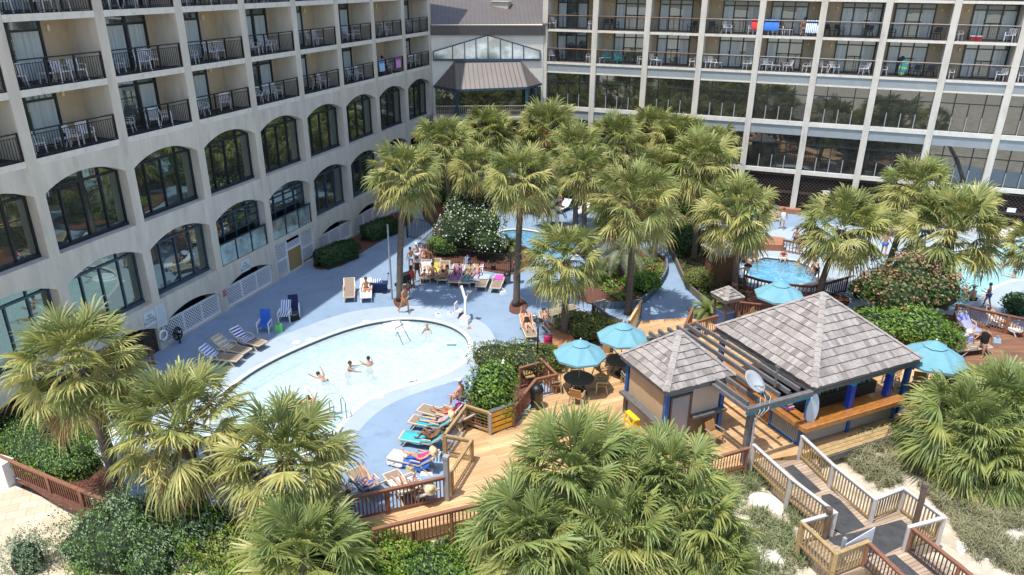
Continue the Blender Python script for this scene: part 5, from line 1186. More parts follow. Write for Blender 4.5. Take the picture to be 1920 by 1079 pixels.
def make_stable():
    t = thing('side_table', '', 'table'); m = MB(); m.box(-.24, .24, -.24, .24, .40, .43); m.build('table_top', whitepl, t)
    for sx in (-1, 1):
        for sy in (-1, 1): m = MB(); m.box(sx*.2-.025, sx*.2+.025, sy*.2-.025, sy*.2+.025, 0, .4); m.build('leg', whitepl, t)
    freeze(t); return t
stab = make_stable()
ORD = ['first', 'second', 'third', 'fourth', 'fifth', 'sixth', 'seventh', 'eighth', 'ninth', 'tenth']
wb = {0: 'lowest balcony row', 1: 'second balcony row from below', 2: 'topmost visible balcony row'}
used_pos = {0: 'leftmost', 1: 'middle', 2: 'rightmost'}
rr = random.Random(11)
for li in (0, 1, 2):
    for c in range(-1, 8):
        if li == 2 and c > 4: continue
        z = SL[li]+.126; y0 = c*P+.25; X = -.62
        spots = [(.9, 1.2), (2.2, 2.9), (3.0, -2.6)] if c % 2 else [(.7, 1.0), (2.45, 2.6), (3.2, -2.8)]
        if c > 3: spots = spots[1:]
        if (li, c) == (0, 2): spots = [(1.0, 2.2), (3.0, 2.7)]
        for k, (yy, rz) in enumerate(spots):
            src = wchair
            place(src, (X+rr.uniform(-.2, .15), y0+yy, z), -pi/2+rr.uniform(-.8, .8), 'white plastic chair, %s, %s balcony from left, %s of arched wing' % (used_pos[k] if len(spots) == 3 else ['left one', 'right one'][k], ORD[c+1], ['lowest row', 'second row', 'top row'][li]), 'white plastic chairs on the balconies of the arched wing')
        if c in (0, 3): place(stab, (X-.1, y0+1.9, z), .2, 'small white side table, %s balcony from left, %s of arched wing' % (ORD[c+1], ['lowest row', 'second row', 'top row'][li]), 'small white balcony tables')
blk = {(0, 0): [(.10, 'w'), (.26, 'd'), (.90, 'w')], (0, 1): [(.12, 's'), (.24, 't'), (.46, 't'), (.9, 'w')], (0, 2): [(.12, 'w'), (.22, 's'), (.9, 'w')], (0, 3): [(.12, 'w'), (.22, 'w'), (.34, 's'), (.86, 'w')], (0, 4): [(.1, 'w'), (.2, 'w'), (.35, 's'), (.55, 'w'), (.88, 'w')],
       (0, 5): [(.13, 'w'), (.32, 'w'), (.80, 'w')], (0, 6): [(.08, 'w'), (.6, 'd'), (.8, 'd')], (0, 7): [(.1, 'w'), (.87, 'w')], (0, 8): [(.1, 'w')],
       (1, 0): [(.1, 'w'), (.9, 'w')], (1, 1): [(.2, 'd'), (.35, 'd')], (1, 2): [(.8, 'd'), (.92, 'd')], (1, 3): [(.18, 'd'), (.42, 'w'), (.88, 'w')], (1, 4): [(.14, 'w'), (.3, 'w'), (.48, 's'), (.8, 'w')], (1, 5): [(.15, 'd'), (.3, 'd'), (.75, 'd')], (1, 6): [(.1, 'd'), (.78, 'd')], (1, 7): [(.1, 'w'), (.85, 'w')]}
kn = {'w': ('white plastic chair', wchair, 'white plastic chairs on the balconies of the sunlit block'), 'd': ('dark wicker chair', brchair, 'dark chairs on the balconies of the sunlit block'), 't': ('teal slatted adirondack chair', tealch, 'teal balcony chairs'), 's': ('small white side table', stab, 'small white balcony tables')}
for (li, c), L in blk.items():
    cnt = {}
    for a, k in L:
        cnt[k] = cnt.get(k, 0)+1; nm, src, grp = kn[k]; tot = sum(1 for _, q in L if q == k)
        which = '' if tot == 1 else ['left of %d, ' % tot, 'next of %d, ' % tot, 'third of %d, ' % tot, 'last of %d, ' % tot][cnt[k]-1]
        p = RO+RX*((c+a)*SP)+RN*(-.55); place(src, (p.x, p.y, [10.86, 13.46][li]+.06), RA+pi+(.8 if a < .5 else -.8)+rr.uniform(-.3, .3)+pi*0, '%s, %s%s balcony from left, %s row, sunlit block' % (nm, which, ORD[c], ['lower', 'upper'][li]), grp)
# patio sets
def make_umbrella():
    t = thing('patio_umbrella', '', 'umbrella'); tq = mat('turquoise_canvas', (.19, .42, .50), .8, .07, 1.5, trans=.2)
    m = MB(); R = 1.25; n = 8; ze, za = 2.05, 2.72
    for k in range(n):
        a0, a1 = 2*pi*k/n, 2*pi*(k+1)/n; e = lambda a, r, z: Vector((r*cos(a), r*sin(a), z)); am = (a0+a1)/2; rm = cos(pi/n)
        P0, P1 = e(a0, R, ze), e(a1, R, ze); Pm = e(am, R*rm, ze+.0); Q0, Q1, Qm = e(a0, .62*R, ze+.30), e(a1, .62*R, ze+.30), e(am, .62*R*rm, ze+.255); T0, T1 = e(a0, .3*R, ze+.52), e(a1, .3*R, ze+.52)
        T_ = Vector((0, 0, za)); m.face(P0, Pm, Qm, Q0); m.face(Pm, P1, Q1, Qm); m.face(Q0, Qm, T0.lerp(T1, .5), T0); m.face(Qm, Q1, T1, T0.lerp(T1, .5)); m.face(T0, T1, T_)
        m.face(P0, P0-Vector((0, 0, .10)), P1-Vector((0, 0, .10)), P1)
    m.build('canopy', tq, t)
    m = MB()
    for k in range(n):
        a0, a1 = 2*pi*k/n, 2*pi*(k+1)/n; m.face(Vector((.36*R*cos(a0), .36*R*sin(a0), ze+.53)), Vector((.36*R*cos(a1), .36*R*sin(a1), ze+.53)), Vector((0, 0, za+.09)))
    m.build('vent_cap', tq, t)
    m = MB(); m.tube([(0, 0, .0), (0, 0, 2.78)], .024, 8); m.build('pole', silver, t)
    m = MB(); m.ball((0, 0, 2.84), .04, 6, 5); m.build('finial', whitepl, t)
    m = MB(); m.lathe([(0, 0), (.26, 0), (.26, .06), (.05, .12), (.04, .3)], 12); m.build('base', blackm, t)
    for k in range(n): a = 2*pi*k/n; m = MB(); m.beam((0, 0, 2.66), (R*.98*cos(a), R*.98*sin(a), 2.03), .018, .018); m.build('rib', silver, t)
    freeze(t); return t
def make_ptable():
    t = thing('patio_table', '', 'table'); m = MB(); m.lathe([(0, .70), (.68, .70), (.70, .72), (.68, .74), (.03, .74)], 28); m.build('table_top', tabm, t)
    for k in range(4): a = pi/4+k*pi/2; m = MB(); m.beam((.12*cos(a), .12*sin(a), .7), (.45*cos(a), .45*sin(a), 0), .05, .04); m.build('leg', blackm, t)
    freeze(t); return t
um = make_umbrella(); pt = make_ptable()
US = [((1088, 655), 2.2, 'leftmost turquoise umbrella, over the table next to the street lamp', .95), ((1168, 622), 2.25, 'turquoise umbrella on the deck behind the small kiosk, with palm shadow on it', .97), ((1462, 548), 2.25, 'turquoise umbrella between the hot tub railing and the bar roof', 1.03), ((1748, 672), 2.3, 'turquoise umbrella right of the bar roof', 1.12)]
rr = random.Random(3)
for k, (px, z, lab, s) in enumerate(US):
    p = at(*px, z+.15); p.z = .15; place(um, p, rr.uniform(0, .7), lab, 'turquoise patio umbrellas', s)
    place(pt, p, rr.uniform(0, 1), 'round dark table under the '+['umbrella next to the street lamp', 'umbrella behind the small kiosk', 'umbrella near the hot tub railing', 'umbrella right of the bar'][k], 'round dark patio tables')
    for j in range(4):
        if (k, j) in ((2, 0), (2, 3)): continue
        a = [.35, 1.9, 3.4, 4.9][j]+k*.4; 
        place(pchair, (p.x+1.02*cos(a), p.y+1.02*sin(a), .15), a+pi/2+rr.uniform(-.3, .3), 'tan wicker chair under the %s, %s' % (['umbrella next to the street lamp', 'umbrella behind the small kiosk', 'umbrella by the hot tub', 'umbrella right of the bar'][k], ['near right seat', 'far seat', 'left seat', 'nearest seat'][j]), 'tan wicker patio chairs')
for px, rz, lab in [((1338, 832), TH+.2+pi, 'tan wicker chair alone in front of the shuttered kiosk'), ((1692, 745), 1.2, 'tan wicker chair at the right end of the bar counter'), ((1668, 722), 2.5, 'tan wicker chair behind the right corner post of the bar')]:
    place(pchair, at(*px, .15), rz, lab, 'tan wicker patio chairs')
# loungers: (head px, foot px, raised)
lf = make_lounger(0); l3 = make_lounger(38); l6 = make_lounger(58)
whl = make_lounger(38, whitepl, mat('white_sling', (.66, .66, .66), .7, .05, 5))
LG = 'sun loungers round the pool'
def lay(src, head, foot, lab, z=0, grp=LG):
    a, b = at(*head, z+.3), at(*foot, z+.3); c = (a+b)/2; ang = atan2(b.y-a.y, b.x-a.x); c.z = z
    return place(src, c, ang, lab, grp), c, ang
LZ = {}
def LL(key, src, head, foot, lab, z=0): LZ[key] = lay(src, head, foot, lab, z)
LL('a', l3, (386, 668), (443, 674), 'tan lounger with a blue and white towel, lowest of three beside the arches')
LL('b', l3, (405, 648), (465, 661), 'tan lounger with a grey and yellow striped towel, middle of three by the arches')
LL('c', l3, (440, 632), (492, 647), 'tan lounger with a navy and white striped towel, highest of three by the arches')
LL('d', l3, (656, 530), (654, 566), 'empty tan lounger left of the woman seated by the blue cart')
LL('e', whl, (687, 532), (686, 565), 'pale lounger with a seated woman beside the blue cart')
LL('f', lf, (913, 511), (898, 546), 'tan lounger with a blue striped towel right of the red bag')
LL('g', lf, (941, 514), (925, 549), 'tan lounger with a pink and blue towel, rightmost in front of the fence')
LL('h', l3, (981, 597), (1001, 641), 'lounger under the woman in a black swimsuit')
LL('i', l3, (1014, 594), (1048, 632), 'lounger under the man in pale shorts')
LL('j', lf, (1078, 577), (1022, 592), 'empty flat lounger behind the sunbathing couple, upper one')
LL('k', lf, (1094, 589), (1042, 605), 'empty flat lounger behind the sunbathing couple, lower one')
LL('l', l6, (820, 497), (812, 527), 'tan lounger with a raised back at the left end of the crowd by the fence')
LL('m', l6, (838, 500), (826, 533), 'tan lounger with an upright back in the middle of the crowd by the fence')
LL('n', l3, (862, 505), (848, 536), 'lounger in the crowd by the fence holding the woman in purple')
LL('o', l3, (884, 506), (868, 538), 'lounger in the crowd behind the red bag')
LL('p', l3, (850, 783), (800, 770), 'lounger with a pink towel, farthest of the row beside the yellow framed gate', 0)
LL('q', l3, (840, 800), (783, 790), 'lounger under the person in a blue shirt beside the gate frame')
LL('r', l3, (826, 830), (765, 820), 'lounger under the tanned person with bent knees')
LL('s', l3, (812, 872), (742, 856), 'lounger with a white towel and the woman in pink')
LL('t', l3, (705, 925), (668, 888), 'lounger under the woman in blue lying behind the brown railing')
LL('u', l3, (768, 933), (738, 896), 'lounger under the person with raised arms behind the brown railing')
LL('v', l3, (652, 945), (618, 905), 'lounger with white towels behind the left part of the brown railing')
LL('w', l3, (1797, 600), (1838, 628), 'lounger with a violet towel on the brown deck', .2)
LL('x', l3, (1850, 598), (1915, 622), 'lounger under the woman in white beside the brown deck railing', .2)
LL('y', lf, (1800, 655), (1842, 650), 'empty lounger lying low at the corner of the brown deck', .2)
LL('z', l3, (1905, 700), (1950, 690), 'lounger cut by the right edge on the brown deck', .2)
LL('A', whl, (235, 845), (200, 815), 'white lounger seen between the two left foreground palms')
LL('B', lf, (1895, 398), (1865, 412), 'tan lounger below the lattice at the upper right, left one')
LL('C', lf, (1920, 408), (1888, 424), 'tan lounger below the lattice at the upper right, right one')
LL('D', whl, (1890, 440), (1865, 450), 'white lounger at the upper right beside the aqua pool')
LL('E', l3, (1530, 383), (1560, 390), 'tan lounger under the fourth pale column')
LL('F', l3, (1545, 372), (1575, 380), 'tan lounger nearer the lattice under the fourth pale column')
LL('G', whl, (1100, 392), (1080, 402), 'white lounger beyond the palms on the pale back terrace')
LL('H', whl, (1065, 385), (1045, 395), 'white lounger left of the shaded hedge on the back terrace')
LL('I', l3, (1435, 392), (1455, 400), 'lounger beside the far planter')
LL('J', l6, (802, 500), (796, 528), 'lounger with white towels behind the child in pink')
LL('K', l3, (900, 505), (884, 537), 'lounger with a striped towel between the red bag and the empty pair')
LL('L', l3, (870, 795), (838, 775), 'empty lounger end farthest up the row by the oleander')
LL('M', l3, (800, 935), (770, 905), 'lounger hidden behind the right end of the brown railing')
LL('N', lf, (1755, 420), (1735, 432), 'lounger between the two leaning palms on the far deck')
LL('O', l3, (1850, 405), (1828, 418), 'lounger left of the pair below the lattice')
LL('P', whl, (210, 860), (180, 835), 'white lounger lower left of the gap between foreground palms')
# towels
def stripes(name, cs, n, rough=.9, ax=0):
    m = bpy.data.materials.new(name); m.use_nodes = True; nt = m.node_tree; tc = nt.nodes.new('ShaderNodeTexCoord'); sp = nt.nodes.new('ShaderNodeSeparateXYZ'); nt.links.new(tc.outputs['UV'] if False else tc.outputs['Object'], sp.inputs[0])
    ma = nt.nodes.new('ShaderNodeMath'); ma.operation = 'MULTIPLY'; ma.inputs[1].default_value = n; nt.links.new(sp.outputs[ax], ma.inputs[0]); fr = nt.nodes.new('ShaderNodeMath'); fr.operation = 'FRACT'; nt.links.new(ma.outputs[0], fr.inputs[0])
    r = nt.nodes.new('ShaderNodeValToRGB'); r.color_ramp.interpolation = 'CONSTANT'; e = r.color_ramp.elements; e[0].color = (*cs[0], 1); e[1].color = (*cs[1], 1); e[1].position = 1/len(cs)
    for k in range(2, len(cs)): q = e.new(k/len(cs)); q.color = (*cs[k], 1)
    nt.links.new(fr.outputs[0], r.inputs[0]); b = nt.nodes['Principled BSDF']; nt.links.new(r.outputs[0], b.inputs[0]); b.inputs['Roughness'].default_value = rough; return m
T1 = stripes('navy_white_stripes', [(.75, .76, .8), (.04, .07, .30)], 7.5); T2 = stripes('yellow_grey_stripes', [(.62, .60, .52), (.45, .42, .12), (.35, .3, .45)], 5); T3 = stripes('blue_white_stripes', [(.06, .2, .5), (.75, .78, .8)], 8)
def cl(name, c, v=.12): return mat(name, c, .9, v, 7, .3, 20)
wht = cl('white_cloth', (.74, .74, .74), .06); redc = cl('red_cloth', (.55, .03, .03)); pinkc = cl('pink_cloth', (.66, .04, .16)); bluec = cl('blue_cloth', (.03, .14, .55)); tealc = cl('teal_cloth', (.04, .34, .42)); purp = cl('purple_cloth', (.28, .12, .42)); viol = cl('violet_cloth', (.30, .32, .68)); lightb = cl('light_blue_cloth', (.32, .5, .66)); blackc = cl('black_cloth', (.012, .012, .014)); navyc = cl('navy_cloth', (.012, .02, .08)); skyc = cl('turquoise_cloth', (.05, .42, .5)); magc = cl('magenta_cloth', (.6, .08, .42)); greenc = cl('green_bag', (.14, .52, .16)); yelc = cl('yellow_cloth', (.6, .5, .1)); strawc = cl('straw', (.62, .50, .30)); orgc = cl('orange_cloth', (.65, .22, .07)); greyc = cl('grey_cloth', (.2, .2, .21))
def towel(key, m_, lab, x0, x1, over=.12, raised=38, wid=.56, zoff=.05):
    o, c, ang = LZ[key]; H = .34; hx = -.35; a = radians(raised); m = MB(); n = 10; rr = random.Random(sum(map(ord, lab))); pr_ = []
    for k in range(n+1):
        x = x0+(x1-x0)*k/n
        if x < hx and raised: q = (hx-(hx-x)*cos(a), H+(hx-x)*sin(a))
        else: q = (x, H)
        pr_.append(q)
    cols = [(-wid/2-.05, -over), (-wid/2-.02, 0), (-wid/6, 0), (wid/6, 0), (wid/2+.02, 0), (wid/2+.05, -over)]; i0 = len(m.v)
    for (x, z) in pr_:
        for (y, dz) in cols: m.v.append((x+rr.uniform(-.012, .012), y, z+zoff+dz+(rr.uniform(0, .02) if dz == 0 else rr.uniform(-.05, .05))))
    w_ = len(cols)
    for k in range(n):
        for j in range(w_-1): a0 = i0+k*w_+j; m.f.append((a0, a0+w_, a0+w_+1, a0+1)); m.mi.append(0)
    ob = m.build('towel', m_, smooth=True); ob.location = c; ob.rotation_euler = (0, 0, ang); tag(ob, lab, 'towel'); return ob
towel('a', T3, 'blue and white striped towel over the back of the lowest lounger by the arches', -1.1, -.2)
towel('b', T2, 'grey and yellow striped towel over the middle lounger by the arches', -1.1, .1)
towel('c', T1, 'navy and white striped towel over the highest lounger by the arches', -1.1, .25)
towel('e', wht, 'white towel under the seated woman beside the blue cart', -.9, .9)
towel('f', T3, 'blue striped towel at the head of the lounger right of the red bag', -1.0, -.1, raised=0)
towel('g', magc, 'pink and blue towel at the head of the rightmost lounger by the fence', -1.0, -.3, raised=0)
towel('q', tealc, 'teal towel under the person in the blue shirt', -1.0, .6); towel('r', skyc, 'turquoise towel under the tanned person with bent knees', -.9, .9)
towel('s', wht, 'white towel on the foot of the lounger nearest the ramp', .35, 1.02, .3); towel('p', redc, 'red and purple towel on the farthest lounger by the gate', -1.0, -.1)
o_ = towel('s', bluec, 'bright blue towel under the woman in pink', -.9, .33, .3, zoff=.06)
towel('t', bluec, 'blue towel under the woman lying behind the brown railing', -1.0, .2); towel('u', wht, 'white towel under the person with raised arms', -1.0, .5); towel('v', wht, 'white towels heaped on the lounger behind the left part of the railing', -1.0, .8)
towel('w', viol, 'violet towel on the lounger of the brown deck', -.9, .8); towel('x', wht, 'white towel under the woman beside the brown deck railing', -.9, .9)
towel('l', yelc, 'pale yellow towel on the lounger at the left end of the crowd', -.8, .2, raised=58); towel('n', purp, 'purple towel in the crowd by the fence', -.9, .7); towel('o', skyc, 'turquoise towel behind the red bag', -.9, .7)
towel('A', T3, 'blue towel on the white lounger between the foreground palms', -1, .2); towel('h', orgc, 'peach towel at the head of the woman in black', -1.0, -.4)
towel('J', wht, 'white towel on the lounger behind the child in pink', -.9, .2, raised=58); towel('K', T1, 'striped towel left of the empty pair of loungers', -.9, .8); towel('M', T3, 'striped towel behind the right end of the brown railing', -.9, .8); towel('O', magc, 'magenta towel at the upper right loungers', -.9, .2); towel('C', viol, 'violet towel on the rightmost upper lounger', -.9, .2, raised=0)
# balcony towels
def hung(p, w, h, m_, lab, axis='x', ang=0):
    m = MB(); n = 8
    for k in range(n+1):
        for s, zz in ((-.045, -h*.8), (0, .03), (.05, -h)):
            m.v.append((-w/2+w*k/n, -s if True else 0, zz+.015*sin(k*2.3)))
    for k in range(n):
        for j in range(2): a0 = k*3+j; m.f.append((a0, a0+3, a0+4, a0+1)); m.mi.append(0)
    o = m.build('towel', m_, smooth=True); o.location = p; o.rotation_euler = (0, 0, ang); tag(o, lab, 'towel', 'towels hung over balcony rails')
for c, a, w_, h, mm, lab in [(4, .18, 1.05, .75, bluec, 'blue towel hung at the left of the upper balcony with two blue towels'), (4, .86, .95, .85, T3, 'blue striped towel hung at the right of the upper balcony with two blue towels'), (3, .90, .45, .7, redc, 'dark red towel on the upper balcony left of the two blue towels')]:
    p = RO+RX*((c+a)*SP)+RN*(-.12)+Vector((0, 0, 13.46+.06+1.10)); hung(p, w_, h, mm, lab, ang=RA)
for y, mm, lab in [(6*P+1.0, lightb, 'light blue towel over the rail of the seventh balcony in the lowest row'), (6*P+3.6, cl('pink_towel', (.6, .25, .5)), 'pink towel over the rail of the seventh balcony in the lowest row')]:
    hung(Vector((-.05, y, 10.55+.126+1.13)), .8, .8, mm, lab, ang=pi/2)
# street lamps
def lamp(px, h, lab, z0=0):
    t = thing('street_lamp', lab, 'lamp', at(*px, z0)[:]); m = MB(); m.lathe([(.0, 0), (.10, 0), (.10, .1), (.055, .3), (.045, .5), (.04, h), (0, h)], 10); m.build('pole', blackm, t)
    m = MB(); m.lathe([(.05, h), (.12, h+.05), (.14, h+.28), (.09, h+.3)], 10); m.build('lantern', mat('lantern_glass', (.3, .32, .33), .2, .1, 3), t); m = MB(); m.lathe([(.24, h+.30), (.20, h+.36), (.08, h+.42), (0, h+.46)], 12); m.build('lamp_cap', blackm, t)
lamp((1007, 705), 2.55, 'black street lamp rising in front of the sunbathing couple', .15); lamp((142, 895), 2.2, 'black street lamp standing in the square hedge', -.1)
lamp((1390, 590), 2.6, 'slim dark lamp pole left of the third umbrella', .1)
# bins
def bin_(px, r, h, lab, dome=True, z0=.15, m_=None):
    t = thing('trash_can', lab, 'trash can', at(*px, z0)[:]); m = MB(); m.lathe([(0, 0), (r*.92, 0), (r, h*.72), (r*1.02, h*.75)], 20); m.build('body', m_ or mat('bin_bronze', (.035, .032, .028), .35, .2, 5), t, smooth=True)
    m = MB(); m.lathe([(r*1.08, h*.73), (r*1.08, h*.78), (r*.95, h*.88), (r*.6, h*.97), (0, h)], 20); m.build('lid', blackm, t, smooth=True)
bin_((1006, 765), .28, 1.15, 'round bronze trash can with a black dome lid beside the brown railing')
bin_((597, 500), .27, 1.1, 'black bin against the clipped hedge under the arches', z0=0, m_=blackm); bin_((951, 532), .22, .75, 'grey bucket bin in front of the black fence', z0=0, m_=greyc)
# corner bench
t = thing('corner_bench', 'tan wooden corner bench at the foot of the street lamp', 'bench', at(995, 705, .15)[:], .6)
part('seat', yelwood, t, (-.5, .6, -.22, .22, .40, .46)); part('seat', yelwood, t, (-.5, -.06, -.9, -.22, .402, .462))
for x, y in ((-.4, -.8), (-.4, .1), (.5, .1), (.5, -.1)): part('leg', redwood, t, (x-.05, x+.05, y-.05, y+.05, 0, .4))
# signs on the wall
def wsign(name, y0, y1, z0, z1, lab, m_, text=None, x=.02, ts=.16, lines=0):
    t = thing(name, lab, 'sign', (x, (y0+y1)/2, (z0+z1)/2)); m = MB(); m.box(0, .02, -(y1-y0)/2, (y1-y0)/2, -(z1-z0)/2, (z1-z0)/2); m.build('board', m_, t)
    if text:
        cu = bpy.data.curves.new('lettering', 'FONT'); cu.body = text; cu.size = ts; cu.align_x = 'CENTER'; cu.align_y = 'CENTER'; cu.extrude = .002; cu.space_line = .95
        o = bpy.data.objects.new('lettering', cu); COL.objects.link(o); bpy.context.view_layer.update(); me_ = bpy.data.meshes.new_from_object(o.evaluated_get(bpy.context.evaluated_depsgraph_get())); bpy.data.objects.remove(o); o = bpy.data.objects.new('lettering', me_); COL.objects.link(o); me_.materials.clear(); me_.materials.append(mat('letter_ink', (.03, .05, .09), .6, .05, 3) if text[0] != '~' else whitepl); o.parent = t; o.location = (.024, 0, 0); o.rotation_euler = (pi/2, 0, pi/2)
    if lines:
        m = MB(); rr = random.Random(lines)
        for k in range(lines): z = (z1-z0)*(.42-.84*k/lines); w_ = (y1-y0)*rr.uniform(.3, .42); m.box(.021, .024, -w_, w_, z-.012, z+.012)
        m.build('fine_print', mat('faint_print', (.45, .50, .55), .7, .1, 9), t)
    return t
signw = mat('sign_white', (.62, .68, .70), .6, .06, 3)
wsign('wall_sign', 3.72, 4.42, 1.55, 2.3, 'white no diving sign on the wall, left of the larger notice', signw, 'NO\nDIVING\nALLOWED', .013, .17)
wsign('wall_sign', 4.47, 5.1, 1.2, 2.35, 'taller white rules notice on the wall above the hose and life ring', signw, None, .014, lines=11)
wsign('wall_sign', 11.0, 11.75, 1.72, 2.4, 'white no diving notice on the wall above the second white lattice', signw, 'NO\nDIVING\nALLOWED', .013, .17)
wsign('wall_sign', 9.25, 9.5, .95, 1.35, 'small red fire notice on the column between the two white lattices', mat('sign_red', (.55, .10, .12), .5, .1, 3), None, .014, lines=3)
t = thing('life_ring', 'white life ring hung on the column beside the brown lattice', 'life ring', (.05, 4.60, .78)); m = MB()
pts = [(.06, .24*cos(a*pi/8), .24*sin(a*pi/8)) for a in range(17)]; m.tube(pts, .06, 8, False); m.build('ring', whitepl, t, smooth=True); m = MB(); m.tube([(.02, 0, .3), (.02, 0, .45)], .02, 5); m.build('hook', blackm, t)
t = thing('hose_reel', 'coiled dark hose on a rack beside the first white lattice', 'hose', (.25, 5.35, .55)); m = MB()
for k in range(5): m.tube([(.04*k, (.30-.03*k)*cos(a*pi/8), (.36-.03*k)*sin(a*pi/8)) for a in range(17)], .022, 5, False)
m.build('hose', blackm, t, smooth=True); m = MB(); m.box(-.24, .3, -.03, .03, -.05, .05); m.box(.05, .1, -.04, .04, -.55, 0); m.build('rack', darkfr, t)
# ladder near end
t = thing('pool_ladder', 'bent grey pool ladder at the near right end of the kidney pool', 'ladder', at(645, 790, 0)[:], world=True)
for dx in (0, 1):
    a = at(628+dx*22, 790-dx*5, 0); b = a+Vector((-.55, .5, 0)); m = MB(); m.tube([b-Vector((0, 0, .8)), b+Vector((0, 0, .55)), (a+b)/2+Vector((0, 0, .85)), a+Vector((0, 0, .75)), a-Vector((0, 0, .02))], .025, 6); m.build('handrail', MT['grey_metal'], t)
m = MB()
for k in range(2): z = -.1-.3*k; m.beam(at(628, 790, 0)+Vector((-.55, .5, z)), at(650, 785, 0)+Vector((-.55, .5, z)), .1, .03)
m.build('rung', MT['grey_metal'], t)
# pool lift
t = thing('pool_lift', 'white pool access lift with an angled arm at the right of the pool', 'pool lift', at(873, 606, 0)[:], world=False)
m = MB(); m.box(-.28, .22, -.22, .22, 0, .32); m.box(-.2, .15, -.16, .16, .32, .42); m.build('base', whitepl, t); m = MB(); m.beam((0, 0, .3), (-.05, .15, 1.35), .12, .12); m.build('mast', whitepl, t); m = MB(); m.beam((-.05, .15, 1.3), (-.45, .55, 1.9), .10, .14); m.beam((-.05, .15, 1.2), (.1, .2, 1.75), .05, .05); m.build('arm', whitepl, t)
m = MB(); m.box(.0, .3, .1, .35, 1.72, 1.80); m.build('control_box', greyc, t); m = MB(); m.box(-.75, -.35, .2, .6, .45, .52); m.box(-.75, -.70, .2, .6, .52, .95); m.build('seat', wht, t)
# loose things on the pool deck
def bag(px, s, m_, lab, z=0, name='bag', cat='bag'):
    t = thing(name, lab, cat, at(*px, z)[:], rnd.uniform(0, 3)); w_, d_, h_ = s; m = MB(); m.hexa([(-w_/2, -d_/2, 0), (w_/2, -d_/2, 0), (w_/2, d_/2, 0), (-w_/2, d_/2, 0)], [(-w_*.42, -d_*.36, h_), (w_*.42, -d_*.36, h_), (w_*.42, d_*.36, h_), (-w_*.42, d_*.36, h_)]); m.build('body', m_, t)
    m = MB(); m.tube([(-w_*.22, 0, h_), (-w_*.15, 0, h_+.14), (w_*.15, 0, h_+.14), (w_*.22, 0, h_)], .014, 5); m.build('handle', m_, t)
    m = MB(); m.ball((0, 0, h_*.98), (w_*.34, d_*.3, h_*.12), 8, 5, .2); m.build('contents', greyc if m_ is not greyc else wht, t); return t
bag((524, 622), (.38, .3, .42), greenc, 'green cooler bag between the blue chairs'); bag((553, 601), (.5, .3, .3), blackc, 'dark bag with clothes in front of the navy chair')
bag((869, 525), (.5, .35, .42), redc, 'bright red bag in front of the crowd by the fence'); bag((857, 535), (.36, .3, .4), cl('dark_red_cloth', (.25, .01, .02)), 'dark red backpack left of the bright red bag'); bag((888, 519), (.4, .3, .45), tealc, 'teal bag among the loungers by the fence')
bag((877, 497), (.45, .35, .5), T1, 'striped beach bag behind the crowd by the fence'); bag((942, 550), (.5, .4, .18), wht, 'pile of white clothes beside the rightmost lounger by the fence'); bag((822, 592), (.45, .3, .1), wht, 'white towel bundle on the pool rim'); bag((845, 590), (.4, .3, .12), wht, 'white cloth bundle nearer the pool lift'); bag((866, 595), (.45, .35, .22), cl('plum_cloth', (.25, .05, .16)), 'plum and white bag behind the pool lift')
bag((1027, 642), (.4, .3, .35), pinkc, 'bright pink bag beside the square orange planter'); bag((820, 862), (.4, .3, .3), T3, 'striped bag behind the woman in pink'); bag((1002, 600), (.3, .25, .25), greyc, 'grey bag beside the man in pale shorts'); bag((1400, 556), (.35, .3, .3), brickm, 'small brick coloured bag by the shed')
bag((1795, 665), (.6, .5, .08), strawc, 'straw mat on the corner of the brown deck'); bag((880, 617), (.22, .15, .06), orgc, 'pair of orange sandals beside the pool rim'); bag((792, 528), (.3, .3, .3), cl('pink_bag', (.6, .2, .3)), 'pink bag left of the crowd'); bag((1790, 428), (.4, .4, .3), wht, 'white bundle near the far loungers'); bag((1832, 725), (.9, .5, .08), wht, 'crumpled white towel on the brown deck behind the bright shrub')
bag((828, 470), (.4, .1, .5), cl('flag_cloth', (.3, .3, .5)), 'folded patterned towel at the left end of the fence')
for px, s_, m_, lab in [((838, 812), (.35, .25, .3), bluec, 'blue bag behind the person with bent knees'), ((848, 797), (.3, .25, .25), wht, 'white bag by the gate frame post'), ((800, 888), (.5, .35, .12), wht, 'white shoes and towel at the foot of the brown railing'), ((862, 768), (.35, .3, .3), magc, 'magenta bag at the man in the white cap'),
    ((770, 885), (.35, .25, .25), strawc, 'straw bag between the lowest loungers'), ((905, 505), (.3, .25, .4), magc, 'magenta backpack hung behind the lounger right of the red bag'), ((925, 508), (.35, .25, .35), blackc, 'black bag between the two empty fence loungers'), ((790, 545), (.3, .25, .2), wht, 'white bag before the standing group'),
    ((1090, 600), (.35, .3, .35), pinkc, 'pink bag on the deck beyond the flat loungers'), ((1815, 640), (.4, .3, .25), viol, 'violet bag between the loungers on the brown deck'), ((1868, 642), (.35, .3, .2), lightb, 'light blue bag in front of the woman in white')]: bag(px, s_, m_, lab, .2 if px[0] > 1500 else 0)
hung(at(787, 468, 1.2)+Vector((0, -.02, .05)), .55, .75, stripes('red_blue_towel', [(.55, .25, .3), (.18, .35, .6), (.6, .6, .65)], 3), 'red and blue towel hung over the left end of the black fence', ang=-.2)
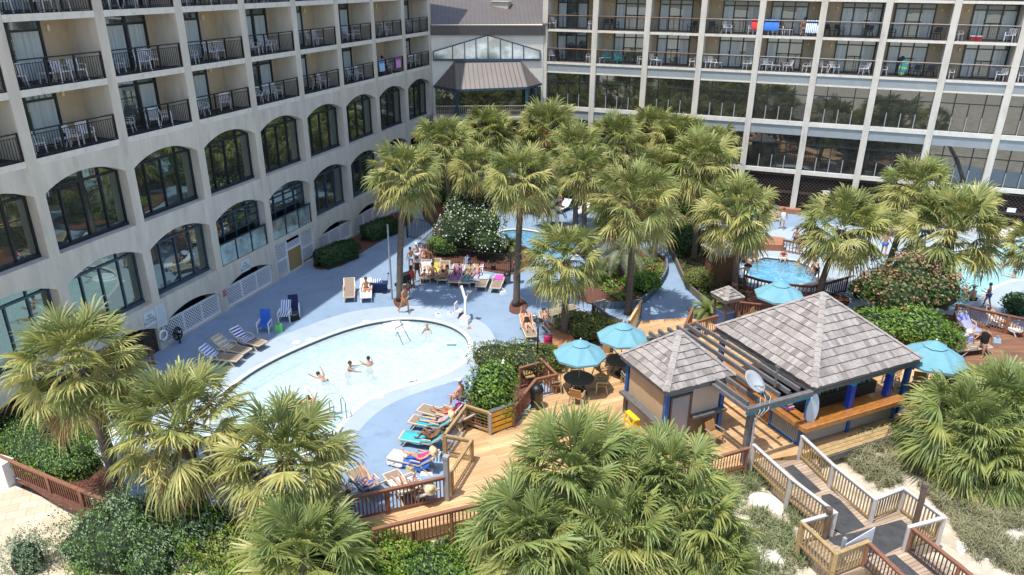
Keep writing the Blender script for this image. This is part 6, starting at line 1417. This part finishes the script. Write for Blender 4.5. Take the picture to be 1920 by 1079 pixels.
# blue deck chairs in the shade
def beachchair(px, rz, fr, cloth_, lab, rec=35):
    t = thing('deck_chair', lab, 'chair', at(*px, 0)[:], rz, 'blue deck chairs in the shade'); a = radians(90-rec)
    m = MB(); m.box(-.27, .27, -.25, .28, .36, .39); m.build('seat', cloth_, t); m = MB(); m.beam((0, -.25, .38), (0, -.25-.75*cos(a), .38+.75*sin(a)), .54, .03); m.build('backrest', cloth_, t)
    for s in (-1, 1):
        m = MB(); m.beam((s*.3, .28, .55), (s*.3, .28, 0), .06, .04); m.build('leg', fr, t); m = MB(); m.beam((s*.3, -.28, .55), (s*.3, -.36, 0), .06, .04); m.build('leg', fr, t); m = MB(); m.beam((s*.3, -.38, .56), (s*.3, .32, .56), .07, .03); m.beam((s*.3, -.3, .3), (s*.3, .28, .2), .05, .03); m.build('armrest', fr, t)
beachchair((497, 622), radians(200), whitepl, bluec, 'blue chair with a white frame, leftmost of three in the shade', 15); beachchair((535, 602), radians(205), whitepl, T3, 'reclined light blue striped deck chair, middle of three in the shade', 45); beachchair((552, 592), radians(215), whitepl, navyc, 'navy deck chair, rightmost of three in the shade', 40)
# wagon
t = thing('beach_cart', 'blue folding beach cart loaded with towels beside the seated woman', 'cart', at(711, 548, 0)[:], .3); m = MB(); m.hexa([(-.45, -.25, .2), (.45, -.25, .2), (.45, .25, .2), (-.45, .25, .2)], [(-.52, -.3, .62), (.52, -.3, .62), (.52, .3, .62), (-.52, .3, .62)]); m.build('body', navyc, t)
for x in (-.35, .35):
    for y in (-.27, .27): m = MB(); m.tube([(x, y-.03, .12), (x, y+.03, .12)], .12, 10); m.build('wheel', blackm, t)
m = MB(); m.ball((-.1, 0, .68), (.35, .25, .16), 8, 6, .2); m.build('load', T3, t); m = MB(); m.tube([(.5, 0, .4), (.62, 0, 1.15)], .015, 5); m.ball((.62, 0, 1.2), .06, 6, 4); m.build('handle', blackm, t)
t = thing('stroller', 'dark folded stroller beside the tall lone palm', 'stroller', at(757, 540, 0)[:], 2.2); m = MB(); m.hexa([(-.25, -.3, .35), (.25, -.3, .35), (.25, .3, .35), (-.25, .3, .35)], [(-.28, -.45, .95), (.28, -.45, .95), (.28, .1, .85), (-.28, .1, .85)]); m.build('seat', blackc, t)
for x in (-.3, .3): m = MB(); m.beam((x, .4, .1), (x, -.55, 1.1), .03, .03); m.beam((x, -.35, .1), (x, .1, .6), .03, .03); m.build('frame', blackm, t)
for x in (-.3, .3):
    for y in (-.35, .4): m = MB(); m.tube([(x-.025, y, .12), (x+.025, y, .12)], .12, 10); m.build('wheel', blackm, t)
# indoor-side red lifeguard tube, tall post by P1
m = MB(); p = at(744, 562, 0); m.tube([(p.x-.25, p.y-.1, 0), (p.x-.25, p.y-.1, 4.6)], .055, 7); tag(m.build('pole', MT['grey_metal']), 'thin grey pole beside the trunk of the tall lone palm', 'pole')
# surf boards on lower balcony
p = RO+RX*(6.38*SP)+RN*(-.5)+Vector((0, 0, 10.95)); m = MB(); m.ball((0, 0, .62), (.30, .05, .62), 12, 8); o = m.build('bodyboard', stripes('green_yellow', [(.05, .42, .45), (.55, .6, .1), (.04, .35, .5)], 2.5, ax=2), smooth=True); o.location = p; o.rotation_euler = (0, .15, RA); tag(o, 'green and yellow bodyboard standing on the lower balcony between two pale columns', 'board')
p = RO+RX*(7.37*SP)+RN*(-.5)+Vector((0, 0, 13.52)); t = thing('cooler', 'red cooler with a white lid on the upper balcony at the far right', 'cooler', p[:]); part('body', redc, t, (-.35, .35, -.2, .2, 0, .3)); part('lid', whitepl, t, (-.37, .37, -.22, .22, .301, .36))
# leaning sign on the boardwalk
t = thing('boardwalk_sign', 'white sign board leaning outward on the yellow pine railing', 'sign', at(1572, 1065, .15)[:], radians(40)); part('post', mat('grey_post', (.3, .3, .3)), t, (-.05, .05, -.05, .05, -.3, 1.2)); m = MB(); m.hexa([(.0, -.09, .45), (1.1, -.09, .75), (1.1, -.06, .75), (.0, -.06, .45)], [(.0, -.09, 1.0), (1.1, -.09, 1.35), (1.1, -.06, 1.35), (.0, -.06, 1.0)]); m.build('board', mat('speckled_sign', (.50, .52, .58), .6, .25, 22), t)
for px, lab in [((1612, 318), 0)][:0]: pass
# framed notices on the lattice of the far block
for c, a in ((5, .55), (8, .5)):
    p = RO+RX*((c+a)*SP)+RN*(-.18)+Vector((0, 0, 1.9)); m = MB(); m.box(-.28, .28, -.02, .02, -.16, .16); o = m.build('notice', whitepl); o.location = p; o.rotation_euler = (0, 0, RA); tag(o, 'small white notice on the dark lattice below the glass, %s one' % ('left' if c == 5 else 'right'), 'sign')
# ================= PEOPLE
skins = [mat('skin_light', (.56, .33, .22), .5, .08, 5, spec=.4), mat('skin_tan', (.42, .215, .12), .5, .08, 5, spec=.4), mat('skin_brown', (.20, .095, .05), .5, .08, 5, spec=.4), mat('skin_pink', (.60, .32, .23), .5, .08, 5, spec=.4)]
hairs = {'d': mat('dark_hair', (.02, .014, .010), .6, .3, 9), 'b': mat('brown_hair', (.085, .045, .02), .6, .3, 9), 'y': mat('fair_hair', (.40, .27, .12), .6, .2, 9), 'g': mat('grey_hair', (.3, .29, .28), .6, .2, 9)}
def dirv(a, sx=0): a = radians(a); return Vector((sx, cos(a), sin(a))).normalized()
POSES = dict(
 stand=dict(torso=90, head=90, thigh=(-90, -88), shin=(-90, -92), ua=(-86, -95), fa=(-70, -85), ph=.93),
 walk=dict(torso=88, head=92, thigh=(-68, -108), shin=(-90, -122), ua=(-115, -70), fa=(-95, -40), ph=.90),
 carry=dict(torso=86, head=80, thigh=(-75, -100), shin=(-88, -112), ua=(-80, -80), fa=(10, 10), ph=.91),
 bend=dict(torso=35, head=15, thigh=(-85, -95), shin=(-90, -92), ua=(-80, -85), fa=(-85, -80), ph=.88),
 sit=dict(torso=84, head=85, thigh=(2, 5), shin=(-88, -80), ua=(-75, -80), fa=(-10, -20), ph=.12),
 sitg=dict(torso=100, head=95, thigh=(28, 20), shin=(-35, -25), ua=(-100, -70), fa=(-60, -20), ph=.12),
 hug=dict(torso=75, head=70, thigh=(50, 48), shin=(-70, -68), ua=(-40, -40), fa=(10, 10), ph=.12),
 lie=dict(torso=144, head=142, thigh=(2, 0), shin=(-1, -3), ua=(-25, -30), fa=(5, -5), ph=.12),
 lieflat=dict(torso=180, head=178, thigh=(0, 0), shin=(0, 0), ua=(0, 0), fa=(0, 0), ph=.10),
 lieup=dict(torso=144, head=142, thigh=(2, 0), shin=(-1, -3), ua=(150, 155), fa=(175, 110), ph=.12),
 knees=dict(torso=140, head=130, thigh=(52, 46), shin=(-55, -60), ua=(-30, -20), fa=(40, 20), ph=.12),
 oneknee=dict(torso=142, head=140, thigh=(48, 2), shin=(-50, -2), ua=(-25, -30), fa=(30, 0), ph=.12),
 legup=dict(torso=150, head=150, thigh=(55, 30), shin=(52, 10), ua=(-20, -30), fa=(0, 0), ph=.12),
 armsup=dict(torso=140, head=135, thigh=(20, 5), shin=(-10, -5), ua=(95, 70), fa=(80, 120), ph=.12),
 swim=dict(torso=75, head=85, thigh=(-95, -100), shin=(-100, -105), ua=(-10, -15), fa=(5, 0), ph=-.30),
 float=dict(torso=12, head=30, thigh=(190, 186), shin=(185, 192), ua=(10, 40), fa=(10, 20), ph=-.10))
def person(pose, loc, face, lab, skin=0, suit=None, top=None, hair='d', h=1.68, hat=None, long=False, fat=1., bottom='brief', group=None, seat=0., dress=None, splay=.12):
    q = POSES[pose]; k = h/1.70; S_ = lambda v: v*k
    t = thing('person', lab, 'person', loc, face-pi/2, group); J = {}; E_ = []
    pel = Vector((0, 0, q['ph']*k+seat)); T = dirv(q['torso']); J['pel'] = pel; J['bel'] = pel+T*S_(.16); J['che'] = pel+T*S_(.36); J['nek'] = pel+T*S_(.50)
    Hd = dirv(q['head']); J['jaw'] = J['nek']+Hd*S_(.08); J['hed'] = J['nek']+Hd*S_(.20); 
    R_ = dict(pel=.130*fat, bel=.118*fat, che=.125*fat, nek=.062, jaw=.066, hed=.092); E_ += [('pel', 'bel'), ('bel', 'che'), ('che', 'nek'), ('nek', 'jaw'), ('jaw', 'hed')]
    for i, s in enumerate((-1, 1)):
        n = str(i); J['hip'+n] = pel+Vector((s*S_(.095), 0, 0))-T*S_(.03); th = dirv(q['thigh'][i], s*splay); J['kne'+n] = J['hip'+n]+th*S_(.42); sh = dirv(q['shin'][i], s*.03); J['ank'+n] = J['kne'+n]+sh*S_(.40)
        ft = dirv(q['shin'][i]+78, s*.15); J['toe'+n] = J['ank'+n]+ft*S_(.17)+sh*S_(.03)
        J['mth'+n] = J['hip'+n].lerp(J['kne'+n], .5); J['clf'+n] = J['kne'+n].lerp(J['ank'+n], .35)
        J['sho'+n] = J['nek']-T*S_(.07)+Vector((s*S_(.175), 0, 0)); ua = dirv(q['ua'][i], s*.28); J['elb'+n] = J['sho'+n]+ua*S_(.29); fa = dirv(q['fa'][i], s*(.05 if pose in ('carry', 'hug') else .2)*(-1 if pose in ('carry', 'lieup', 'hug') else 1)); J['wri'+n] = J['elb'+n]+fa*S_(.25)
        J['pal'+n] = J['wri'+n]+fa*S_(.07)
        R_.update({'hip'+n: .100*fat, 'mth'+n: .080*fat, 'kne'+n: .055, 'clf'+n: .056, 'ank'+n: .036, 'toe'+n: .034, 'sho'+n: .058, 'elb'+n: .040, 'wri'+n: .027, 'pal'+n: .030})
        E_ += [('pel', 'hip'+n), ('hip'+n, 'mth'+n), ('mth'+n, 'kne'+n), ('kne'+n, 'clf'+n), ('clf'+n, 'ank'+n), ('ank'+n, 'toe'+n), ('che', 'sho'+n), ('sho'+n, 'elb'+n), ('elb'+n, 'wri'+n), ('wri'+n, 'pal'+n)]
    def skinmesh(keys, edges, grow, sub=1, root=None):
        bm = bmesh.new(); ly = bm.verts.layers.skin.verify(); V = {}
        for n_ in keys: v = bm.verts.new(J[n_]); r = (R_[n_]+grow)*k; v[ly].radius = (r, r*(.82 if n_ in ('pel', 'bel', 'che') else 1)); v[ly].use_root = (n_ == (root or keys[0])); V[n_] = v
        for a, b in edges: bm.edges.new((V[a], V[b]))
        me = bpy.data.meshes.new('tmp'); bm.to_mesh(me); bm.free(); o = bpy.data.objects.new('tmp', me); TMPC.objects.link(o)
        o.modifiers.new('s', 'SKIN'); sb = o.modifiers.new('u', 'SUBSURF'); sb.levels = sb.render_levels = sub
        bpy.context.view_layer.update(); dg = bpy.context.evaluated_depsgraph_get(); ev = o.evaluated_get(dg); m2 = bpy.data.meshes.new_from_object(ev)
        bpy.data.objects.remove(o); bpy.data.meshes.remove(me); return m2
    me = skinmesh(list(R_), E_, 0)
    bm = bmesh.new(); bm.from_mesh(me)
    def addprism(a, b, r0, r1, n=5):
        d = (b-a).normalized(); u = d.cross(Vector((0, 0, 1)) if abs(d.z) < .9 else Vector((1, 0, 0))).normalized(); v = d.cross(u)
        A_ = [bm.verts.new(a+(u*cos(6.283*i/n)+v*sin(6.283*i/n))*r0) for i in range(n)]; B_ = [bm.verts.new(b+(u*cos(6.283*i/n)+v*sin(6.283*i/n))*r1) for i in range(n)]
        for i in range(n): bm.faces.new((A_[i], A_[(i+1) % n], B_[(i+1) % n], B_[i]))
        bm.faces.new(B_)
    fdir = dirv(q['head']-90); hc = J['hed']
    addprism(hc+fdir*.07*k-Hd*.02, hc+fdir*.118*k-Hd*.035, .020*k, .008*k)                       # nose
    for s in (-1, 1): addprism(hc+Vector((s*.085*k, 0, 0))-Hd*.015, hc+Vector((s*.10*k, 0, 0))-fdir*.02, .026*k, .012*k)   # ears
    for i, s in enumerate((-1, 1)):                                                                # fingers and thumb
        p = J['pal'+str(i)]; d = (p-J['wri'+str(i)]).normalized(); sd = d.cross(T if abs(d.dot(T)) < .9 else Vector((1, 0, 0))).normalized(); cu = d.cross(sd)
        for j, L in enumerate((.070, .078, .072, .058)):
            b = p+sd*(.026-.017*j)*k; e = b+(d+cu*.25).normalized()*L*.55*k; addprism(b, e, .009*k, .008*k, 4); addprism(e, e+(d+cu*.8).normalized()*L*.5*k, .008*k, .006*k, 4)
        b = p-d*.03*k+sd*.02*k; addprism(b, b+(sd+d*.6).normalized()*.055*k, .010*k, .008*k, 4)
    bm.to_mesh(me); bm.free(); me.name = 'body'; me.materials.clear(); me.materials.append(skins[skin]); me.polygons.foreach_set('use_smooth', [True]*len(me.polygons))
    b = bpy.data.objects.new('body', me); COL.objects.link(b); b.parent = t
    # eyes and mouth
    f = MB(); s_ = .012*k
    for s in (-1, 1): f.ball(hc+fdir*.082*k+Vector((s*.032*k, 0, 0))+Hd*.005, s_, 5, 4)
    f.ball(hc+fdir*.075*k-Hd*.058*k, (s_*2, s_*.8, s_*.8), 5, 4); f.build('eyes_and_mouth', MT['dark_interior'], t)
    # hair
    if hair:
        hm = MB(); i0 = len(hm.v); hm.ball((0, 0, 0), (.102*k, .108*k, .108*k), 10, 8, .05)
        Mx = Matrix((Vector((1, 0, 0)), fdir, Hd)).transposed().to_4x4(); Mx.translation = hc-fdir*.020*k+Hd*.022*k; hm.xf(Mx)
        if long: e = hc-fdir*.10*k; dn = (-Hd*.7-fdir*.3); hm.tube([hc-fdir*.05*k, e+dn*.08*k, e+dn*.24*k], [.085*k, .075*k, .03*k], 7)
        hm.build('hair', hairs[hair], t, smooth=True)
    if hat:
        hm = MB(); Mx = Matrix((Vector((1, 0, 0)), fdir, Hd)).transposed().to_4x4(); Mx.translation = hc+Hd*.03*k
        if hat[1] == 'wide': hm.lathe([(.24*k, -.01), (.22*k, .01), (.11*k, .02), (.10*k, .10*k), (0, .12*k)], 14)
        else: hm.lathe([(.115*k, .0), (.112*k, .05), (.08*k, .10), (0, .12)], 12); hm.box(-.07*k, .07*k, .08*k, .2*k, .0, .015)
        hm.xf(Mx); hm.build('hat', hat[0], t, smooth=hat[1] != 'cap')
    E2 = lambda keys: [e for e in E_ if e[0] in keys and e[1] in keys]
    def garment(name, keys, grow, m_):
        g_ = skinmesh(keys, E2(keys), grow); g_.name = name; g_.materials.clear(); g_.materials.append(m_); g_.polygons.foreach_set('use_smooth', [True]*len(g_.polygons)); o = bpy.data.objects.new(name, g_); COL.objects.link(o); o.parent = t
    if dress:
        garment('dress', ['pel', 'bel', 'che', 'hip0', 'hip1', 'mth0', 'mth1', 'sho0', 'sho1'], .042, dress)
    else:
        if suit: 
            for i in (0, 1): J['sx%d' % i] = J['hip%d' % i].lerp(J['mth%d' % i], .8 if bottom == 'shorts' else .12); R_['sx%d' % i] = (.088 if bottom == 'shorts' else .098)*fat; E_.append(('hip%d' % i, 'sx%d' % i))
            J['chx'] = J['che'].lerp(J['nek'], .42); R_['chx'] = .105*fat; E_.append(('che', 'chx'))
            garment('shorts' if bottom == 'shorts' else 'swimsuit', ['pel', 'hip0', 'hip1', 'sx0', 'sx1']+(['bel', 'che', 'chx'] if bottom == 'one' else []), .034 if bottom == 'one' else .018, suit)
        if top: garment('shirt', ['bel', 'che', 'sho0', 'sho1']+(['pel'] if bottom == 'shirt' else []), .034, top) if top is not suit or bottom == 'shirt' else garment('bikini_top', ['che', 'sho0', 'sho1'][:1]+['bel'], .0, top) if False else garment('bikini_top', ['bel', 'che'], .028, top)
    return t
TMPC = bpy.data.collections.new('tmp'); S.collection.children.link(TMPC)
def hd_(a, b, z=0): p, q = at(*a, z), at(*b, z); return atan2(q.y-p.y, q.x-p.x)
def onl(key, pose, lab, dx=-.30, **kw):
    o, c, ang = LZ[key]; p = Vector((c.x+cos(ang)*dx, c.y+sin(ang)*dx, c.z)); return person(pose, p, ang, lab, seat=.33+kw.pop('up', .02), **kw)
strawhat = (strawc, 'wide'); wcap = (wht, 'cap')
person('walk', at(759, 587), hd_((759, 587), (800, 600)), 'woman in a bikini walking past the pool steps', 1, orgc, orgc, 'b', 1.66)
person('sit', at(688, 556), hd_((687, 540), (690, 575)), 'woman seated on the pale lounger beside the blue cart', 1, orgc, orgc, 'b', 1.62, seat=.36)
onl('h', 'lieup', 'woman in a black swimsuit sunbathing with her arms behind her head', skin=3, suit=blackc, hair='b', bottom='one', fat=1.25)
onl('i', 'lie', 'man in pale shorts sunbathing on his back', skin=3, suit=lightb, hair='d', bottom='shorts', fat=1.05)
onl('q', 'lie', 'person in a blue shirt and straw hat lying beside the gate frame', skin=0, suit=navyc, top=viol, hair='b', hat=strawhat, bottom='shorts')
onl('r', 'knees', 'tanned person with bent knees on the turquoise towel', skin=2, suit=blackc, hair='d', bottom='shorts', fat=1.1)
onl('s', 'oneknee', 'woman in a pink dress and straw hat on the lounger nearest the ramp', skin=0, dress=pinkc, hair='b', hat=strawhat)
onl('t', 'legup', 'woman in a blue swimsuit with one leg raised behind the brown railing', skin=0, suit=bluec, hair='g', bottom='one', fat=1.1)
onl('u', 'armsup', 'person in white with raised arms behind the brown railing', skin=0, suit=wht, top=wht, hair='b', bottom='shorts')
onl('p', 'lie', 'child under a red towel at the far end of the row by the gate', skin=1, suit=redc, hair='b', h=1.3, bottom='one')
onl('v', 'lie', 'person in white hidden behind the left part of the brown railing', skin=0, suit=wht, top=wht, hair='b', bottom='shorts')
onl('x', 'lieup', 'woman in white sunbathing beside the railing of the brown deck', skin=0, suit=wht, top=wht, hair='d', long=True)
onl('n', 'knees', 'woman in purple sitting up in the crowd by the fence', skin=1, suit=purp, top=purp, hair='d', bottom='one')
onl('o', 'lie', 'person with dark hair lying in the crowd behind the red bag', skin=1, suit=tealc, hair='d', bottom='shorts')
onl('m', 'knees', 'person in dark swimwear on the middle lounger of the crowd', skin=1, suit=blackc, hair='d')
person('sit', at(866, 780, 0), hd_((866, 780), (800, 760)), 'man in a white cap sitting half hidden by the oleander', 3, greyc, None, 'g', 1.75, hat=wcap, seat=.85, bottom='shorts', fat=1.2)
onl('J', 'knees', 'fair child sitting on the lounger behind the child in pink', skin=0, suit=wht, hair='y', h=1.2)
onl('K', 'oneknee', 'tanned woman on the striped towel left of the empty pair', skin=1, suit=purp, top=purp, hair='d')
onl('M', 'lie', 'person in a hat behind the right end of the brown railing', skin=1, suit=greyc, hair='b', hat=strawhat, bottom='shorts')
onl('a', 'lie', 'nobody', skin=1) if False else None
person('sitg', at(836, 531), 3.9, 'woman in green sitting between two loungers of the crowd', 1, tealc, tealc, 'b', 1.6, seat=.3)
person('sitg', at(876, 528), 4.2, 'child in blue sitting behind the red bag', 0, bluec, bluec, 'y', 1.2, seat=.2)
person('stand', at(806, 512), 4.6, 'man in dark shorts standing between the fence and the loungers', 2, navyc, None, 'd', 1.75, bottom='shorts')
CR = 'bathers crowded at the left end of the black fence'
person('stand', at(771, 506), hd_((771, 500), (800, 520)), 'shirtless boy in pale shorts standing farthest left of the crowd', 1, lightb, None, 'd', 1.5, bottom='shorts')
person('stand', at(783, 530), hd_((783, 520), (770, 560)), 'woman in a black swimsuit standing in the middle of the standing group', 1, blackc, None, 'd', 1.68, bottom='one', long=True)
person('stand', at(773, 541), hd_((773, 541), (800, 530)), 'girl in a red swimsuit standing nearest the tall lone palm', 2, redc, None, 'd', 1.45, bottom='one', long=True)
person('stand', at(782, 500), hd_((782, 500), (780, 540)), 'person in a white cap standing behind the woman in black', 0, wht, wht, 'b', 1.6, hat=wcap, bottom='shorts')
person('stand', at(797, 505), hd_((797, 505), (780, 520)), 'woman in orange standing against the fence', 1, orgc, orgc, 'b', 1.65)
person('sit', at(796, 528), hd_((796, 520), (800, 560)), 'child in pink sitting on the ground left of the crowd', 0, pinkc, pinkc, 'b', 1.1, seat=.2)
person('sitg', at(812, 527), hd_((812, 520), (812, 560)), 'person in grey sitting low in the crowd by the fence', 1, greyc, greyc, 'd', 1.6, seat=.3)
person('stand', at(967, 532), hd_((967, 530), (940, 540)), 'person in a plum shirt standing behind the bushy palm at the fence', 1, blackc, cl('plum_cloth', (.25, .05, .16)), 'g', 1.75, bottom='shorts')
person('stand', at(766, 560), hd_((766, 560), (790, 580)), 'child bending by the stroller', 1, redc, None, 'b', 1.1)
# swimmers
for px, face, lab, sk, hr, pose, hh in [((652, 693), .4, 'swimmer with brown hair at the middle of the pool, left of two', 1, 'b', 'swim', 1.6), ((693, 686), 2.4, 'swimmer with dark wet hair at the middle of the pool, right of two', 0, 'd', 'swim', 1.6), ((801, 617), -1.2, 'fair haired child standing in the water near the pool steps', 0, 'y', 'swim', 1.3), ((610, 712), 2.7, 'swimmer gliding under the surface in the lower middle of the pool', 1, 'd', 'float', 1.6), ((556, 752), .2, 'swimmer with black hair floating near the ladder, left of two', 0, 'd', 'float', 1.5), ((595, 757), 2.9, 'swimmer with black hair floating near the ladder, right of two', 0, 'd', 'float', 1.5)]:
    p = at(*px, -.1); person(pose, (p.x, p.y, -.12 if pose == 'swim' else (-.16 if 'gliding' in lab else -.08)), face, lab, sk, blackc, None, hr, hh)
# hot tub bathers
for px, to, lab, sk, su, tp, hr in [((1396, 493), (1430, 500), 'bather in a dark top sitting on the left edge of the hot tub', 1, navyc, navyc, 'd'), ((1413, 487), (1440, 505), 'bather in a pink top sitting on the hot tub edge, second from the left', 0, navyc, cl('rose_cloth', (.5, .2, .25)), 'b'), ((1468, 487), (1466, 510), 'bather in a red shirt sitting on the back edge of the hot tub', 0, wht, redc, 'b')]:
    person('sit', at(*px, 0), hd_(px, to), lab, sk, su, tp, hr, 1.6, bottom='shorts')
person('swim', at(1499, 500, -.2), 2.6, 'bather in the water at the right side of the hot tub', 0, blackc, None, 'g', 1.6)
person('sit', at(1527, 512, 0), hd_((1527, 512), (1490, 515)), 'bather sitting on the right edge of the hot tub by the steps', 1, greyc, None, 'b', 1.65)
person('bend', at(1528, 528, 0), hd_((1528, 528), (1500, 500)), 'bather climbing out beside the leaning palm', 0, navyc, None, 'b', 1.6)
person('stand', at(1489, 468), 4.2, 'shirtless boy in dark shorts walking behind the hot tub railing', 1, navyc, None, 'd', 1.55, bottom='shorts')
person('stand', at(1498, 473), 4.0, 'child in an orange swimsuit beside the shirtless boy', 1, orgc, orgc, 'b', 1.2)
person('walk', at(1655, 482), 1.2, 'man in blue shorts walking between the palms by the aqua pool', 1, bluec, None, 'b', 1.8, bottom='shorts')
person('hug', at(1824, 564, 0), 1.9, 'man with a white cap sitting with his back to us by the aqua pool', 0, blackc, None, 'b', 1.7, hat=wcap, fat=1.1)
person('carry', at(1848, 577), 2.6, 'girl in blue swimwear running by the aqua pool', 1, bluec, bluec, 'd', 1.5)
person('walk', at(1838, 668, .2), hd_((1838, 668), (1790, 690), .2), 'woman in a loose black dress walking across the brown deck', 1, None, None, 'd', 1.70, dress=blackc)
person('bend', at(1803, 657, .2), hd_((1803, 650), (1830, 640), .2), 'person in pale clothes bending over at the corner of the brown deck', 0, lightb, wht, 'y', 1.55, bottom='shorts')
person('sit', at(1455, 415, 0), 3.9, 'person in a white shirt sitting at the left beyond the hot tub', 0, navyc, wht, 'b', 1.6, seat=.3, hat=(bluec, 'cap'), bottom='shorts')
person('sitg', at(1862, 452, 0), 3.6, 'person sitting by the white lounger at the upper right', 1, navyc, None, 'd', 1.6, seat=.2)
person('sit', at(1900, 415, 0), 4, 'person in a purple top on the upper right loungers', 1, purp, purp, 'd', 1.6, seat=.35)
for px, f_, lab, sk, su, tp, hr, ps, hh in [((1880, 500), 1.0, 'swimmer far out in the aqua pool, upper one', 1, blackc, None, 'd', 'swim', 1.6), ((1905, 522), 2.5, 'swimmer in the aqua pool close to the right edge', 0, blackc, None, 'b', 'swim', 1.6), ((1800, 515), 4.0, 'swimmer in the aqua pool below the broad palm', 1, blackc, None, 'b', 'swim', 1.5)]:
    p = at(*px, -.1); person(ps, (p.x, p.y, -.12), f_, lab, sk, su, tp, hr, hh)
for px, f_, lab, sk, su, tp, hr, ps, hh in [((1672, 445), 3.9, 'woman in teal standing on the far deck behind the leaning palm', 1, tealc, tealc, 'b', 'stand', 1.65), ((1765, 445), 4.4, 'man in grey shorts walking on the far deck', 1, greyc, None, 'd', 'walk', 1.75), ((1520, 425), 4.2, 'person in a yellow top walking near the far columns', 0, navyc, yelc, 'b', 'walk', 1.65), ((1845, 440), 3.8, 'child in pink by the far loungers', 0, pinkc, pinkc, 'y', 'stand', 1.2), ((1465, 430), 4.6, 'woman in a white dress walking beyond the orange planter', 1, None, None, 'b', 'walk', 1.65), ((1050, 398), 4.0, 'person in blue by the white loungers on the back terrace', 1, bluec, bluec, 'd', 'stand', 1.7)]:
    person(ps, at(*px), f_, lab, sk, su, tp, hr, hh, bottom='shorts', dress=wht if 'dress' in lab else None)
# balcony people
person('sit', Vector((-.7, 6*P+2.2, 10.68)), 0, 'person in dark red sitting on the balcony with the hanging towels', 2, greyc, cl('dark_red_cloth', (.25, .01, .02)), 'd', 1.65, seat=.4, bottom='shorts')
person('stand', Vector((-.8, 7*P+1.8, 10.68)), .5, 'person standing on the rightmost balcony of the lowest row', 1, greyc, greyc, 'd', 1.65, bottom='shorts')
p = RO+RX*(4.72*SP)+RN*(-.6)+Vector((0, 0, 13.52)); person('sit', p, -pi/2, 'person in brown sitting between the two blue towels on the upper balcony', 1, greyc, brickm, 'd', 1.65, seat=.4, bottom='shorts')
S.collection.children.unlink(TMPC); bpy.data.collections.remove(TMPC)
